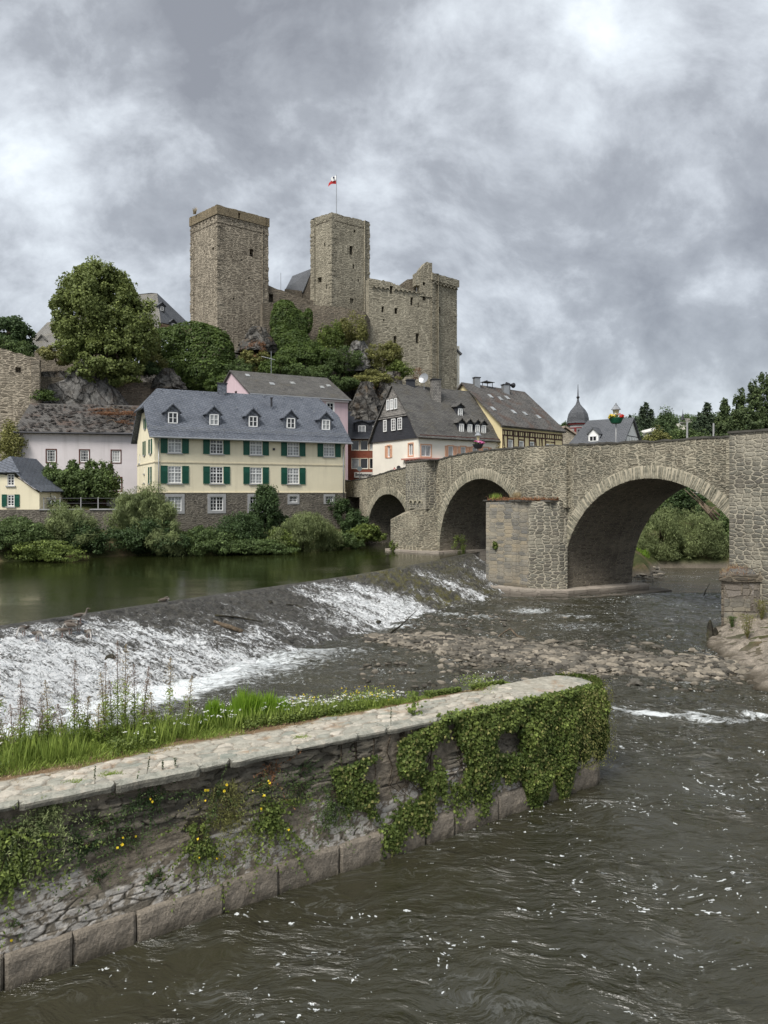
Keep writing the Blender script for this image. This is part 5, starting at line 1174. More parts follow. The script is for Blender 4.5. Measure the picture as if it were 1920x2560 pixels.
# terrace wall, fence and rail between them
tw = thing('terrace_wall', 'low rubble garden wall with flat coping between the small cream house and the big one', 'wall', (-27, 66, 3))
FT = frame((-30.8, 66.2), (1, .12)); wallface(FT, 0, 8.5, 1.8, lambda a: 5.45 if a < 3.6 or a > 4.4 else 5.45, (), .5).build('masonry', M['rub_house'], tw)
mb = MB(); mb.box(FT, -.05, 3.7, -.6, .1, 5.45, 5.55).box(FT, 4.3, 8.55, -.6, .1, 5.45, 5.55); mb.build('coping', M['ashlar_grey'], tw)
rl = thing('garden_railing', 'thin metal railing on posts along the garden wall by the clipped trees', 'railing', (-27, 66, 5.5))
mb = MB()
for a in (.2, 1.6, 3.4, 4.9, 6.6, 8.3): mb.box(FT, a, a + .07, -.35, -.28, 5.56, 6.6)
mb.build('post', M['ashlar_grey'], rl)
mb = MB(); mb.tube(FT(.2, -.3, 6.5), FT(8.3, -.3, 6.5), .025).tube(FT(.2, -.3, 6.05), FT(8.3, -.3, 6.05), .02); mb.build('rail', M['darkmetal'], rl)
bf = thing('board_fence', 'grey vertical board fence with a dark gate behind the clipped trees', 'fence', (-29, 73, 4.5))
FD = frame((-33.5, 73), (1, .06)); mb = MB()
for i in range(78): mb.box(FD, i * .16, i * .16 + .14, 0, .03, 4.9, 6.75 + random.uniform(-.02, .02))
mb.build('board', M['ashlar_grey'], bf)
mb = MB(); mb.box(FD, 4.6, 6.0, .04, .09, 4.95, 6.6); mb.build('gate', M['timber'], bf)

# ---- pink house behind
DC = (-15.9, 88.0); DR = (11.3, 6.1); DL = (-6.4, 9.4)
hD = thing('pink_house', 'pink rendered house with a long dark slate roof rising behind the cream house', 'house', (-10, 90, 8))
FR_, FL_ = quad_house(hD, DC, DR, DL, 8, 18.9, 22.2, 'pink', [opening(10.4, 16.4, .9, 1.9, .12)], [opening(7.0, 18.0, .7, 1.6, .15)])
gable_roof(hD, DC, DR, DL, 18.9, 22.2, M['slate_old'], .35, .25, .16)
mb = MB(); mb.box(FR_, 0, 12.85, 0, .3, 18.45, 18.75); mb.build('cornice', M['pinkwhite'], hD)
mb = MB(); mb.tube(FR_(-.2, .42, 18.72), FR_(13.1, .42, 18.72), .1); mb.build('gutter', M['zinc'], hD)
window(hD, FR_, 10.4, 16.4, .9, 1.9, 2, 4, surround='white', sw=.12); window(hD, FL_, 7.0, 18.0, .7, 1.6, 1, 2, fm='timber', rec=.12)
sl = (22.2 - 18.9) / (Vector(DL).length / 2)
for a, b_, w_ in ((1.1, -4.2, .5), (3.6, -2.2, .6), (6.6, -2.9, .6), (10.4, -2.3, .5), (11.6, -2.9, .55)): skylight(hD, FR_, a, b_, 18.9 - b_ * sl + .16, w_, .7, sl)
mb = MB(); p_ = FR_(4.6, -5.6, 0); mb.tube((p_.x, p_.y, 22), (p_.x, p_.y, 25.2), .035); q_ = Vector((p_.x, p_.y, 24.2)); mb.tube(q_ + Vector((-1.3, 0, .35)), q_ + Vector((.5, 0, -.1)), .04)
for i in range(6): e = q_ + Vector((-1.2 + i * .3, 0, .32 - i * .075)); mb.tube(e + Vector((0, -.35, 0)), e + Vector((0, .35, 0)), .02)
tag(mb.build('antenna', M['zinc'], None, base=(p_.x, p_.y, 22)), 'television antenna with a slanting boom above the pink house roof', 'antenna')

# ---- red brick house with the shop sign
hE = thing('brick_house', 'red brick house with black tiled roof and a shop sign beside the bridge end', 'house', (-3, 96, 8))
FE_ = frame((-9.5, 96.0), (1, .04)); le = 12.5
def ek(px): return (px - 960) / FPX * 96.2 + 9.5
ew = [ek(888.5), ek(910.5), ek(933.5)]; r1_, r2_ = 12.55, 10.15
eh = [opening(k, r1_, .95, 1.25, .12) for k in ew] + [opening(k, r2_, .95, 1.3, .12) for k in ew]
wallface(FE_, 0, le, 6.5, 14.15, eh).build('wall', M['brick'], hE)
for i, k in enumerate(ew):
    window(hE, FE_, k, r1_, .95, 1.25, 1, 1, gm='glass' if i < 2 else 'blind', surround='cream_trim', sw=.07, fw=.05); window(hE, FE_, k, r2_, .95, 1.3, 1, 1, gm='curtain' if i == 0 else 'glass', surround='cream_trim', sw=.07, fw=.05)
wallface(frame(FE_(le, 0, 0), (0, 1), (1, 0)), 0, 8, 6.5, 14.1, (), .3).build('wall', M['brick'], hE)
def PE(a, w, z): p = FE_(a, -w, 0); return Vector((p.x, p.y, z))
roofslabs(hE, 'roof', [[PE(-.3, -.45, 14.05), PE(le + .3, -.45, 14.05), PE(le + .3, 4.6, 18.1), PE(-.3, 4.6, 18.1)], [PE(-.3, 9.6, 14.05), PE(le + .3, 9.6, 14.05), PE(le + .3, 4.6, 18.1), PE(-.3, 4.6, 18.1)]], M['tile_black'], .15)
for px_ in (903, 940):
    k = ek(px_) + .1; dormer(hE, FE_, k, -.75, 14.75, 16.15, 1.9, 16.45, 2.4, 'tile_black', 'slate_black', .95, .95, 2, 1, 'curtain')
mb = MB(); mb.tube(PE(-.2, -.5, 14.0), PE(le + .2, -.5, 14.0), .08); mb.build('gutter', M['darkmetal'], hE)
sg = thing('shop_sign', 'long white shop sign with dark letters on the red brick wall', 'sign', FE_(ek(908), .1, 9))
F2 = FE_; a0, a1 = ek(885.5), ek(931.5); mb = MB(); mb.box(F2, a0, a1, .05, .17, 8.98, 9.68); mb.build('board', M['signwhite'], sg)
tc = bpy.data.curves.new('lettering', 'FONT'); tc.body = 'Braghammer'; tc.size = .62; tc.extrude = .015; tc.offset = .012; tc.align_x = 'CENTER'; tc.align_y = 'CENTER'
to = bpy.data.objects.new('lettering_curve', tc); COL.objects.link(to); bpy.context.view_layer.update()
me = bpy.data.meshes.new_from_object(to); bpy.data.objects.remove(to)
xs_ = [v.co.x for v in me.vertices]; k_ = (a1 - a0 - .3) / (max(xs_) - min(xs_))
lo = finish(me, 'lettering', M['black'], sg, None); lo.rotation_euler = (R(90), 0, math.atan2(.04, 1)); lo.scale = (k_, 1, 1)
p_ = F2((a0 + a1) / 2, .19, 9.34); lo.location = p_ - sg.location

# ---- slate gabled white house by the bridge
FCn = (3.75, 80.0); FRv = (10.2, 7.0); FLv = (-5.1, 8.2)
hF = thing('slate_gable_house', 'white house with black slate hung gable and curved dark roof beside the bridge', 'house', (2, 84, 7))
Cv = Vector((*FCn, 0)); u_ = Vector((*FRv, 0)).normalized(); l_ = Vector((*FLv, 0)).normalized(); lrF = Vector(FRv).length; llF = Vector(FLv).length
FFR = frame(Cv, u_, Vector((u_.y, -u_.x, 0))); FFL = frame(Cv + l_ * llF, -l_, Vector((-l_.y, l_.x, 0)))
def fk(px): return ((px - 960) / FPX * 80.0 - Cv.x) / (u_.x - (px - 960) / FPX * u_.y)
def fl(px):
    r = (px - 960) / FPX; o = Cv + l_ * llF; return (r * o.y - o.x) / (-l_.x + r * l_.y)
kR = [(fk(1065), 1.35, 'curtain'), (fk(1127), .75, 'blind'), (fk(1158), .75, 'blind'), (fk(1187), .75, 'blind'), (fk(1214), .8, 'blind')]
kL = [(fl(972), .62, 'blind'), (fl(1027), .9, 'curtain')]
wallface(FFR, 0, lrF, 5, 13.1, [opening(k, 10.95, w, 1.25, .14) for k, w, g in kR], .3).build('wall', M['offwhite'], hF)
wallface(FFL, 0, llF, 5, 13.0, [opening(k, 11.1, w, 1.3, .2) for i, (k, w, g) in enumerate(kL)], .3).build('wall', M['offwhite'], hF)
wallface(frame(Cv + u_ * lrF, l_, u_), 0, llF, 5, 13, (), .3).build('wall', M['offwhite'], hF)
for i, (k, w, g) in enumerate(kR): window(hF, FFR, k, 10.95, w, 1.25, 2 if i == 0 else 1, 1, gm=g, surround='tan', sw=.12, fw=.09, shut='tan' if i else None, shw=.42)
for i, (k, w, g) in enumerate(kL): window(hF, FFL, k, 11.1, w, 1.3, 2 if i else 1, 1, gm=g, surround='tan', sw=.13, fw=.08, rec=.14, shut=None if i else 'tan', shw=.4)
# pink stone ledge with brackets round the corner
mb = MB(); mb.box(FFR, -.35, 3.4, 0, .38, 10.64, 10.8).box(FFL, llF - 2.9, llF + .35, 0, .378, 10.64, 10.8)
for a in (.3, 1.1, 1.9, 2.8): mb.box(FFR, a, a + .16, 0, .3, 10.3, 10.64)
for a in (.6, 1.4, 2.2): mb.box(FFL, llF - a, llF - a + .16, 0, .3, 10.3, 10.64)
mb.build('corner_ledge', M['pinkstone'], hF)
mb = MB(); mb.box(FFR, -.05, lrF, .0, .3, 13.05, 13.3); mb.build('eaves_board', M['brown'], hF)
# slated gable with flared foot, three stages
gz = [(12.95, -.5), (13.6, .05), (14.9, .9), (19.3, llF / 2 - .02)]
mbA, mbB = MB(), MB(); zA = np.linspace(12.95, 19.3, 26)
def gin(z): return float(np.interp(z, [g[0] for g in gz], [g[1] for g in gz]))
for z0, z1 in zip(zA[:-1], zA[1:]):
    t_ = mbA if z0 < 15.6 else mbB; b0 = .16 if z0 < 15.6 else .24
    q4(t_, FFL(gin(z0), b0, z0), FFL(llF - gin(z0), b0, z0), FFL(llF - gin(z1), b0, z1), FFL(gin(z1), b0, z1))
q4(mbA, FFL(-.5, .16, 12.95), FFL(llF + .5, .16, 12.95), FFL(llF + .2, -.3, 12.95), FFL(-.2, -.3, 12.95)); mbB.box(FFL, gin(15.6) - .1, llF - gin(15.6) + .1, .16, .34, 15.52, 15.64); mbB.box(FFL, gin(17.7) , llF - gin(17.7) , .22, .36, 17.72, 17.80)
mbA.build('slate_gable', M['slate_black'], hF); mbB.build('slate_gable', M['slate_wall'], hF)
Gs = shift(FFL, 0, .18)
for px_, w_ in ((967, .72), (988, .85), (1004, .85)): window(hF, Gs, fl(px_), 14.05, w_, 1.35, 2, 4, gm='glass', rec=-.03, fw=.09)
Gs2 = shift(FFL, 0, .26)
for px_ in (976, 985.5, 995): window(hF, Gs2, fl(px_), 16.45, .60, 1.2, 1 if px_ != 985.5 else 2, 1 if px_ != 985.5 else 3, gm='curtain', rec=-.03, fw=.09)
# roof in strips following the same flare
R2 = []; gx_ = [(12.85, -.5), (13.5, .05), (14.8, .9), (19.3, llF / 2)]; off = .35
for (z0, i0), (z1, i1) in zip(gx_[:-1], gx_[1:]):
    for side in (0, 1):
        def pt(i, z, e):
            a = (llF - i) if side == 0 else i
            base = Cv + l_ * llF + (-l_) * a; p = base + u_ * (-.45 if e == 0 else lrF + 1.9 * 0 + .2); return Vector((p.x, p.y, z + .12))
        R2.append([pt(i0, z0, 0), pt(i0, z0, 1), pt(i1, z1, 1), pt(i1, z1, 0)])
roofslabs(hF, 'roof', R2, M['slate_old'], .16)
def front_b(z): return -float(np.interp(z, [g[0] for g in gx_], [g[1] for g in gx_]))
for px_, g in ((1147, 'blind'), (1168, 'blind'), (1187.5, 'blind'), (1203, 'curtain')): dormer(hF, FFR, fk(px_) + .65, front_b(14.1) + .15, 13.75, 15.0, .95, 15.4, 1.6, 'slate_old', 'slate_black', .6, .95, 1, 1, g)
dormer(hF, FFR, fk(1157) + 1.2, front_b(16.0) + .1, 15.75, 17.0, 1.05, 17.35, 1.5, 'slate_old', 'slate_black', .6, .9, 2, 3, 'curtain')
chimney(hF, FFR(5.2, -3.6, 0), 1.05, .8, 16.4, 20.1, 'slate_wall'); chimney(hF, FFR(2.6, -5.0, 0), .9, .7, 19, 20.0, 'slate_black')
pipe(hF, [FFR(lrF - .3, .35, 12.9), FFR(lrF - 1.2, .1, 12.2), FFR(lrF - 1.4, .1, 9)], .06, 'downpipe', 'cream_trim')
mb = MB(); p_ = FFR(4.2, -4.5, 19.4); mb.tube((p_.x, p_.y, 18.8), (p_.x, p_.y, 20.3), .04); mb.build('mast', M['zinc'], None, base=p_)
dish = bpy.data.objects['mast']; tag(dish, 'satellite dish on a short mast on the slate gabled house roof', 'satellite dish'); dish.name = 'satellite_dish'
mb = MB(); c_ = Vector((p_.x, p_.y, 20.3)); dn_ = Vector((-.5, -.8, .25)).normalized(); x_ = dn_.orthogonal().normalized(); y_ = dn_.cross(x_)
prev = None; vs = []; 
for r_, d_ in ((0, 0), (.3, .03), (.48, .08), (.62, .14)):
    for i in range(16): a = i * math.pi / 8; vs.append(c_ + (x_ * math.cos(a) + y_ * math.sin(a)) * r_ + dn_ * d_)
mb.add(vs, [(j * 16 + i, j * 16 + (i + 1) % 16, (j + 1) * 16 + (i + 1) % 16, (j + 1) * 16 + i) for j in range(3) for i in range(16)]); mb.tube(c_, c_ + dn_ * .6, .02)
mb.build('dish', M['zinc'], dish, True)

# ---- yellow house with half timbering
GC = (13.75, 86.0); GR = (9.0, 8.3); GL = (-7.9, 11.0)
hG = thing('yellow_house', 'yellow gabled house with dark half timbered front and mossy roof behind the bridge', 'house', (15, 92, 7))
Cg = Vector((*GC, 0)); ug = Vector((*GR, 0)).normalized(); lg = Vector(GR).length
def gk(px): r = (px - 960) / FPX; return (r * Cg.y - Cg.x) / (ug.x - r * ug.y)
kg = [(gk(1276), .95, 2.35, 'blind'), (gk(1303.5), .95, 2.3, 'blind'), (gk(1330), .9, 2.3, 'curtain'), (gk(1369), .75, 2.2, 'glass'), (gk(1381), .75, 2.2, 'glass')]
fG, fGl = quad_house(hG, GC, GR, GL, 6, 15.0, 20.5, 'yellow', [opening(k, 10.9, w, h_, .1) for k, w, h_, g in kg])
gable_roof(hG, GC, GR, GL, 15.0, 20.5, M['slate_brown'], .45, .35, .16)
for k, w, h_, g in kg: window(hG, fG, k, 10.9, w, h_, 1, 1, gm=g, rec=.08, fw=.13)
mb = MB(); tb = .05
for z0, z1 in ((14.25, 14.4), (13.65, 13.8)): mb.box(fG, 0, lg, .0, tb, z0, z1)
segs = [0] + [x for k, w, h_, g in kg[:3] for x in (k - w / 2 - .1, k + w / 2 + .1)] + [kg[3][0] - .48, kg[4][0] + .48, lg]
for x in segs: mb.box(fG, max(0, x - .08), min(lg, x + .08), .002, tb + .004, 9, 14.25)
for a in np.arange(.35, lg - .2, .5): mb.box(fG, a, a + .1, .0, tb - .003, 13.8, 14.25)
for i in range(0, len(segs) - 1, 2):
    if i < 6: mb.box(fG, segs[i], segs[i + 1], .0, tb - .002, 12.15, 12.27); mb.box(fG, segs[i], segs[i + 1], .0, tb - .002, 10.55, 10.7)
for a0, a1 in ((segs[0] + .15, segs[1] - .25), (segs[6] + .1, segs[6] + .9), (segs[7] - .9, segs[7] - .3)):
    P0q, P1q = (a0, 13.65), (a1, 9.3) ; w_ = .12
    mb.add([fG(P0q[0], tb, P0q[1]), fG(P0q[0] + w_, tb, P0q[1]), fG(P1q[0] + w_, tb, P1q[1]), fG(P1q[0], tb, P1q[1]), fG(P0q[0], 0, P0q[1]), fG(P0q[0] + w_, 0, P0q[1]), fG(P1q[0] + w_, 0, P1q[1]), fG(P1q[0], 0, P1q[1])], [(0, 1, 2, 3), (0, 4, 5, 1), (1, 5, 6, 2), (3, 7, 4, 0)])
for a in (segs[6] + .95, segs[6] + 1.5): mb.box(fG, a, a + .1, 0, tb, 9, 13.65)
mb.box(fG, segs[6], segs[7], 0, tb - .002, 11.9, 12.0)
for k, w, h_, g in kg: mb.box(fG, k - w / 2 - .05, k + w / 2 + .05, 0, tb + .01, 13.28, 13.4)
mb.build('half_timbering', M['timber'], hG)
slg = 5.5 / (Vector(GL).length / 2)
for a, b_ in ((1.2, -2.0), (3.6, -4.4), (5.3, -4.2), (7.2, -4.6), (5.0, -1.9), (7.2, -1.8), (9.6, -1.5)): skylight(hG, fG, a, b_, 15.0 - b_ * slg + .16, .55, .75, slg)
chimney(hG, fG(3.1, -6.5, 0), .7, .7, 19.5, 21.4, 'zinc'); chimney(hG, fG(8.4, -6.1, 0), .8, .8, 19.2, 21.0, 'zinc')
mb = MB(); p_ = fG(5.6, -6.8, 0); F3 = frame(p_, ug)
for a, b_ in ((-.5, -.4), (.5, -.4), (-.5, .4), (.5, .4)): mb.box(F3, a - .03, a + .03, b_ - .03, b_ + .03, 20.3, 21.15)
mb.slab([F3(-.75, -.6, 21.15), F3(.75, -.6, 21.15), F3(0, 0, 21.45)], .04).box(F3, -.75, .75, -.6, .6, 21.12, 21.18); mb.build('chimney_canopy', M['darkmetal'], hG)
sr = thing('siren', 'dark twin horn siren on a mast on the yellow house ridge', 'siren', fG(10.0, -6.6, 20.4))
mb = MB(); c_ = sr.location + Vector((0, 0, 0)); mb.tube(c_ - Vector((0, 0, .8)), c_ + Vector((0, 0, 1.0)), .06); mb.build('mast', M['darkmetal'], sr)
for s, zz_ in ((-1, .95), (1, .85)): mb = MB(); q_ = c_ + Vector((0, 0, zz_)); mb.tube(q_ + ug * .1 * s, q_ + ug * .75 * s, .12, .36 if s > 0 else .2, 12); mb.build('horn', M['darkmetal'], sr)
mb = MB(); mb.box(fG, -.3, lg + .3, .0, .34, 14.62, 14.8); mb.build('eaves_board', M['slate_old'], hG)

# ---- stone outbuilding, domed turret, slate roofed white gabled house
hH = thing('stone_outbuilding', 'small pale stone gabled building between the yellow house and the turret', 'building', at(1420, 1150, 104))
Hh = frame(((1385 - 960) / FPX * 104, 104), (1, .1)); mb = wallface(Hh, 0, 5.0, 6, lambda a: float(np.interp(a, [0, 1.6, 5.0], [15.5, 16.1, 13.9])), (), .4, .4); mb.build('wall', masonry('pale rough stone', .5, .25, [(.40, .36, .28), (.48, .43, .34), (.36, .32, .26)], (.5, .45, .36), .08, .05), hH)
roofslabs(hH, 'roof', [[Hh(1.6, .3, 16.45), Hh(5.4, .3, 14.0), Hh(5.4, -6, 14.0), Hh(1.6, -6, 16.45)], [Hh(1.6, .3, 16.45), Hh(-.4, .3, 15.5), Hh(-.4, -6, 15.5), Hh(1.6, -6, 16.45)]], plain('weathered verge tiles', (.33, .26, .21), .9, .3), .22)
tu = thing('domed_turret', 'slate onion dome turret with a spire and dark red trim', 'turret', at(1445, 1120, 118))
c_ = at(1445, 1120, 118); mb = MB(); mb.lathe((c_.x, c_.y, 0), [(1.5, 7), (1.5, 17.8)], 8); mb.build('drum', M['ashlar_grey'], tu)
mb = MB(); mb.lathe((c_.x, c_.y, 0), [(1.7, 17.8), (1.72, 18.0), (1.62, 18.1)], 8).lathe((c_.x, c_.y, 0), [(1.56, 17.2), (1.56, 17.35)], 8); mb.build('trim', plain('oxblood trim', (.18, .03, .03), .6), tu)
mb = MB(); mb.lathe((c_.x, c_.y, 0), [(1.85, 18.05), (1.72, 18.3), (1.68, 18.9), (1.5, 19.6), (1.15, 20.2), (.7, 20.7), (.38, 21.1), (.2, 21.6), (.14, 22.0)], 8); mb.build('dome', M['slate_fine'], tu)
mb = MB(); mb.lathe((c_.x, c_.y, 0), [(.12, 22.0), (.25, 22.15), (.25, 22.3), (.1, 22.45), (.03, 24.3)], 8); mb.build('finial', M['darkmetal'], tu)
mb = MB(); FW = frame((c_.x, c_.y), (1, 0)); mb.box(FW, -.45, .45, 1.3, 1.48, 15.6, 17.0); mb.build('louvre', M['darkmetal'], tu)
mb = MB(); mb.box(FW, -.95, -.65, 1.25, 1.5, 15.9, 17.2).box(FW, .65, .95, 1.25, 1.5, 15.9, 17.2); mb.build('niche', bpy.data.materials['oxblood trim'], tu)
JC = Vector((28.8, 90, 0)); JR = Vector((-4.8, 3.9, 0)); JL = Vector((5.0, 6.8, 0))
hJ = thing('slate_roof_house', 'low house with a smooth slate roof and white timbered gable above the bridge parapet', 'house', (28, 93, 7))
uj = JR.normalized(); nj = Vector((-uj.y, uj.x, 0)); nj = nj if nj.y < 0 else -nj
FJ = frame(JC + JR, -uj, nj); wallface(FJ, 0, JR.length, 7, 12.6, (), .3).build('wall', M['white'], hJ)
FJg = frame(JC, JL, Vector((JL.y, -JL.x, 0)).normalized()); lj = JL.length; wallface(FJg, 0, lj, 7, lambda a: 12.5 + 3.75 * (1 - abs(a - lj / 2) / (lj / 2)), (), .3, .4).build('gable_wall', M['white'], hJ)
mb = MB()
for a in (2.0, 3.2, 4.2, 5.2, 6.4): mb.box(FJg, a, a + .05, 0, .02, 9, 14.1 - abs(a - 4.2) * .25)
mb.box(FJg, 1.9, 6.6, 0, .023, 14.08, 14.18); mb.build('half_timbering', M['darkmetal'], hJ)
P = lambda v, z: Vector((v.x, v.y, z)); rg0, rg1 = JC + JL / 2 - uj * .3, JC + JL / 2 + JR * .95
e0, e1 = JC - JL.normalized() * .4 - uj * .3, JC + JR * 1.2 - JL.normalized() * .4
b0, b1 = JC + JL * 1.06 - uj * .3, JC + JL * 1.06 + JR * 1.2
roofslabs(hJ, 'roof', [[P(e0, 12.3), P(e1, 12.3), P(rg1, 16.5), P(rg0, 16.5)], [P(b0, 12.3), P(b1, 12.3), P(rg1, 16.5), P(rg0, 16.5)], [P(e1, 12.3), P(b1, 12.3), P(rg1, 16.5)]], M['slate_fine'], .16)
dormer(hJ, FJ, JR.length - 3.9, -.9, 13.35, 14.5, 1.3, 15.15, 1.8, 'slate_fine', 'white', .95, .7, 2, 1)

# ------------------------------------------------------------------ castle
def castle_wall_unused(h, name, A, B, z0, top, m, holes=(), th=1.2, jit=.12, step=.9):
    A = Vector((*A, 0)); B = Vector((*B, 0)); d = B - A; n = Vector((d.y, -d.x, 0)).normalized(); F = frame(A, d, n)
    wallface(F, 0, d.length, z0, top, holes, th, step, jit).build(name, m, h); return F
def hole_px(F, px0, px1, py0, py1, d=1.0):
    def a_of(px): r = (px - 960) / FPX; return (r * F.o.y - F.o.x) / (F.u.x - r * F.u.y)
    a0, a1 = a_of(px0), a_of(px1); y = F((a0 + a1) / 2, 0, 0).y; z = lambda py: CAMZ + (1232 - py) / FPX * y
    return (min(a0, a1), max(a0, a1), z(py1), z(py0), d)
def tower(name, label, C, Lp, Rp, zb, zt, m, hR, hL, band=None, mR=None):
    t = thing(name, label, 'tower', (C[0], C[1], zb)); C = Vector((*C, 0)); Lp = Vector((*Lp, 0)); Rp = Vector((*Rp, 0)); Bk = Lp + Rp - C
    zt2 = zt - (band or 0)
    def W(A, B, holes, mm):
        d = B - A; n = Vector((d.y, -d.x, 0)).normalized(); F = frame(A, d, n); hs = [hole_px(F, *x) for x in holes]
        wallface(F, 0, d.length, zb, zt2, hs, 1.1, .5, .03 if band else .10).build('wall', M[mm], t); return F
    FR = W(C, Rp, hR, mR or m); FLf = W(Lp, C, hL, m); W(Rp, Bk, [], m); W(Bk, Lp, [], m)
    mb = MB(); mb.prism([(p.x, p.y) for p in (C, Rp, Bk, Lp)], zt2 - 1.3, zt2 - 1.1); mb.build('roof_deck', M['castle_dark'], t)
    qb = MB()
    for K, ea, eb in ((C, Rp - C, Lp - C), (Rp, Bk - Rp, C - Rp), (Lp, C - Lp, Bk - Lp)):
        ea, eb = ea.normalized(), eb.normalized(); z = zb; odd = 0
        while z < zt2 - .5:
            h_ = random.uniform(.22, .48); la, lb_ = (random.uniform(.5, .95), random.uniform(.25, .5))[::(1, -1)[odd]]; o_ = random.uniform(-.02, .085); odd ^= 1
            p = [K - (ea + eb) * o_, K + ea * la - eb * o_, K + ea * la + eb * .3, K + eb * lb_ + ea * .3, K + eb * lb_ - ea * o_]
            if random.random() < .8: qb.prism([(v.x, v.y) for v in p], z, z + h_ - .02)
            z += h_
    qb.build('quoins', M[m], t)
    if band:
        for A, B in ((C, Rp), (Rp, Bk), (Bk, Lp), (Lp, C)):
            d = (B - A).normalized(); n = Vector((d.y, -d.x, 0)); F = frame(A + n * .14 - d * .14, d, n); Ls = (B - A).length + .28
            hs = [hole_px(F, 595.5, 601, 532, 546, None)] if A is C else []
            wallface(F, 0, Ls, zt2 + .02, zt, hs, .8, .35, .05).build('parapet', M['parapet_top'], t)
    return t, FR, FLf
T1c, T1l, T1r = (-24.8, 110), (-30.15, 115.2), (-18.05, 115.4)
t1, f1r, f1l = tower('keep_tower', 'massive square castle tower with a projecting parapet, left of the flag tower', T1c, T1l, T1r, 20, 49.8, 'castle1',
    [(624, 634.5, 623, 641.5, 1.0), (577, 579.5, 637, 645, .6), (602, 606, 648, 652, .4), (609, 611.5, 730, 740, .6), (582, 586, 744, 750, .4), (621, 624, 693, 698, .4)], [(530, 535, 618, 625, .8), (511, 512.5, 625, 634, .5), (529, 531, 646, 650, .4), (536, 538, 645, 648, .4)], 1.35)
mb = MB()
for i in range(9): a = .5 + i * .95; mb.box(f1r, a, a + .25, .0, .12, 48.1, 48.35)
for i in range(7): a = .5 + i * 1.0; mb.box(f1l, a, a + .25, .0, .12, 48.1, 48.35)
mb.build('corbel', M['castle_dark'], t1)
T2c, T2l, T2r = (-8.2, 116), (-11.8, 119.0), (-2.35, 120.4)
t2, f2r, f2l = tower('flag_tower', 'square castle tower carrying the flagpole, right of the massive tower', T2c, T2l, T2r, 24, 51.0, 'castle2',
    [(884, 889, 575, 581, .8), (874, 882.5, 615, 637, 1.2), (881.5, 886, 661, 672, .8), (879.5, 882, 698, 702, .4), (894, 898, 698, 704, .4), (875, 884, 746, 758, .35), (908, 912, 566, 571, .5)], [(810, 813, 607, 616, .6), (794, 804, 693, 706, .8), (815, 818, 711, 723, .6), (816, 818, 548, 552, .3)])
fp = thing('flag', 'small white and red flag on a tall thin pole on the middle castle tower', 'flag', at(841, 540, 118.2))
pb = at(841, 540, 118.2); ptp = at(841, 437, 118.2); mb = MB(); mb.tube(pb - Vector((0, 0, 1.5)), ptp, .07, .045); mb.build('pole', M['zinc'], fp)
def flagpart(name, z0, z1, m, w0, w1):
    n = 9; V = []; Ff = []
    for i in range(n):
        x = i / (n - 1); 
        for k in range(5): zf = z0 + (z1 - z0) * k / 4; V.append(ptp + Vector((-.06 - (w0 + (w1 - w0) * k / 4) * x, .15 * math.sin(x * 6 + zf), -zf - .9 * x * x * .5)))
    me = MB(); me.add(V, [tuple(int(a) for a in f) for f in grid_faces(n, 5)]); me.build(name, m, fp, True, fixn=False)
flagpart('white_field', .1, .85, M['white'], .8, .7); flagpart('red_field', .85, 1.4, M['red'], 1.15, 1.3)
mb = MB(); q_ = ptp + Vector((-.42, -.12, -.48)); mb.lathe(q_, [(.0, -.16), (.14, -.07), (.15, .04), (.0, .16)], 8); mb.build('crest', plain('dark blue crest', (.03, .035, .10), .6), fp)
pa = thing('palace_ruin', 'ruined high castle wall with corbel frieze, window holes and a tall chimney stub', 'castle wall', (4, 116, 22))
fz_ = [(1054, 1063.5, 0, 0, 0)]
FP = castle_wall(pa, 'wall', (-2.35, 114.6), (7.75, 119.0), 18, lambda a: float(np.interp(a, [0, 2.5, 5, 7.3, 9, 10.5, 11.1], [40.3, 40.25, 39.8, 39.2, 38.9, 39.0, 39.0])), M['castle2'], (), 1.2) if 0 else None
A_, B_ = Vector((-2.35, 114.6, 0)), Vector((7.78, 119.0, 0)); d_ = B_ - A_; FP = frame(A_, d_, Vector((d_.y, -d_.x, 0)))
hp = [(974.5, 982, 714.5, 735, None), (1056.5, 1064.5, 732, 751, 1.0), (1026, 1033, 743, 764, 1.0), (1044, 1047.5, 757, 769, .6), (954, 960, 766, 781, 1.0), (986.5, 994, 770, 785, 1.0), (957.5, 961.5, 797, 803, .4), (984, 992, 840, 858, 1.0), (1039.5, 1048, 833, 858, 1.2), (1057, 1063.5, 705, 714, .7)]
wallface(FP, 0, d_.length, 18, lambda a: float(np.interp(a, [0, 2.5, 5, 7.3, 9, 11.1], [40.3, 40.2, 39.7, 39.1, 38.9, 39.2])), [hole_px(FP, *x) for x in hp[:-1]], 1.3, .7, .13, True).build('wall', M['castle2'], pa)
mb = MB()
for (px0, px1, pyt) in [(x, x + 9.5, 716 + (x - 930) * .13) for x in range(930, 1052, 11)]:
    h_ = hole_px(FP, px0, px1, pyt, pyt + 8); a0, a1, z0, z1 = h_[:4]; r1 = (a1 - a0) / 2 * 1.12; r0 = r1 * .68; cm = (a0 + a1) / 2
    if 970 < px0 + 5 < 985: continue
    for j in range(6):
        x0, x1 = math.pi * j / 6, math.pi * (j + 1) / 6
        Pq = [FP(cm + r * math.cos(a), b, z0 + .25 + r * math.sin(a)) for b in (0.0, .22) for a, r in ((x0, r0), (x1, r0), (x1, r1), (x0, r1))]
        mb.add(Pq, [(4, 5, 6, 7), (0, 1, 5, 4), (2, 3, 7, 6), (1, 2, 6, 5), (0, 3, 7, 4)])
mb.build('arch_frieze', M['castle2'], pa)
FQ = shift(FP, 0, .14)
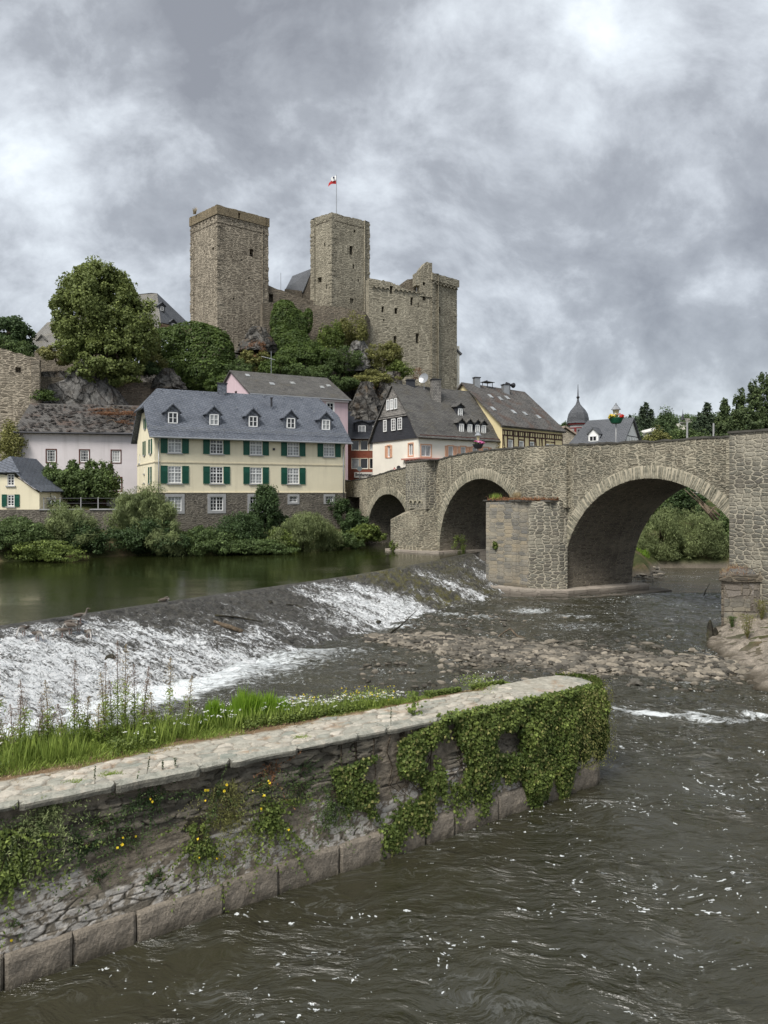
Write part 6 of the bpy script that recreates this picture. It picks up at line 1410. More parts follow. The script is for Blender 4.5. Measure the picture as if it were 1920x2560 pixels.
def q_of(F, px): r = (px - 960) / FPX; return (r * F.o.y - F.o.x) / (F.u.x - r * F.u.y)
a0, a1 = q_of(FP, 1050), q_of(FP, 1079.5); zq = lambda py: CAMZ + (1232 - py) / FPX * 118.5
wallface(FQ, a0, a1, zq(742), lambda a: float(np.interp(a, [a0, a0 + .2, a0 + 1.0, a0 + 1.25, a1], [zq(675), zq(671), zq(656), zq(655), zq(656)])), [hole_px(FQ, 1056.5, 1064.5, 704, 716, .9), hole_px(FQ, 1056.5, 1064.5, 732, 751, 1.0)] if 0 else [hole_px(FQ, 1057, 1063.5, 705, 714, .9)], 1.4, .2, .05, True).build('chimney_stub', M['castle2'], pa)
mb = MB(); mb.box(shift(FP, 0, -.2), q_of(FP, 1041), q_of(FP, 1050.5), -1.2, .1, zq(715), zq(684)); mb.build('chimney_stub', M['castle2'], pa)
wallface(shift(FP, 0, -1.6), q_of(FP, 1014), q_of(FP, 1052), 36, lambda a: float(np.interp(a, [q_of(FP, 1014), q_of(FP, 1030), q_of(FP, 1052)], [zq(708), zq(694), zq(692)])), (), .8, .5, .1, True).build('inner_wall', M['castle_dark'], pa)
t3, f3r, f3l = tower('corner_tower', 'narrow right hand castle tower with an arched corbel frieze under its top', (7.75, 118.7), (7.2, 121), (12.05, 122.6), 16, 42.35, 'castle2', [(1094, 1101, 767, 783, 1.0), (1093.5, 1099, 823, 830, .7), (1082, 1085, 725, 731, .4)], [])
mb = MB(); n_ = 7; w3 = (Vector((12.05, 122.6)) - Vector((7.75, 118.7))).length
for k in range(n_):
    cm = (k + .5) * w3 / n_; r1 = w3 / n_ * .5; r0 = r1 * .66
    for j in range(6):
        x0, x1 = math.pi * j / 6, math.pi * (j + 1) / 6
        Pq = [f3r(cm + r * math.cos(a), b, 40.55 + r * math.sin(a)) for b in (0.0, .3) for a, r in ((x0, r0), (x1, r0), (x1, r1), (x0, r1))]
        mb.add(Pq, [(4, 5, 6, 7), (0, 1, 5, 4), (2, 3, 7, 6), (1, 2, 6, 5), (0, 3, 7, 4)])
mb.box(f3r, -.3, w3 + .3, 0, .32, 41.05, 42.2); mb.build('arch_frieze', M['castle2'], t3)
orl = thing('castle_oriel', 'small slate roofed wing with white wall behind the right castle tower', 'building', (13, 125, 20)); FO = frame((11.9, 123.3), (1, .3))
mb = MB(); mb.box(FO, 0, .75, -4, 0, 16, 31.5); mb.build('wall', M['offwhite'], orl); roofslabs(orl, 'roof', [[FO(-.3, .3, 31.4), FO(1.15, .3, 30.2), FO(1.15, -4, 30.2), FO(-.3, -4, 31.4)]], M['slate_fine'], .3)
mb = MB(); mb.box(FO, -.2, .35, -3.5, -.4, 31.5, 33.4); mb.build('dormer', M['slate_black'], orl)
# curtain walls between and below the towers
cw = thing('upper_curtain_wall', 'ruined curtain wall with arched holes between the two tall castle towers', 'castle wall', (-14, 116, 28))
A2, B2 = Vector((-18.6, 115.8, 0)), Vector((-11.2, 118.6, 0)); d2_ = B2 - A2; F5 = frame(A2, d2_, Vector((d2_.y, -d2_.x, 0)))
wallface(F5, 0, d2_.length, 26, lambda a: float(np.interp(a, [0, 1.0, 4.0, 6.2, 7.9], [39.6, 39.3, 38.6, 38.0, 37.9])), [hole_px(F5, 672.5, 683, 735, 760, 1.0), hole_px(F5, 714, 727, 750, 762, .8)], 1.2, .6, .1, True).build('wall', M['castle_dark'], cw)
lc_ = thing('lower_curtain_wall', 'lower grey castle wall with a rusty lichened top, partly under ivy', 'castle wall', (-10, 110, 24))
def plwall(pts, z0, m, h, name='wall', th=.9, jit=.08, holes={}):
    for i, ((xa, ya, za), (xb, yb, zb_)) in enumerate(zip(pts[:-1], pts[1:])):
        a, b_ = Vector((xa, ya, 0)), Vector((xb, yb, 0)); d = b_ - a; F = frame(a, d, Vector((d.y, -d.x, 0))); l = d.length
        wallface(F, 0, l + (.02 if i < len(pts) - 2 else 0), z0, lambda q: za + (zb_ - za) * min(1, q / l), [hole_px(F, *x) for x in holes.get(i, [])], th, .8, jit, True).build(name, m, h)
def pz(px, py, Y): v = at(px, py, Y); return (v.x, v.y, v.z)
plwall([pz(656, 758, 108.5), pz(690, 754, 109.5), pz(735, 757, 110.5), pz(777, 762, 111.5), pz(850, 767, 111.8), pz(912, 779, 112.5), pz(926, 800, 114.2)], 17, M['castle_dark'], lc_)
mb = MB()
# roof and gable of the building between the towers
hK = thing('castle_hall_roof', 'steep slate roofed building half hidden between the two tall castle towers', 'building', at(745, 760, 122))
roofslabs(hK, 'roof', [[at(712, 726, 122), at(757, 731, 122), at(782, 670, 126), at(731, 690, 126)]], M['slate_fine'], .25)
mb = MB(); v = [at(753, 760, 122.1), at(792, 760, 122.8), at(792, 700, 124), at(782, 672, 126.0), at(753, 733, 122.1)]; mb.slab(v, .4); mb.build('gable', M['castle_dark'], hK); mb = MB(); v = [at(706, 760, 121.8), at(755, 760, 122.0), at(755, 727, 122.0), at(712, 722, 121.8)]; mb.slab(v, .3); mb.build('wall', M['castle_dark'], hK)
mb = MB(); mb.tube(at(702, 735, 117), at(702, 682, 117), .035); tag(mb.build('lightning_rod', M['zinc'], None, base=at(702, 735, 117)), 'thin rod standing on the castle wall between the tall towers', 'rod')

# hall behind the linden: two steep hipped roofs
hL_ = thing('long_slate_hall', 'pale slate roofed building with a small dormer left behind the big linden', 'building', at(120, 880, 118))
e0, e1, e2, e3 = at(54, 873, 116), at(250, 873, 118), at(250, 800, 130), at(112, 800, 128)
roofslabs(hL_, 'roof', [[e0, e1, at(255, 775, 124), at(118, 806, 122)], [e0, at(118, 806, 122), at(80, 868, 132)]], M['slate_pale'], .25)
mb = MB(); Fq = frame(at(58, 880, 116.4), (1, .05)); mb.box(Fq, 0, 14, -8, 0, 22, 29.4); mb.build('wall', M['castle_dark'], hL_)
Fq = frame(at(100, 880, 117), (1, .05)); dormer(hL_, Fq, 0, -.6, 30.0, 31.3, 1.5, 32.1, 3.0, 'slate_pale', 'slate_pale', .6, .8, 2, 1)
hM_ = thing('timbered_hall', 'tall steep slate roofed hall with two tiny dormers and reddish timbering beside the big linden', 'building', at(400, 860, 120))
rgA, rgB = at(378, 732, 126), at(402, 736, 129)
eL = at(330, 842, 118); eM = at(388, 842, 118.5); eM2 = at(402, 806, 119.5); eR = at(486, 822, 132)
roofslabs(hM_, 'roof', [[at(300, 850, 117.5), at(384, 836, 118.5), eM2, rgA + Vector((.9, .3, 0)), rgA, at(300, 740, 125)]], M['slate_pale'], .25)  # lit slope: the light on it is put into the paler slate
roofslabs(hM_, 'roof', [[eM2, eR, rgA + Vector((.95, .3, 0))]], M['slate_fine'], .25)  # same roof, less lit hip plane: its shade is put into darker slate
mb = MB(); mb.slab([at(386, 840, 118.9), at(402, 809, 119.9), at(486, 824, 132.3), at(486, 850, 132.3)], .3); mb.build('wall', M['infill'], hM_)
mb = MB()
for px_ in (404, 414, 424, 436, 448): Yp = 119.7 + (px_ - 402) * .148; mb.tube(at(px_, 812, Yp - .2), at(px_ - 4, 836, Yp - .2), .14, .14, 4)
mb.tube(at(400, 822, 119.4), at(450, 828, 126.6), .14, .14, 4); mb.build('timber_frame', M['oldtimber'], hM_)
for px_, py_, Yp in ((403, 766, 123.2), (431, 808, 123.0)):
    p_ = at(px_, py_, Yp); Fq = frame(p_, (.7, .7), (.7, -.7)); dormer(hM_, Fq, 0, .3, p_.z - .9, p_.z + .1, 1.1, p_.z + .6, 2.0, 'slate_fine', 'slate_fine', .5, .7, 2, 1)

# old castle wall at the left edge, rock face and retaining walls
ow = thing('old_town_wall', 'tall weathered stone wall with a small square hole at the left edge', 'wall', (-42, 88, 8))
plwall([pz(-60, 862, 87), pz(0, 871, 87.5), pz(98, 897, 88.5), pz(99, 899, 92)], 6, M['castle1'], ow, holes={1: [(38, 52, 918, 932, .8)]})
ow2 = thing('retaining_wall', 'grey stone retaining wall running behind the rock above the mauve house', 'wall', (-36, 92, 14))
plwall([pz(96, 942, 91), pz(160, 944, 93)], 10, M['castle_dark'], ow2); plwall([pz(268, 946, 94), pz(300, 953, 94.5), pz(400, 957, 97), pz(420, 958, 99)], 10, M['castle_dark'], ow2)

# castle rock: ruled cliff with folded facets, carrying the castle plateau
def cliff(name, bot, top, back, m, n=(240, 90), amp=1.2, sc=.25, label=None, kind='structure', seed=0, terr=.5):
    bot, top = np.array(bot, float), np.array(top, float); t = np.linspace(0, 1, n[0])
    def rs(P): d = np.r_[0, np.cumsum(np.linalg.norm(np.diff(P[:, :2], axis=0), axis=1))]; d /= d[-1]; return np.stack([np.interp(t, d, P[:, k]) for k in range(3)], 1)
    Bt, Tp = rs(bot), rs(top); v = np.linspace(0, 1, n[1])[None, :, None]; vb = v ** .8
    Pg = Bt[:, None] * (1 - vb) + Tp[:, None] * vb; Pg[..., 2] = Bt[:, None, 2] * (1 - v[..., 0]) + Tp[:, None, 2] * v[..., 0]
    x, y, z = Pg[..., 0], Pg[..., 1], Pg[..., 2]
    w = (fbm(x * sc + seed, y * sc, z * sc * .6, 5, .6) - .5) * 2 + (np.abs(fbm(x * sc * 2.2 + z * .25, y * .2, z * sc * 1.1 + seed, 3) - .5)) * -1.6
    w = np.floor(w * 5) / 5 * terr + w * (1 - terr)
    e = np.sin(np.pi * np.clip(v[..., 0], 0, 1)) ** .4 * (v[..., 0] < .995)
    dv = Tp - Bt; nrm = np.stack([0 * t, -np.ones_like(t), .25 + 0 * t], 1)[:, None]
    Pg = Pg + nrm * (w * e * amp)[..., None]
    bk_ = Pg[:, -1:].copy(); bk_[..., 1] += back; bk_[..., 2] -= 1; Pg = np.concatenate([Pg, bk_], 1)
    o = mesh_np(name, Pg.reshape(-1, 3), grid_faces(n[0], n[1] + 1)[:, ::-1], m)
    return tag(o, kind=kind) if kind == 'structure' else tag(o, label, kind), Pg
_, CL = cliff('castle_rock', [(-48, 96, 7), (-30, 101, 7), (-18, 103, 7.5), (-8, 102, 8), (-1, 101.5, 8), (6, 103.5, 8), (11, 108, 8), (16, 122, 8)],
              [(-50, 104, 24), (-34, 109, 25.5), (-28, 109.5, 26.5), (-20, 108.3, 28), (-15.5, 109, 28.5), (-8, 110.5, 29.5), (-1.5, 112, 26.5), (3.5, 113.5, 22.5), (8, 116.5, 19.5), (14, 123.5, 15)], 45, M['rock'], amp=1.7, seed=3)
_, RL = cliff('rock_face', [(-45, 88.3, 9), (-38.5, 88.6, 9), (-35, 88.6, 9), (-32, 90, 9), (-31, 95, 8)], [(-43, 92, 20.0), (-39.5, 91.5, 21.0), (-37.5, 91.5, 23.6), (-35.5, 92.5, 22.5), (-33.8, 92.6, 20.0), (-32.6, 93.0, 18.2), (-32, 96, 17)], 25, M['rock_pale'], (160, 70), 1.5, .3, seed=9)
# rock spurs standing out of the ivy below the castle
def spur(label, px, py0, py1, Y, w, m='rock_pale', dx=0):
    b0, b1 = at(px + dx, py1, Y), at(px, py0, Y); n = 26; V = []
    for j in range(18):
        v = j / 17; c_ = b0.lerp(b1, v); r_ = w * (1.15 - .85 * v ** 1.3)
        for i in range(n):
            a = 2 * math.pi * i / n; k = .35 + 1.35 * float(fbm(math.cos(a) * 1.6 + px, math.sin(a) * 1.6, v * 2.2 + px, 4, .65)); k = round(k * 7) / 7 * .6 + k * .4; V.append((c_.x + r_ * k * math.cos(a), c_.y + r_ * k * math.sin(a), c_.z))
    f = [(j * n + i, j * n + (i + 1) % n, (j + 1) * n + (i + 1) % n, (j + 1) * n + i) for j in range(17) for i in range(n)] + [tuple(range(17 * n, 18 * n))]
    mb = MB(); mb.add(V, f); return tag(mb.build('rock_spur', M[m], None, base=b0), label, 'rock')
spur('pale pointed rock standing out of the ivy under the flag tower', 897, 852, 935, 108.5, 2.3)
spur('dark fractured rock at the foot of the massive castle tower', 645, 818, 885, 106.5, 2.6, 'rock')
spur('brown crag with dry growth between the ivy mound and the pink house', 420, 922, 975, 97, 2.0, 'rock')
spur('dark rocky shoulder below the castle bushes above the slate gabled house', 985, 930, 1060, 105, 3.0, 'rock', -30)
spur('tall cracked cliff buttress behind the red brick house roof', 915, 955, 1070, 102, 2.6, 'rock', 0)
# ------------------------------------------------------------------ river bank shrubs and trees
def blobs_px(cx, y0, y1, w, Y, k=5, dz=1.0, seed=0):
    """an uneven heap of ellipsoids filling a shrub's true size at distance Y"""
    r = random.Random(seed + cx); s = Y / FPX; c = at(cx, (y0 + y1) / 2, Y); hw, hh = w * s / 2, (y1 - y0) * s / 2; B = [(c.x, Y, c.z - hh * .1, hw * .62, hw * .6, hh * .85)]
    for i in range(k):
        a = (i + .5) / k * 2 - 1; B.append((c.x + a * hw * .68, Y + r.uniform(-.4, .4) * hw * dz, c.z - hh * .35 - abs(a) * hh * .15 + r.uniform(-.1, .35) * hh, hw * r.uniform(.28, .42), hw * r.uniform(.3, .45), hh * r.uniform(.45, .62)))
    for i in range(3): B.append((c.x + r.uniform(-.35, .35) * hw, Y + r.uniform(-.4, .2) * hw, c.z + r.uniform(.15, .5) * hh, hw * r.uniform(.22, .34), hw * .3, hh * r.uniform(.3, .5)))
    return B
def shrub(name, label, cat, px, y0, y1, w, Y, n, size, m, group=None, up=None, asp=.55, sub=16, subr=.33, k=5, r=.1, trunk=True, seed=0):
    if cat != 'tree': w *= 1.30 if w < 200 else 1.15; y0 -= (y1 - y0) * (.16 if y1 - y0 < 150 else .05); n = int(n * 1.35)
    B = blobs_px(px, y0, y1, w, Y, k, seed=seed); b = at(px, y1, Y); b.z = max(float(H(b.x, b.y)), .2) if y1 > 1250 else b.z
    return tree(name, label, cat, (b.x, b.y, b.z), B, n, size, m, group, sub, subr, r, asp, trunk, 'foliage' if cat != 'tree' else 'crown', up)
G1_ = 'shrubs along the far river bank'
shrub('bank_shrub', 'broad dark shrub mound at the left edge of the far bank', 'shrub', 45, 1300, 1402, 230, 58.5, 15000, .19, L['mid'], G1_)
shrub('bank_shrub', 'low bright green undergrowth at the water line on the far left', 'shrub', 120, 1352, 1402, 200, 57.0, 8000, .16, L['bright'], G1_, trunk=False)
shrub('willow_shrub', 'grey green willow in front of the garden wall, right of the small cream house', 'shrub', 172, 1262, 1398, 150, 60.5, 15000, .28, L['willow'], G1_, up=.5, asp=.17)
shrub('bank_shrub', 'dark leafy shrub below the garden wall, left of the earth gap in the bank', 'shrub', 205, 1300, 1398, 110, 60.0, 8000, .18, L['dark'], G1_)
shrub('willow_shrub', 'largest silvery willow bush on the bank, in front of the cream house corner', 'shrub', 362, 1208, 1388, 205, 62.5, 36000, .30, L['willow'], G1_, up=.6, asp=.17, k=6, r=.14)
shrub('bank_shrub', 'dense dark foot of the large willow at the water line', 'shrub', 372, 1300, 1392, 185, 61.3, 12000, .18, L['dark'], G1_, trunk=False)
shrub('bank_shrub', 'low brambly cover right of the large willow under the rubble basement', 'shrub', 525, 1322, 1386, 170, 62.8, 11000, .17, L['mid'], G1_, trunk=False)
shrub('bank_shrub', 'dark green bush left of the round bank tree', 'shrub', 600, 1288, 1380, 150, 64.5, 13000, .17, L['dark'], G1_)
shrub('bank_tree', 'round dark tree standing against the cream house facade', 'tree', 668, 1204, 1345, 118, 66.8, 17000, .20, L['dark'], None, k=4, r=.14)
shrub('willow_shrub', 'rounded feathery bush under the small basement windows', 'shrub', 765, 1282, 1380, 155, 66.0, 18000, .24, L['willow'], G1_, up=.5, asp=.2)
shrub('bank_shrub', 'yellow green bush between the round tree and the feathery bush', 'shrub', 700, 1325, 1382, 90, 64.5, 6000, .17, L['bright'], G1_, trunk=False)
shrub('bank_shrub', 'low mixed green growth left of the first bridge arch', 'shrub', 850, 1328, 1372, 110, 69.0, 7000, .17, L['mid'], G1_, trunk=False)
shrub('bank_shrub', 'bright green cover spilling to the water beside the first bridge arch', 'shrub', 915, 1312, 1360, 85, 72.5, 6000, .18, L['bright'], G1_, trunk=False)
shrub('bank_shrub', 'dark foliage at the foot of the ivy, left of the first arch', 'shrub', 640, 1345, 1384, 190, 63.6, 8000, .16, L['mid'], G1_, trunk=False)
tree('ivy', 'dark ivy climbing the right basement corner of the cream house', 'ivy', at(860, 1330, 74), [(*at(845, 1262, 75.3), 1.1, .5, .8), (*at(862, 1290, 75.2), 1.0, .6, 1.5), (*at(880, 1310, 74.6), 1.2, .8, 1.4), (*at(905, 1318, 74.6), 1.1, .9, 1.0)], 9000, .2, L['dark'], None, 14, .4, trunk=False, crown='foliage')
tree('creeper', 'creeper on the wall above the small cream house', 'ivy', at(15, 1180, 78), [(*at(10, 1130, 80), 2.4, 1.2, 3.2), (*at(30, 1105, 80.5), 1.2, .8, 1.6)], 7000, .22, L['yellowish'], None, 12, .35, trunk=False, crown='foliage')
# clipped box crowns before the mauve house
def clipped(px, label, n, w):
    c = at(px, 1205, 72.5); B = [(c.x + dx * w, c.y + dy, c.z + dz, w * .42, 1.1, .95) for dx in (-.5, 0, .5) for dz in (-.75, .25) for dy in (-.5, .5)] + [(c.x + random.uniform(-.9, .9) * w * .8, c.y, c.z + 1.3, .5, .5, .75) for _ in range(4)]
    t = thing('clipped_tree', label, 'tree', (c.x, c.y, 4.6), 'clipped trees by the mauve house')
    P, N, T = clumps(B, n, 14, .42); leaves_obj('crown', P, N, .24, L['linden' if 0 else 'mid'], t, .7, None, T + .12)
    mb = MB(); limbs(mb, (c.x, c.y, 4.3), (c.x, c.y, c.z), .11, B, 6); mb.build('trunk', M['trunk'], t, True)
clipped(150, 'left of the two clipped box shaped trees in front of the mauve house', 11000, 2.3)
clipped(230, 'right of the two clipped box shaped trees, hiding a lower window of the mauve house', 13000, 2.7)
tree('flower_bush', 'white flowering bush beside the small cream house', 'shrub', at(115, 1255, 68.5), [(*at(115, 1255, 68.5), .9, .6, .8), (*at(135, 1262, 68.2), .8, .5, .5)], 2600, .2, L['dark'], None, 10, .4, trunk=False, crown='foliage')
P, N, T = clumps([(*at(118, 1252, 68.1), .9, .4, .6)], 70, 10, .4); leaves_obj('flowers', P, N, .2, L['petal_w'], bpy.data.objects[[o.name for o in bpy.data.objects if o.name.startswith('flower_bush')][0]], .9)

# the big linden and the trees round the castle foot
ld = [(*at(250, 770, 94), 4.7, 4.6, 5.6), (*at(205, 800, 93.5), 4.0, 3.6, 3.8), (*at(300, 800, 94), 4.2, 3.8, 4.3), (*at(235, 700, 94), 2.9, 2.7, 2.0), (*at(290, 725, 94.5), 2.7, 2.6, 2.0), (*at(190, 735, 94), 2.1, 2.2, 1.8), (*at(320, 765, 94), 1.7, 2.0, 1.9), (*at(185, 850, 93), 2.2, 2.4, 2.6), (*at(270, 895, 92.8), 4.2, 3.2, 3.1), (*at(345, 850, 93.5), 2.4, 2.6, 3.0), (*at(150, 770, 94), 1.4, 1.6, 1.6), (*at(220, 930, 92.5), 2.4, 1.8, 1.5), (*at(300, 938, 93), 2.6, 1.8, 1.3)]
tree('linden_tree', 'big round linden with olive green crown left of the castle', 'tree', at(265, 985, 94), ld, 74000, .33, L['linden'], None, 26, .27, .45, .75)
G2_ = 'trees and bushes on the castle slope'
tree('bush', 'yellow green bush under the left side of the linden by the old wall', 'shrub', at(140, 905, 95), [(*at(140, 890, 95), 2.0, 1.6, 1.2), (*at(118, 880, 95.5), 1.2, 1, .9)], 4500, .26, L['yellowish'], G2_, 12, .36, .1)
tree('chestnut_tree', 'dark broad leaved tree at the left edge behind the old town wall', 'tree', at(20, 890, 104), [(*at(20, 832, 104), 3.2, 3.0, 2.3), (*at(55, 842, 104), 1.6, 1.6, 1.5), (*at(0, 820, 104), 3, 3, 1.6), (*at(20, 870, 102), 3.5, 3, 1.6)], 14000, .4, L['dark'], G2_, 18, .3, .3)
tree('bush', 'light green shrub in front of the dark tree on top of the old town wall', 'shrub', at(45, 905, 97), [(*at(35, 878, 97), 3.0, 1.5, 1.3), (*at(-5, 862, 97), 2, 1.5, 1.2)], 6000, .26, L['mid'], G2_, 14, .34, .12)
tree('ivy_mound', 'huge rounded ivy covered mound between the linden and the massive tower', 'ivy', at(480, 985, 103), [(*at(500, 880, 104), 4.4, 3.4, 3.6), (*at(450, 870, 104), 3.6, 3.2, 2.9), (*at(545, 905, 103.5), 2.4, 2.6, 4.2), (*at(500, 930, 102.5), 4.6, 3, 2.9), (*at(410, 860, 104), 2.8, 2.6, 2.2), (*at(440, 930, 102.5), 2.6, 2.4, 2.4), (*at(540, 955, 102), 2.6, 2.2, 2.0), (*at(480, 845, 104), 4.4, 3.2, 2.1)], 42000, .34, L['ivy'], G2_, 34, .20, .2, .75, False, 'foliage', skin=True)
tree('bush', 'olive bush between the linden and the ivy mound', 'shrub', at(372, 925, 98), [(*at(365, 885, 99), 2.0, 2, 3.0), (*at(385, 915, 98.5), 1.8, 1.5, 1.8)], 8000, .26, L['yellowish'], G2_, 14, .34, .12)
tree('bush', 'dark bush filling the shade under the linden by the retaining wall', 'shrub', at(340, 930, 96), [(*at(320, 925, 96), 2.8, 1.5, 1.2), (*at(365, 930, 97), 2, 1.5, 1.3)], 6000, .25, L['dark'], G2_, 14, .34, .12)
tree('ivy', 'tall dark green ivy sheet hanging on the lower castle wall', 'ivy', at(730, 900, 107), [(*at(712, 800, 107.9), 2.1, .8, 2.9), (*at(735, 815, 108.2), 1.9, .8, 2.6), (*at(700, 860, 107.0), 1.6, .9, 3.0), (*at(735, 870, 106.8), 2.6, 1.2, 2.6), (*at(770, 800, 109.2), .7, .5, 1.8), (*at(712, 768, 108.6), 1.6, .6, 1.1), (*at(745, 900, 105.5), 3.2, 1.5, 2.4)], 26000, .30, L['ivy'], G2_, 24, .24, .2, .7, False, 'foliage', skin=True)
for i, (px, py, Y, rx, rz, mt_, n, lab) in enumerate([
    (825, 845, 107.5, 2.4, 3.0, 'bright', 7000, 'light green bush climbing the wall in the middle of the slope'), (882, 830, 109, 2.8, 3.3, 'yellowish', 8000, 'fluffy olive bush below the flag tower wall'),
    (790, 890, 106, 3.2, 2.2, 'ivy', 9000, 'rounded dark green bush under the climbing one'), (860, 900, 105.5, 3.4, 2.3, 'mid', 8000, 'green bush in the centre of the castle slope'),
    (700, 920, 103.5, 3.2, 1.9, 'ivy', 8000, 'green bush at the foot of the ivy sheet'), (770, 940, 102.8, 3.4, 1.9, 'mid', 8000, 'bush just above the middle of the pink house roof'),
    (960, 890, 107.5, 3.4, 2.6, 'yellowish', 9000, 'yellowish bush right of the pale pointed rock'), (1000, 925, 107, 2.4, 1.6, 'bright', 5000, 'rightmost bush at the foot of the palace wall'),
    (925, 950, 104.8, 4.2, 1.5, 'yellowish', 9000, 'olive bush hanging over the cliff edge'), (850, 960, 103, 3.0, 1.4, 'mid', 6000, 'dark green bush at the right end of the pink house roof'),
    (630, 905, 104, 2.4, 1.8, 'yellowish', 5000, 'brownish bush below the dark rock of the massive tower'), (600, 930, 101.5, 3.0, 2.0, 'mid', 6000, 'bush behind the pink gable'), (560, 960, 100, 2.6, 1.7, 'ivy', 6000, 'bush directly left of the pink gable')]):
    c = at(px, py, Y); r = random.Random(i)
    B = [(c.x, c.y, c.z, rx * .8, rx * .6, rz * .85)] + [(c.x + r.uniform(-.7, .7) * rx, c.y + r.uniform(-.3, .3) * rx, c.z + r.uniform(-.5, .5) * rz, rx * .42, rx * .4, rz * .42) for _ in range(5)]
    tree('slope_bush', lab, 'shrub', (c.x, c.y + .3, c.z - rz), B, n, .24, L[mt_], G2_, 16, .30, .1, .6, True, 'foliage')
P, N, T = clumps([(*at(640, 880, 104), 2.2, 1.2, 1.6), (*at(985, 990, 103.8), 2.4, 1.0, 1.8), (*at(915, 985, 102), 1.2, .8, 1.6), (*at(1040, 935, 108), 1.2, .6, 1.0)], 3800, 12, .3)
tag(leaves_obj('dry_ground_cover', P, N, .24, L['rust'], None, .3, None, T * .8), kind='stuff')
tree('bush', 'small green shrub in the niche between the old wall and the rock face', 'shrub', at(100, 995, 89), [(*at(100, 993, 89), 2.0, .8, .9)], 2600, .25, L['ivy'], G2_, 10, .36, .1, .6, False, 'foliage')
# beyond the big arch
G3_ = 'bushes seen through the big arch'
for i, (px, y0, y1, w, Y, n, mt_, lab) in enumerate([(1650, 1262, 1420, 150, 70.5, 17000, 'willow', 'pale green willow bush seen through the big arch, on the left'), (1745, 1268, 1425, 170, 71.0, 17000, 'willow', 'broad grey green bush in the middle of the big arch view'),
        (1815, 1285, 1425, 120, 72, 10000, 'mid', 'darker bush at the right of the big arch view'), (1640, 1225, 1330, 100, 79, 9000, 'mid', 'tree top showing at the upper left of the arch view'), (1715, 1200, 1300, 110, 83, 9000, 'dark', 'dark tree high in the big arch view')]):
    shrub('arch_bush' if y0 > 1240 else 'arch_tree', lab, 'shrub' if y0 > 1240 else 'tree', px, y0, y1, w, Y, n, .26, L[mt_], G3_, up=.4 if mt_ == 'willow' else None, asp=.2 if mt_ == 'willow' else .55, seed=i)
tree('reeds', 'tuft of bright reeds at the left foot of the bushes in the arch', 'plant', at(1600, 1425, 68.5), [(*at(1600, 1400, 68.5), .9, .6, .9)], 1500, .6, L['lush'], None, 8, .5, trunk=False, crown='foliage', up=1.5, asp=.06)
db = thing('dead_branch', 'bare bleached branching tree limb hanging in the view under the big arch', 'branch', at(1790, 1290, 66))
for a_, b_ in (((1795, 1300), (1725, 1225)), ((1780, 1290), (1740, 1245)), ((1800, 1290), (1760, 1260)), ((1770, 1285), (1798, 1262)), ((1785, 1300), (1710, 1222))): mb = MB(); mb.path([at(*a_, 66), at((a_[0] + b_[0]) / 2, (a_[1] + b_[1]) / 2 - 4, 66.3), at(*b_, 66.6)], [.10, .07, .02], 6); mb.build('limb', M['deadwood'], db, True)
sb = thing('far_house', 'dark walled house with white upper part glimpsed through the big arch', 'house', at(1770, 1290, 92)); Fz = frame(at(1735, 1290, 92), (1, 0)); mb = MB(); mb.box(Fz, 0, 5, -5, 0, 3, 7.0); mb.build('wall', M['slate_black'], sb)
mb = MB(); mb.box(Fz, .8, 5, -4.8, .1, 7.0, 9.6); mb.build('upper_wall', M['offwhite'], sb); window(sb, shift(Fz, 0, .1), 2.0, 7.4, 1.1, 1.2, 2, 2, rec=-.02)
mb = MB(); mb.slab([Fz(.4, .6, 9.5), Fz(5.6, .6, 9.5), Fz(5.6, -2.4, 11.5), Fz(.4, -2.4, 11.5)], .2); mb.build('roof', M['slate_old'], sb)
# pale stones on the little shore under the arch
mb_ = []
for i in range(70):
    me = smesh[i % 8]; s = random.uniform(.3, .8); y = random.uniform(58, 67); x = y * (random.uniform(1592, 1655) - 960) / FPX
    o = bpy.data.objects.new('shore_stone', me); COL.objects.link(o); o.location = (x, y, .16 + random.uniform(0, .2)); o.rotation_euler = (0, 0, i); o.scale = (s * 1.0, s * .8, s * .6); tag(o, 'pale flat stone on the small shore under the big arch', 'stone', 'stones under the big arch')

# ------------------------------------------------------------------ wooded hill on the right
rr = random.Random(4)
fb = []; 
for i in range(240):
    y = rr.uniform(150, 300); px = rr.uniform(1500, 2050) ; x = (px - 960) / FPX * y; z = float(H(x, y)); s = rr.uniform(1.8, 3.4); fb.append((x, y, z + s * .7, s, s, s * .9))
P, N, T = clumps(fb, 90000, 9, .42)
tag(leaves_obj('woodland', P, N, .62, L['far'], None, .7, None, T), 'dense green woodland covering the far hillside on the right', 'wood', None, 'stuff')
def conifer_mesh():
    r = np.random.default_rng(3); P, N, T = [], [], []
    for k in range(26):
        z = .12 + .88 * k / 26; R0 = .26 * (1 - z) ** .8 + .03; n = 60
        a = r.uniform(0, 6.28, n); q = r.uniform(.1, 1, n) ** .6 * R0 * (.6 + .5 * np.sin(a * 5 + k) ** 2); P.append(np.stack([q * np.cos(a), q * np.sin(a), z - q * .35 + r.normal(0, .008, n)], 1)); N.append(np.stack([np.cos(a) * .5, np.sin(a) * .5, np.ones(n)], 1)); T.append(r.random(n) * .7)
    return np.concatenate(P), np.concatenate(N), np.concatenate(T)
P, N, T = conifer_mesh(); c0_ = thing('conifer', 'x', 'tree', (0, 0, 0), 'conifers on the far hillside')
leaves_obj('crown', P, N, .06, L['conifer'], c0_, .35, None, T); mb = MB(); mb.tube((0, 0, -.05), (0, 0, .95), .018, .003, 6); mb.build('trunk', M['trunk'], c0_)
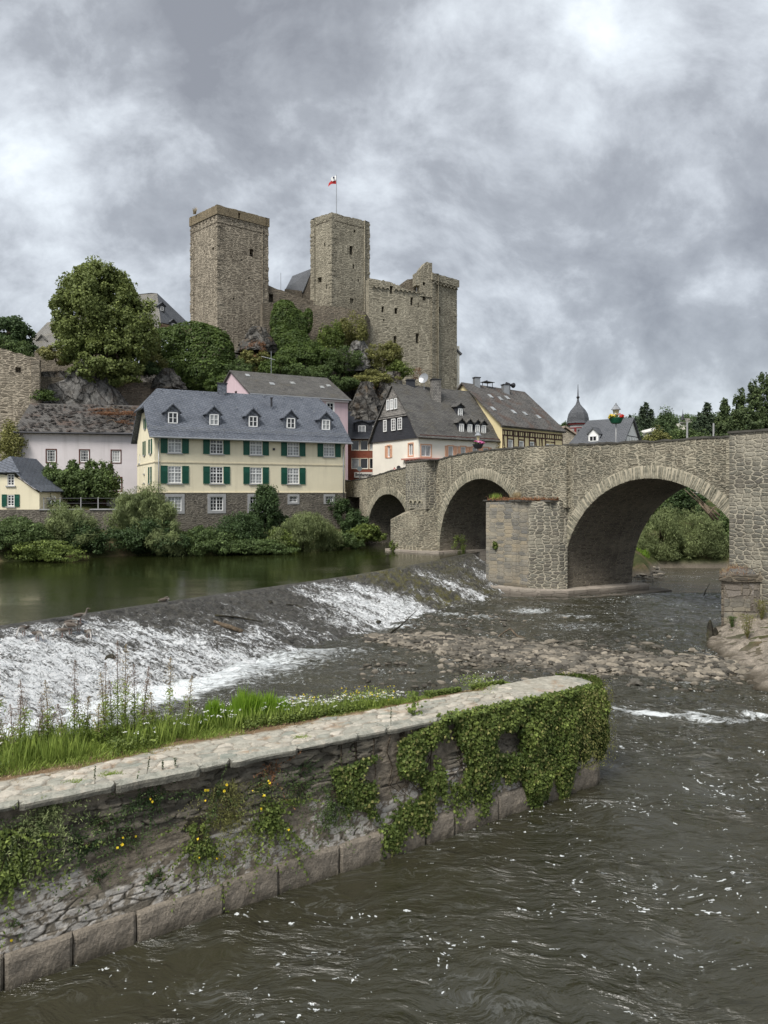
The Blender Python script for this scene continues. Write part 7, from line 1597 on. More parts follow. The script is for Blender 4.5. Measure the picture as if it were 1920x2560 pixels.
cspots = [(1405, 168, 9), (1425, 170, 10), (1395, 172, 8), (1505, 170, 8), (1521, 190, 11), (1530, 195, 12), (1545, 195, 11), (1558, 195, 12), (1575, 200, 12), (1590, 200, 11), (1605, 205, 14), (1615, 205, 15), (1628, 205, 13), (1638, 208, 9), (1738, 175, 11), (1748, 176, 13), (1757, 178, 12), (1768, 178, 15), (1780, 176, 12), (1790, 175, 11), (1760, 170, 9), (1722, 176, 9)]
for i, (px, Y, h_) in enumerate(cspots):
    o = c0_ if i == 0 else c0_.copy()
    if i: 
        COL.objects.link(o)
        for ch in list(c0_.children): c_ = ch.copy(); COL.objects.link(c_); c_.parent = o
    x = (px - 960) / FPX * Y; o.location = (x, Y, float(H(x, Y)) - .3); o.scale = (h_ * rr.uniform(.7, 1.15), h_ * rr.uniform(.7, 1.15), h_ * .98)
    gi = 1 if i < 3 else 2 if i < 14 else 3; mem = sorted((q for q, c in enumerate(cspots) if (1 if q < 3 else 2 if q < 14 else 3) == gi), key=lambda q: cspots[q][0]); od = ['leftmost', 'second', 'third', 'fourth', 'fifth', 'sixth', 'seventh', 'eighth', 'ninth', 'tenth', 'eleventh', 'twelfth'][mem.index(i)]
    o['label'] = od + ' dark skyline conifer' + (' from the left' if od != 'leftmost' else '') + {1: ' between the yellow house and the turret', 2: ' above the white gabled slate roof house', 3: ' just left of the tall poplars'}[gi]
G4_ = 'tall poplars at the right edge'
for i, (px, yt, Y, w, lab) in enumerate([(1815, 1000, 118, 38, 'leftmost and lowest of the tall poplars at the right edge'), (1845, 975, 122, 42, 'second of the tall poplars, with a pointed top'), (1880, 950, 116, 55, 'third of the tall poplars, broad crown'), (1915, 928, 120, 60, 'tallest poplar, cut by the right edge of the picture'), (1960, 940, 118, 70, 'poplar mostly beyond the right edge behind the tallest one'), (1800, 1040, 110, 40, 'short bushy poplar at the foot of the others beside the skyline conifers')]):
    s = Y / FPX; c = at(px, yt, Y); z0 = float(H(c.x, Y)); hgt = c.z - z0; r0 = w * s * .55; r = random.Random(i); B = []
    for k in range(16):
        v = (k + .5) / 16; q = r0 * (1.5 - .95 * v) * r.uniform(.85, 1.15); B.append((c.x + r.uniform(-.35, .35) * r0, Y + r.uniform(-.3, .3) * r0, z0 + hgt * (.12 + .84 * v), q * .7, q * .7, hgt * .075))
    tree('poplar', lab, 'tree', (c.x, Y, z0), B, 13000, .34, L['poplar'], G4_, 9, .40, .3, .7)
for i, (px, y0, Y, w, mt_, lab) in enumerate([(1660, 1030, 165, 60, 'far', 'pale rounded tree right of the conifers above the white gable'), (1700, 1070, 140, 80, 'mid', 'rounded tree low on the hillside behind the parapet'), (1640, 1075, 135, 70, 'yellowish', 'light green tree directly right of the white gable'), (1770, 1075, 125, 90, 'mid', 'green tree below the skyline conifers by the poplars'), (1580, 1068, 150, 60, 'far', 'tree top behind the ridge of the slate roof house'), (1500, 1066, 150, 50, 'far', 'low tree right of the domed turret'), (1418, 1050, 150, 50, 'far', 'broad tree between the yellow house and the turret')]):
    c = at(px, y0, Y); s = Y / FPX; z0 = float(H(c.x, Y)); hh = max(3, c.z - z0); rx = w * s * .5
    B = [(c.x, Y, z0 + hh * .6, rx, rx, hh * .4)] + [(c.x + rr.uniform(-.7, .7) * rx, Y + rr.uniform(-.5, .2) * rx, z0 + hh * rr.uniform(.35, .85), rx * .45, rx * .45, hh * .16) for _ in range(6)]
    tree('hillside_tree', lab, 'tree', (c.x, Y, z0), B, 7000, .36, L[mt_], 'broadleaved trees on the far hillside', 14, .34, .25, .7)
fh = thing('hill_house', 'low grey roofed house among the trees on the far skyline', 'house', at(1717, 1062, 230)); Fz = frame(at(1702, 1062, 230), (1, 0)); zb_ = at(0, 1062, 230).z
mb = MB(); mb.box(Fz, 0, 5, -4, 0, zb_ - 4, zb_ + .6); mb.build('wall', M['offwhite'], fh); mb = MB(); mb.slab([Fz(-.5, .5, zb_ + .5), Fz(5.5, .5, zb_ + .5), Fz(3.8, -2, zb_ + 2.2), Fz(1.2, -2, zb_ + 2.2)], .2); mb.build('roof', M['slate_pale'], fh)
sp_ = at(1707, 1052, 231); mb = MB(); mb.lathe(sp_, [(.5, -4), (.5, 0), (.7, .3), (.35, 1.2), (.1, 2.2), (.02, 3.6)], 8); tag(mb.build('spire', M['darkmetal'], None, base=sp_), 'tiny dark church spire on the far skyline', 'spire')
ms_ = thing('modern_shed', 'long pale metal roof among the hillside trees', 'building', at(1640, 1076, 170)); Fz = frame(at(1610, 1084, 168), (1, .25)); zz_ = at(0, 1080, 170).z
mb = MB(); mb.slab([Fz(0, 0, zz_ - .3), Fz(5.6, 0, zz_ + .9), Fz(5.0, -3, zz_ + 1.3), Fz(.5, -3, zz_ + .2)], .25); mb.build('roof', M['signwhite'], ms_); mb = MB(); mb.box(Fz, .3, 5.2, -3, -.3, zz_ - 4, zz_ - .5); mb.build('wall', M['offwhite'], ms_)
for i, (px, y0, y1, Y) in enumerate([(1863 - 145, 1055, 1095, 112), (1784, 1058, 1090, 110)]):
    p0, p1 = at(px, y1 + 30, Y), at(px, y0, Y); mb = MB(); mb.tube(p0, p1, .16, .13); tag(mb.build('wooden_pole', M['ashlar_grey'], None, base=p0), ['plain pole standing behind the parapet in front of the hillside', 'plain pole at the foot of the poplars behind the parapet'][i], 'pole')

# ------------------------------------------------------------------ lamps, signs
def street_lamp(px, ytop, Y, label, petals, hl, basket, single=1.0):
    top = at(px, ytop, Y); zb = par_z(-8) - 1.1; t = thing('street_lamp', label, 'street lamp', (top.x, Y, zb)); s = single
    mb = MB(); mb.tube((top.x, Y, zb), (top.x, Y, top.z - 1.05 * s), .055, .045, 8).lathe((top.x, Y, zb), [(.12, 0), (.12, .5), (.07, .6)], 10).lathe((top.x, Y, top.z - 1.3 * s), [(.04, 0), (.08, .05), (.04, .1)], 8); mb.build('post', M['ashlar_grey'], t, True)
    mb = MB(); mb.lathe((top.x, Y, top.z - 1.02 * s), [(.11 * s, 0), (.235 * s, .58 * s)], 4); mb.build('lantern', M['lampglass'], t)
    mb = MB(); mb.lathe((top.x, Y, top.z - .44 * s), [(.32 * s, -.03), (.30 * s, .02), (.16 * s, .2 * s), (.13 * s, .22 * s), (.12 * s, .3 * s), (.04, .33 * s), (.06, .38 * s), (.02, .44 * s)], 8); mb.lathe((top.x, Y, top.z - 1.1 * s), [(.05, 0), (.13 * s, .06), (.12 * s, .08)], 8); mb.build('lantern_cap', M['zinc'], t)
    mb = MB()
    for a in range(4): an = math.pi / 4 + a * math.pi / 2 + .0; mb.tube((top.x + .113 * s * math.cos(an), Y + .113 * s * math.sin(an), top.z - 1.02 * s), (top.x + .24 * s * math.cos(an), Y + .24 * s * math.sin(an), top.z - .44 * s), .014, .014, 5)
    mb.build('lantern_frame', M['zinc'], t)
    zf = hl; mb = MB(); mb.lathe((top.x, Y, zf), [(.22, -.38), (.34, -.32), (.50, 0), (.46, .02)], 12); b_ = mb.build('flower_basket', basket, t)
    P, N, T = clumps([(top.x, Y, zf + .08, .46, .42, .15)], 600, 14, .34); k = P[:, 2] > zf - .12; leaves_obj('leaves', P[k], N[k], .12, L['mid'], b_)
    for nm, mt_, cx, n in petals: P, N, T = clumps([(top.x + cx, Y - .06, zf + .14, .22 if len(petals) > 1 else .46, .38, .17)], n, 10, .34); leaves_obj(nm, P, N, .12, L[mt_], b_, .9, None, T)
street_lamp(1195, 1076, 66.0, 'cream lantern street lamp with a bowl of pink flowers behind the parapet', [('pink_flowers', 'petal_p', 0, 750)], at(0, 1111, 66).z, M['darkmetal'], 1.0)
street_lamp(1540, 1007, 52.0, 'cream lantern street lamp with red, white and yellow flowers on a tall grey post', [('yellow_flowers', 'petal_y', -.32, 90), ('white_flowers', 'petal_w', .0, 120), ('red_flowers', 'petal_m', .26, 170)], at(0, 1046, 52).z, plain('green flower bowl', (.015, .10, .05), .5), 1.05)
def road_sign(px, py, Y, label, r, mname, zb, tri=False):
    c = at(px, py, Y); t = thing('road_sign', label, 'road sign', (c.x, c.y, zb)); mb = MB(); mb.tube((c.x, c.y, zb), (c.x, c.y, c.z + r), .04); mb.build('post', M['zinc'], t)
    n = 3 if tri else 20
    def ring(r_, y_): return [(c.x + r_ * math.sin(2 * math.pi * i / n), y_, c.z + r_ * math.cos(2 * math.pi * i / n)) for i in range(n)]
    mb = MB(); mb.add(ring(r, c.y - .06) + ring(r, c.y - .1), [tuple(range(n)), tuple(range(n, 2 * n))[::-1]] + [(i, (i + 1) % n, n + (i + 1) % n, n + i) for i in range(n)]); mb.build('plate', M[mname], t)
    if tri: mb = MB(); mb.add(ring(r * .62, c.y - .104) + ring(r * .62, c.y - .112), [tuple(range(n)), tuple(range(n, 2 * n))[::-1]]); mb.build('panel', M['signwhite'], t)
    return t
road_sign(899, 1172, 82, 'round grey backed road sign on a post in front of the shop sign', .27, 'signback', 7.0)
road_sign(986, 1176, 79, 'small red bordered triangular road sign peeping over the bridge parapet', .34, 'red', 7.5, True)
road_sign(996.5, 1169, 79.5, 'dark round back of a road sign beside the triangular one', .22, 'darkmetal', 7.5)

# ------------------------------------------------------------------ geese on the weir
GM = {}
m, nt_, b = newmat('brown goose plumage', .8, .2); tone = attr(nt_, 'tone'); p = posn(nt_)
lk(nt_, mix(nt_, noise(nt_, p, 40, 3), mix(nt_, tone, (.10, .085, .07), (.42, .40, .37)), mix(nt_, tone, (.15, .13, .11), (.52, .50, .47))), b.inputs['Base Color']); GM['b'] = m
def loft(path, rad, seg=12):
    path = [Vector(p_) for p_ in path]; V = []; n = len(path)
    for i, p_ in enumerate(path):
        d = (path[min(n - 1, i + 1)] - path[max(0, i - 1)]).normalized(); x = Vector((0, 1, 0)); z = d.cross(x).normalized(); z = -z if z.z < 0 and abs(d.z) < .9 else z
        for k in range(seg): a = 2 * math.pi * k / seg; V.append(p_ + x * math.cos(a) * rad[i][0] + z * math.sin(a) * rad[i][1])
    F = [(i * seg + k, i * seg + (k + 1) % seg, (i + 1) * seg + (k + 1) % seg, (i + 1) * seg + k) for i in range(n - 1) for k in range(seg)] + [tuple(range(seg))[::-1], tuple(range((n - 1) * seg, n * seg))]
    return V, F
def goose(pose, px, py, rz, label, s=1.0):
    loc = on_weir(px, py); t = thing('goose', label, 'goose', loc, 'geese standing on the weir')
    body = [(-.34, 0, .30), (-.27, 0, .31), (-.16, 0, .31), (0, 0, .31), (.12, 0, .33), (.20, 0, .37)]; br = [(.015, .012), (.06, .035), (.115, .095), (.135, .125), (.115, .115), (.075, .08)]
    neck = {'up': [(.235, 0, .44), (.25, 0, .52), (.262, 0, .585), (.285, 0, .615), (.33, 0, .612), (.355, 0, .605)], 'down': [(.27, 0, .36), (.33, 0, .30), (.37, 0, .22), (.40, 0, .15), (.42, 0, .11), (.43, 0, .09)], 'tuck': [(.20, 0, .44), (.17, 0, .47), (.13, .02, .47), (.08, .04, .455), (.04, .05, .44), (.02, .05, .43)]}[pose]
    nr = [(.045, .045), (.034, .036), (.032, .034), (.042, .042), (.034, .034), (.014, .014)]
    V, F = loft(body + neck, br + nr); c, sn = math.cos(rz), math.sin(rz)
    W = [Vector((loc.x + (v.x * c - v.y * sn) * s, loc.y + (v.x * sn + v.y * c) * s, loc.z + v.z * s)) for v in V]
    mb = MB(); mb.add(W, F); o = mb.build('body', GM['b'], t, True); a = o.data.attributes.new('tone', 'FLOAT', 'POINT'); a.data.foreach_set('value', [max(0, min(1, (.36 - v.z) * 7 + (.5 if v.x > .18 else 0))) for v in V]); md = o.modifiers.new('s', 'SUBSURF'); md.levels = md.render_levels = 1
    def lp(x, y, z): return (loc.x + (x * c - y * sn) * s, loc.y + (x * sn + y * c) * s, loc.z + z * s)
    for sd_ in (-1, 1):
        V, F = loft([(-.30, .07 * sd_, .335), (-.18, .115 * sd_, .34), (0, .13 * sd_, .345), (.10, .10 * sd_, .35)], [(.01, .02), (.02, .06), (.025, .08), (.012, .04)], 8)
        mb = MB(); mb.add([lp(*v) for v in V], F); mb.build('wing', GM['w'], t, True)
        mb = MB(); mb.path([lp(0, .05 * sd_, .22), lp(.0, .055 * sd_, .12), lp(-.01, .055 * sd_, -.02)], [.02, .012, .012], 6); mb.add([lp(-.02, .055 * sd_, .0), lp(.07, .02 * sd_, .005), lp(.09, .055 * sd_, .005), lp(.07, .09 * sd_, .005)], [(0, 1, 2, 3)]); mb.build('leg', GM['l'], t)
    h_ = neck[-2]; e = neck[-1]; d = (Vector(e) - Vector(h_)).normalized(); q = Vector(e) + d * .05; mb = MB(); mb.tube(lp(*e), lp(*q), .014 * s, .006 * s, 6); mb.build('bill', GM['l'], t)
GM['w'] = plain('dark goose wing', (.09, .072, .058), .8, .3, 20); GM['l'] = plain('pinkish goose legs', (.30, .20, .17), .6)
for a in [('tuck', 412, 1518, .5, 'goose asleep with its head tucked in, alone on the weir crest', .95), ('up', 201, 1559, .25, 'goose standing tall with raised neck on the weir crest', .95), ('down', 174, 1586, 2.8, 'goose feeding in the middle of the cluster', 1.0), ('up', 195, 1581, -1.3, 'goose in the cluster facing the viewer with raised head', .8), ('down', 155, 1590, 3.3, 'leftmost goose of the middle cluster, bending down', .8),
          ('down', 222, 1596, -.9, 'goose to the right of the cluster with its bill in the water', .85), ('down', 59, 1590, -1.8, 'goose far left on the weir', .85), ('down', 92, 1600, -.5, 'goose just right of the far left one, stooping', .85), ('down', 176, 1573, .2, 'goose behind the middle cluster', .8)]: goose(*a)

# driftwood
def wood(name, label, pts, rad, m='deadwood', branches=()):
    mb = MB(); P = [Vector(p_) for p_ in pts]; Q = []
    for i in range(len(P) - 1):
        for k in range(4): Q.append(P[i].lerp(P[i + 1], k / 4) + Vector([random.uniform(-.008, .008) for _ in range(3)]))
    Q.append(P[-1]); r_ = np.interp(np.linspace(0, 1, len(Q)), np.linspace(0, 1, len(rad)), rad); V_, F_ = loft(Q, [(float(a_), float(a_) * .9) for a_ in r_], 10); mb.add(V_, F_)
    for bq in branches: mb.path([Vector(x) for x in bq], [rad[0] * .4, rad[0] * .15], 6)
    return tag(mb.build(name, M[m], None, True, base=P[0]), label, name.replace('_', ' '))
up = Vector((0, 0, .12))
wood('log', 'thick brown log lying on the weir apron', [on_weir(532, 1560) + up, on_weir(565, 1572) + up, on_weir(606, 1586) + up], [.07, .12, .10])
wood('branch', 'thin dark wet branch lying above the brown log on the weir', [on_weir(536, 1545) + up, on_weir(590, 1548) + up, on_weir(655, 1560) + up], [.06, .05, .03], 'boulder')
wood('branch', 'short dark branch near the top of the bright chute of the weir', [on_weir(716, 1517) + up, on_weir(740, 1520) + up, on_weir(765, 1527) + up], [.03, .05, .02], 'boulder')
wood('branch', 'long dark forked branch stranded in the water behind the pale stones', [on_river(968, 1592) + up * .5, on_river(1000, 1577) + up * 2, on_river(1040, 1556) + up * 5], [.07, .05, .015], 'boulder', [(on_river(1000, 1577) + up * 2, on_river(1022, 1572) + up * 2.5)])
wood('branch', 'pale crooked driftwood branch among the scattered stones', [on_river(1245, 1598) + up, on_river(1275, 1586) + up * 2.5, on_river(1295, 1597) + up, on_river(1325, 1601) + up * .5], [.04, .05, .04, .02])
wood('branch', 'small dark forked stick standing in the water under the big arch', [on_river(1760, 1492) + up * .2, on_river(1764, 1490) + up * 3, on_river(1775, 1483) + up * 6], [.05, .04, .02], 'boulder')

# ------------------------------------------------------------------ growth on the quay wall
def face_pt(t, z, out):
    tt_, w, a = path_pt(t); n_ = QM * math.cos(a) + QU * math.sin(a); q = QF(tt_, w + 0, z) + n_ * (out - .07 - max(0, z - .42) * .07); return q
def wall_leaves(name, parent, pts, size, m, asp=.85, tone=None, jit=.8, down=-.5):
    P = np.array([list(face_pt(*p_)) for p_ in pts]); aa = np.array([path_pt(p_[0])[2] for p_ in pts])
    N = np.stack([QM.x * np.cos(aa) + QU.x * np.sin(aa), QM.y * np.cos(aa) + QU.y * np.sin(aa), .45 + 0 * aa], 1)
    return leaves_obj(name, P, N, size, m, parent, asp, np.tile([0, 0, down], (len(P), 1)), tone, jit)
# ivy: a thick curtain over the nose, hanging in tongues towards the water
tongue = [(quay_t(px0), zb) for px0, zb in ((820, 1.75), (845, .95), (870, 1.1), (905, .9), (935, .25), (965, .0), (985, .05), (1010, .55), (1040, .25), (1060, .35), (1080, 1.2), (1095, .85), (1110, .62), (1130, .5), (1150, .62), (1162, 1.0), (1172, .32), (1190, .2), (1205, .4), (1220, .9), (1250, .85), (1285, .7), (1300, .12), (1325, .02), (1345, .25), (1365, .6), (1378, .05), (1395, .0), (1410, .35), (1430, .75), (1470, .72))]
tb_t = [t for t, z in tongue] + [T1 + .6, T1 + 1.1, T1 + 1.6, T1 + 2.1]; tb_z = [z for t, z in tongue] + [.5, .22, .3, .8]
tp_t = [quay_t(px) for px in (820, 900, 960, 1010, 1060, 1085, 1120, 1200, 1300, 1400, 1470)] + [T1 + 1.2, T1 + 2.2]; tp_z = [1.9, 1.95, 2.0, 2.2, 2.3, 2.38, 2.42, 2.42, 2.42, 2.42, 2.42, 2.42, 2.3]
ivy = thing('ivy', 'thick bright ivy curtain hanging over the end of the quay wall', 'ivy', face_pt(10, 2.4, .2))
pts, tn = [], []; sp0, sp1 = tb_t[0], T1 + 2.1; n_try = 0
while len(pts) < 36000:
    t = rng.uniform(sp0, sp1); z = rng.uniform(0, 2.55); lo_, hi_ = np.interp(t, tb_t, tb_z), np.interp(t, tp_t, tp_z)
    lo_ += (float(vn3(t * 6, 3.3, 0)) - .5) * .35
    if z < lo_ or z > hi_: continue
    thick = np.interp(t, [sp0, quay_t(960), quay_t(1060), quay_t(1150), T1, T1 + 2], [.08, .16, .18, .27, .32, .40]) * np.interp((z - lo_) / max(.3, hi_ - lo_), [0, .25, .7, 1], [.4, .8, 1, .7])
    dens = np.interp(t, [sp0, quay_t(930), quay_t(1000), quay_t(1100)], [.45, .75, .95, 1.0]); g = float(fbm(t * 1.8, z * 1.8, 5, 3))
    if quay_t(1065) < t < quay_t(1180) and z < 1.5 and g < .50: continue
    if rng.random() > dens * sstep(.36, .54, g + (.10 if t > quay_t(1190) else .03)): continue
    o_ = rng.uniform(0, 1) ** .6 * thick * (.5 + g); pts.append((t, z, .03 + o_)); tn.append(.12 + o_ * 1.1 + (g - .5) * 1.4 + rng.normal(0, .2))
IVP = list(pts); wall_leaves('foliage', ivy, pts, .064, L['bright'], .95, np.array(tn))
pts = [(rng.uniform(T1 - .6, T1 + 2.0), z, rng.uniform(.1, .55)) for z in rng.uniform(.6, 2.4, 3800)]; wall_leaves('fine_foliage', ivy, pts, .06, L['yellowish'], .35)
ix = rng.integers(0, len(IVP), 2600); wall_leaves('yellowing_leaves', ivy, [(IVP[i][0] + rng.normal(0, .05), IVP[i][1] + rng.normal(0, .05), IVP[i][2] + .03) for i in ix], .058, L['yellowish'], .9)
pts = []; 
for i in range(110):
    t0 = rng.choice(tb_t[3:-2]) + rng.normal(0, .12); z0 = np.interp(t0, tb_t, tb_z) + .5; ln = rng.uniform(.4, .85); 
    for k in range(26): pts.append((t0 + .04 * math.sin(k) + rng.normal(0, .03), max(.02, z0 - ln * k / 26), rng.uniform(.05, .16)))
wall_leaves('trailing_shoots', ivy, pts, .062, L['bright'], .9)
pts = [(rng.uniform(quay_t(1090), T1 + .3), 0, 0) for _ in range(900)]; P = np.array([list(QF(t, rng.uniform(-.10, .22) + .04 * math.sin(t * 9), ztop(t) + rng.uniform(.0, .09))) for t, _, _ in pts]); leaves_obj('creeping_edge', P, np.tile([0, -.3, 1.], (len(P), 1)), .07, L['bright'], ivy, .9)
for i in range(34):
    mb = MB()
    t0 = rng.uniform(quay_t(830), T1 + 1.2); z0 = 2.3; P_ = [face_pt(t0 + rng.normal(0, .05) * k, z0 - k * .32, .06) for k in range(5)]; mb.path(P_, [.012, .012, .01, .008, .004], 5); mb.build('vine_stem', M['trunk'], ivy)
# separate plants rooted in the joints
def wplant(px, py0, py1, w, n, label, mt_='mid', size=.045, asp=.5, thick=.22, name='wall_plant', flowers=0, down=-.3):
    t = quay_t(px); yy = QF(t, .2, 0).y; zt_ = CAMZ + (1232 - py0) / FPX * (yy - .1); zb_ = CAMZ + (1232 - py1) / FPX * (yy - .35); hw = w / FPX * yy / .95 / 2; zb_ = min(zb_, zt_ - .06)
    o = thing(name, label, 'plant', face_pt(t, (zt_ + zb_) / 2, 0), 'plants growing in the quay wall'); pts = []; tn = []
    nst = max(5, n // 30)
    for i in range(nst):
        a, z = t + rng.normal(0, .36) * hw, rng.uniform(zb_, zt_); da = rng.normal(0, 1) * hw * .09; dz = rng.uniform(-.055, .035) if thick > .12 else rng.uniform(-.02, .02); o_ = .015; ln = int(rng.uniform(10, 28)); tb0 = rng.normal(0, .22)
        for k_ in range(ln):
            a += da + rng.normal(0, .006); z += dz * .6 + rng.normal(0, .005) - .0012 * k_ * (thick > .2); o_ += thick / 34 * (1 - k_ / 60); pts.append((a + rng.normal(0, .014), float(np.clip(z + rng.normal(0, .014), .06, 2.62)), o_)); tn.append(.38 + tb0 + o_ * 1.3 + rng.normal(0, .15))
    n = n // 4
    lobes = [(t + rng.uniform(-.7, .7) * hw, rng.uniform(zb_, zt_), hw * rng.uniform(.25, .5)) for _ in range(9)]
    for i in range(n):
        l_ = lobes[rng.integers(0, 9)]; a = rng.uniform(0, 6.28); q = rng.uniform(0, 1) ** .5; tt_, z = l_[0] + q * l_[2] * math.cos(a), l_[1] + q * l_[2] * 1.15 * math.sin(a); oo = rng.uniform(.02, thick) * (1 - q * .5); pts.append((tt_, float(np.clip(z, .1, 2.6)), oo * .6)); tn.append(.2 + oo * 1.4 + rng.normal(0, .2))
    wall_leaves('foliage', o, pts, size, L[mt_], asp, np.array(tn), down=down)
    mb = MB()
    for l_ in lobes: mb.path([face_pt(t, zt_, 0), face_pt((t + l_[0]) / 2, (zt_ + l_[1]) / 2, .08), face_pt(l_[0], l_[1], .06)], [.008, .006, .003], 4)
    mb.build('stems', M['trunk'], o)
    if flowers:
        pts = [(t + rng.uniform(-1, 1) * hw, rng.uniform(zb_, zt_ + .1), thick + .02) for _ in range(flowers)]; wall_leaves('yellow_flowers', o, [q_ for p_ in pts for q_ in (p_,) * 3], .045, L['petal_y'], .95)
    return o
wplant(565, 1965, 2080, 95, 3600, 'feathery pale green plant cascading in the middle of the quay wall', 'yellowish', .045, .2, .3)
wplant(500, 2065, 2165, 70, 1500, 'dark green leafy plant at the lower left of the feathery one', 'bright', .05, .6, .22, flowers=3)
wplant(530, 1975, 2010, 60, 500, 'small yellow flowered weed under the coping', 'mid', .04, .5, .2, flowers=5)
wplant(665, 2010, 2095, 75, 1500, 'broad leaved plant between the feathery plant and the ivy', 'bright', .055, .7, .25, flowers=2)
wplant(30, 2080, 2230, 100, 2400, 'large leafy weed clump at the lower left edge', 'bright', .055, .55, .28)
wplant(110, 2020, 2090, 110, 2200, 'grey green fine leaved plant hanging from the coping at the left', 'willow', .05, .25, .3)
wplant(60, 2065, 2160, 140, 1600, 'loose weeds below the coping at the far left', 'mid', .045, .4, .22)
wplant(205, 2110, 2150, 80, 900, 'low dark round plant in a joint on the left part of the wall', 'dark', .04, .6, .14)
wplant(255, 2055, 2085, 70, 500, 'sprig of small leaves under the coping left of the crack', 'mid', .04, .5, .18)
wplant(375, 1990, 2035, 80, 900, 'tuft of small dark leaves under the cracked coping', 'dark', .042, .5, .2, flowers=2)
wplant(310, 2085, 2135, 80, 500, 'thin yellow flowered weed on the left part of the wall', 'mid', .04, .4, .18, flowers=4)
wplant(386, 2185, 2205, 40, 350, 'small green tuft in the pale stones', 'mid', .035, .6, .1)
wplant(238, 2195, 2230, 36, 300, 'dry grey tuft in the lower joints', 'dark', .035, .4, .1)
wplant(675, 1915, 1950, 60, 350, 'reddish dried plant hanging under the coping', 'rust', .04, .4, .16)
wplant(755, 1922, 1940, 40, 450, 'blue green cushion plant under the coping', 'dark', .03, .6, .1)
wplant(740, 1960, 2020, 90, 900, 'straggly weeds left of the ivy', 'mid', .042, .45, .2)
wplant(650, 1960, 2000, 90, 500, 'thin weed with yellow dots beside the broad leaved plant', 'mid', .04, .4, .2, flowers=5)
wplant(830, 1960, 2060, 110, 1800, 'wispy grey green growth at the left margin of the ivy', 'mid', .05, .35, .25)
wplant(50, 2310, 2325, 20, 120, 'tiny green sprig in the whitish stones at the lower left', 'mid', .035, .6, .08)
for px, z, lb in ((30, .62, 'lower of two single yellow flowers at the lower left of the quay wall'), (66, .74, 'upper of two single yellow flowers at the lower left of the quay wall'), (566, .9, 'single yellow flower on the whitish courses below the feathery plant')):
    yf = thing('yellow_flower', lb, 'flower', face_pt(quay_t(px, 0), z, .02)); wall_leaves('petals', yf, [(quay_t(px, 0), z, .02)] * 5, .045, L['petal_y'], .95)

# turf, herbs and tall weeds on the wall top
def strip_w(t): return np.interp(t, [-9, 0, 4.5, 8, 10.5, 11.2], [1.0, 1.05, 1.15, 1.25, 1.35, 1.5]) + .12
def top_pts(n, t0, t1, f0, f1, r_=rng):
    t = r_.uniform(t0, t1, n); f = r_.uniform(f0, f1, n); s = strip_w(t) ; w = s + (quay_width(t) - s) * f
    return t, w, np.stack([QO.x + QU.x * t - QM.x * w, QO.y + QU.y * t - QM.y * w, ztop(t)], 1)
def blades(name, P, h, m, parent=None, wd=.012, lean=.3, tone=None):
    n = len(P); a = rng.uniform(0, 6.28, n); d = np.stack([np.cos(a), np.sin(a), 0 * a], 1); ln = rng.uniform(.1, 1, n)[:, None] * lean
    hh = (h * rng.uniform(.5, 1.2, n))[:, None]; s = np.stack([-np.sin(a), np.cos(a), 0 * a], 1) * wd
    up_ = np.array([[0, 0, 1.]]); V = np.stack([P - s, P + s, P + up_ * hh * .6 + d * hh * ln * .4 + s * .7, P + up_ * hh + d * hh * ln], 1)
    return mesh_np(name, V.reshape(-1, 3), np.arange(n * 4).reshape(n, 4), m, parent, attrs={'tone': np.repeat(rng.random(n) if tone is None else tone, 4)})
tg, wg, Pg = top_pts(52000, T0 + 1, 11.4, -.10, 1.03)
k = (fbm(tg * 2, wg * 2, 4, 3) > np.interp(wg - strip_w(tg), [-.2, 0, .35], [.72, .50, .25])) & (tg < np.interp(wg, [1.2, 1.5], [10.6, 11.4]))
tg, wg, Pg = tg[k], wg[k], Pg[k]
hgt_ = np.interp(wg - strip_w(tg), [-.1, .15, .6, 1.4], [.03, .07, .13, .20]) * np.interp(tg, [-2, 4, 9, 11.5], [1.5, 1.2, .9, .7])
tag(blades('grass', Pg, hgt_, L['grass'], None, .007, .7), kind='stuff')
tg, wg, Pg = top_pts(30000, T0 + 1, 11.2, .06, 1.05); k = fbm(tg * 1.3, wg * 1.3, 7, 3) > .42; Pg = Pg[k]; Pg[:, 2] += rng.uniform(0, .16, len(Pg)) * np.interp(tg[k], [0, 6, 11], [1.6, 1.2, .7]); 
tag(leaves_obj('ground_cover', Pg, np.tile([0, -.2, 1.], (len(Pg), 1)), .055, L['bright'], None, .6), kind='stuff')
tg, wg, Pg = top_pts(9000, T0 + 1, 11, -.28, .12); k = fbm(tg * 1.7, wg * 2.2, 17, 3) > .53; tag(blades('dry_grass', Pg[k], .05, L['straw'], None, .006, 1.2), kind='stuff')
tg, wg, Pg = top_pts(9000, T0 + 1, 8, .2, 1.0); k = fbm(tg * 1.1, wg * 1.1, 27, 2) > .42; tag(blades('meadow_stems', Pg[k], .38 * np.interp(tg[k], [-1, 4, 8], [1.3, 1.0, .5]), L['grass'], None, .0042, .3), kind='stuff')
fl_, wl_, Pf = top_pts(520, T0 + 2, 8.2, .25, 1.0); Pf[:, 2] += rng.uniform(.22, .42, len(Pf)) * np.interp(fl_, [-1, 5, 8], [1.25, 1, .6]); k = fbm(fl_ * 1.4, wl_, 33, 2) > .40
Pq = np.repeat(Pf[k], 7, 0) + rng.normal(0, 1, (int(k.sum()) * 7, 3)) * [.022, .022, .006]; tag(leaves_obj('white_flowers', Pq, np.tile([0, -.2, 1.], (len(Pq), 1)), .024, L['petal_w'], None, .9, jit=.3), kind='stuff')
Pf = Pf[k]; V = []
mb = MB()
for p_ in Pf[:260]: mb.tube((p_[0], p_[1], p_[2] - .35), tuple(p_), .003, .003, 3, False)
tag(mb.build('flower_stems', L['mid'], fixn=False), kind='stuff')
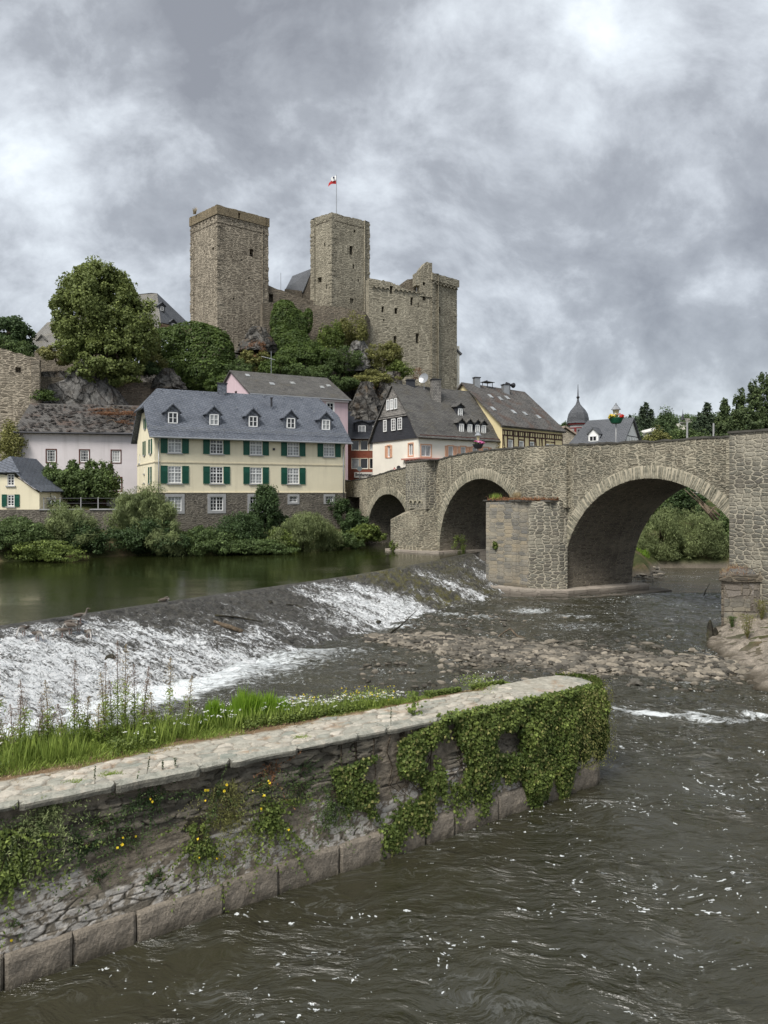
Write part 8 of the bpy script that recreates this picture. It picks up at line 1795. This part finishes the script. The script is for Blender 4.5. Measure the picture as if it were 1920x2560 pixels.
G5_ = 'bright green feathery tufts on the wall top'
for i, (px, h_, w_, f) in enumerate([(537, .62, .16, .75), (578, .42, .14, .8), (612, .72, .22, .8), (640, .60, .16, .75), (672, .58, .2, .85), (700, .45, .18, .8), (500, .30, .16, .8), (590, .40, .12, .6)]):
    t = quay_t(px, 1.9); w = strip_w(t) + (quay_width(t) - strip_w(t)) * f; b_ = QF(t, w, ztop(t)); n = 900; a = rng.uniform(0, 6.28, n); q = rng.uniform(0, 1, n) ** .5
    P = np.stack([b_.x + q * w_ * np.cos(a), b_.y + q * w_ * np.sin(a), b_.z + 0 * a], 1); o = thing('fern_tuft', 'bright green upright feathery tuft, ' + ['leftmost tall one', 'low one second from the left', 'tallest one in the middle', 'one just right of the tallest', 'wide one second from the right', 'short rightmost one', 'small one left of all the others', 'little one in front of the tallest'][i], 'plant', b_, G5_)
    blades('blades', P, h_ * (1 - .35 * q), L['lush'], o, .006, .22)
    P2 = np.repeat(P[:260], 5, 0); P2[:, 2] += rng.uniform(.15, .95, len(P2)) * h_ * np.repeat(1 - .35 * q[:260], 5); P2[:, :2] += rng.normal(0, .03, (len(P2), 2)); leaves_obj('fronds', P2, rng.normal(0, 1, (len(P2), 3)), .045, L['lush'], o, .15)
G6_ = 'tall seeding weeds on the wall top'
stem_px = [(5, 1660, .9), (55, 1740, .7), (118, 1745, .8), (128, 1700, .75), (190, 1650, .7), (205, 1720, .7), (262, 1680, .6), (272, 1655, .8), (300, 1600, .75), (312, 1610, .6), (340, 1660, .7), (352, 1665, .5), (415, 1640, .45), (98, 1790, .8), (290, 1700, .85), (225, 1740, .8), (365, 1700, .8), (30, 1760, .5), (475, 1690, .75), (160, 1760, .6), (320, 1690, .9), (245, 1760, .6), (75, 1700, .9), (140, 1780, .9), (380, 1730, .6), (10, 1790, .7)]
for i, (px, py, f) in enumerate(stem_px):
    t = quay_t(px, 1.9); w = strip_w(t) + (quay_width(t) - strip_w(t)) * f; b_ = QF(t, w, ztop(t)); top = CAMZ + (1232 - py) / FPX * b_.y; h_ = max(.4, top - b_.z); o = thing('tall_weed', ['', 'second '][0] + 'thin tall brown seeding weed ' + ['at the far left edge', 'just right of the edge, lower', 'in front of the whitest foam at left', 'with a bushy top near the left', 'slender one left of the thick cluster', 'short one beside the slender one', 'dense one at the left of the thick cluster', 'with a yellowish tip in the cluster', 'highest one in the thick cluster', 'leaning beside the highest one', 'right part of the cluster', 'darkest one in the cluster', 'standing alone right of the cluster, pink head', 'low near the left edge', 'leafy one in the cluster', 'low one between the clusters', 'green one right of the cluster', 'faint one at the left edge', 'small greyish one before the feathery tufts', 'low one left of centre', 'thick leafy one of the cluster', 'low front one left of the cluster', 'grey one near the left', 'low dense one near the left', 'low one next to the lone pink head', 'lowest one at the left edge'][i], 'plant', b_, G6_)
    ln = random.uniform(-.06, .06); mb = MB(); P_ = [b_ + Vector((ln * k_ * k_ / 9, 0, h_ * k_ / 4)) for k_ in range(5)]; mb.path(P_, [.009, .008, .006, .005, .002], 5); mb.build('stem', M['trunk'], o)
    n = 420; v = rng.uniform(.35, 1, n); Ps = np.array([list(b_)] * n); Ps[:, 2] += v * h_; Ps[:, 0] += ln * (v * 4) ** 2 / 9; sp = .09 * np.interp(v, [.35, .6, .85, 1], [.35, 1, .8, .1]); Ps[:, 0] += rng.normal(0, 1, n) * sp * .6; Ps[:, 1] += rng.normal(0, 1, n) * sp * .6
    leaves_obj('seed_head', Ps, rng.normal(0, 1, (n, 3)), .026, L['seed'] if i % 3 else L['straw'], o, .5)
    n = 230; v = rng.uniform(.02, .62, n); Ps = np.array([list(b_)] * n); Ps[:, 2] += v * h_; Ps[:, :2] += rng.normal(0, .05, (n, 2)); leaves_obj('leaves', Ps, rng.normal(0, 1, (n, 3)), .085, L['grass'], o, .2)
for i, (px, py, lab) in enumerate([(770, 1700, 'yellow flowered herb clump at the wall edge, leftmost'), (880, 1722, 'yellow flowered herb clump behind the narrow part of the wall top'), (935, 1735, 'small yellow flowered herbs near the middle of the wall top'), (1175, 1712, 'white flowered herbs at the back edge near the round end')]):
    t = quay_t(px, 1.7); w = quay_width(t) - .1; b_ = QF(t, w, ztop(t)); o = thing('flowering_herb', lab, 'plant', b_); n = 700; Ps = np.array([list(b_)] * n) + rng.normal(0, 1, (n, 3)) * [.22, .16, .0]; Ps[:, 2] += rng.uniform(0, .36, n); leaves_obj('leaves', Ps, rng.normal(0, 1, (n, 3)), .05, L['grass'], o, .3)
    n = 26; Ps = np.array([list(b_)] * n) + rng.normal(0, 1, (n, 3)) * [.24, .16, .0]; Ps[:, 2] += rng.uniform(.22, .42, n); leaves_obj('blossom', np.repeat(Ps, 3, 0), rng.normal(0, 1, (n * 3, 3)), .028, L['petal_y' if i < 3 else 'petal_w'], o, .9)
# little spikes and tufts on the slabs
for i, (px, py0, py1, lab) in enumerate([(236, 1942, 1990, 'dark budding spike on the coping, leftmost'), (365, 1915, 1960, 'dark leaning spike on the coping beside the crack'), (405, 1912, 1940, 'thin curved dark spike behind the leaning one'), (436, 1912, 1940, 'short straight dark spike right of the crack'), (975, 1778, 1825, 'dark spike on the coping in front of the ivy')]):
    t = quay_t(px, .25); b_ = QF(t, .22, ztop(t)); h_ = (py1 - py0) / FPX * b_.y * 1.05; o = thing('flower_spike', lab, 'plant', b_); mb = MB(); mb.tube(b_, b_ + Vector((.05 * (i == 1), 0, h_)), .005, .003, 5); mb.build('stem', M['trunk'], o)
    n = 60; Ps = np.array([list(b_)] * n); v = rng.uniform(.3, 1, n); Ps[:, 2] += v * h_; Ps[:, 0] += .05 * (i == 1) * v; Ps[:, :2] += rng.normal(0, .009, (n, 2)); leaves_obj('buds', Ps, rng.normal(0, 1, (n, 3)), .02, L['dark'], o, .8)
for i, (px, w, lab) in enumerate([(275, .45, 'small green moss tuft on the slabs'), (185, .40, 'dry grey green tuft on the slabs near the left'), (750, .5, 'tiny tuft between the slabs above the wall plants')]):
    t = quay_t(px, w); b_ = QF(t, w, ztop(t)); o = thing('turf_tuft', lab, 'plant', b_); n = 500; a = rng.uniform(0, 6.28, n); q = rng.uniform(0, .14, n); blades('blades', np.stack([b_.x + q * np.cos(a) * 1.5, b_.y + q * np.sin(a), b_.z + 0 * a], 1), .06, L['grass'], o, .005, .9)
t = quay_t(1040, .5); b_ = QF(t, .55, ztop(t)); o = thing('leafy_herb', 'upright broad leaved green plant growing on the slabs where the ivy begins', 'plant', b_); n = 90; Ps = np.array([list(b_)] * n); Ps[:, 2] += rng.uniform(.05, .5, n); Ps[:, :2] += rng.normal(0, .08, (n, 2)); leaves_obj('leaves', Ps, np.tile([0, -.5, .8], (n, 1)), .085, L['bright'], o, .8); mb = MB(); mb.tube(b_, b_ + Vector((0, 0, .5)), .008, .004, 5); mb.build('stem', M['trunk'], o)
# shore plants at the right
for i, (px, py, Y, s, mt_, lab) in enumerate([(1868, 1625, 32.5, .8, 'yellowish', 'spindly yellow green bush on the pale shore at the right edge'), (1905, 1560, 35.4, .7, 'yellowish', 'yellow flowering weed at the foot of the ruined pier'), (1830, 1578, 35, .4, 'mid', 'low green weed left of the ruined pier foot')]):
    b_ = at(px, py, Y); b_.z = float(H(b_.x, b_.y)); o = thing('shore_weed', lab, 'plant', b_); n = 600; Ps = np.array([list(b_)] * n); v = rng.uniform(.1, 1, n); Ps[:, 2] += v * 1.4 * s; Ps[:, :2] += rng.normal(0, .28, (n, 2)) * (v[:, None] * s); leaves_obj('leaves', Ps, rng.normal(0, 1, (n, 3)), .11, L[mt_], o, .2)
    mb = MB(); [mb.tube(b_, b_ + Vector((random.uniform(-.4, .4) * s, random.uniform(-.3, .3) * s, 1.3 * s)), .015, .005, 5) for _ in range(7)]; mb.build('stems', L['straw'], o)
bt = thing('rotten_post', 'black rotten timber stump at the shore in front of the ruined pier', 'stump', on_river(1775, 1600)); 
for dx, h_ in ((0, .95), (.25, .6), (.5, .45)): mb = MB(); p0 = Vector((bt.location.x + dx, bt.location.y, .0)); mb.lathe(p0, [(.16, -.2), (.17, .2), (.13, h_ * .7), (.04, h_)], 7); mb.build('post', M['boulder'], bt)
for (q, b, z, s, lab) in [(-19.6, 2.4, 2.0, .5, 'white flowering weed at the water line of the left bridge pier'), (-15.0, -1.5, 2.1, .8, 'leafy weed on the ledge under the middle arch'), (-4.2, 2.9, 3.1, .25, 'small fern in a joint of the big cutwater')]:
    p_ = BF(q, b, z); o = thing('pier_weed', lab, 'plant', p_); P, N, T = clumps([(p_.x, p_.y, p_.z + s * .6, s * .8, s * .6, s)], 700, 10, .4); leaves_obj('leaves', P, N, .12, L['bright'], o)
cg_ = thing('cutwater_growth', 'rusty dry plants and grass tufts growing on top of the big cutwater', 'plant', BF(-3, 1, 6.5)); P = []
for _ in range(2600):
    q = rng.uniform(-5.4, -.4); lim = np.interp(q, [-5.5, -5, -1.64, -.3], [1.6, 3.0, 1.9, .1]); b = lim * rng.uniform(.55, 1.03) if q > -1.8 or rng.random() < .7 else rng.uniform(0, lim); P.append(list(BF(q, b, 6.46 + abs(rng.normal(0, .10)))))
leaves_obj('rusty_mat', np.array(P), np.tile([0, -.3, 1.], (len(P), 1)), .16, L['rust'], cg_, .25)
for q, b, h_ in ((-4.8, 2.4, .5), (-3.2, 1.8, .6)): P = np.array([list(BF(q + rng.normal(0, .18), b + rng.normal(0, .15), 6.45)) for _ in range(160)]); blades('grass_tuft', P, h_, L['straw'] if q > -4 else L['grass'], cg_, .015, .4)
# scattered weeds on parapets
P = np.array([list(at(rng.uniform(483, 490), 520 + rng.uniform(-2, 12), 113.5)) for _ in range(120)]); P[:, 2] = 49.75
tg_ = thing('parapet_shrub', 'little dry shrub growing on the left parapet of the massive castle tower', 'plant', at(486, 532, 113)); blades('twigs', P[:60], 1.0, L['straw'], tg_, .03, .5)
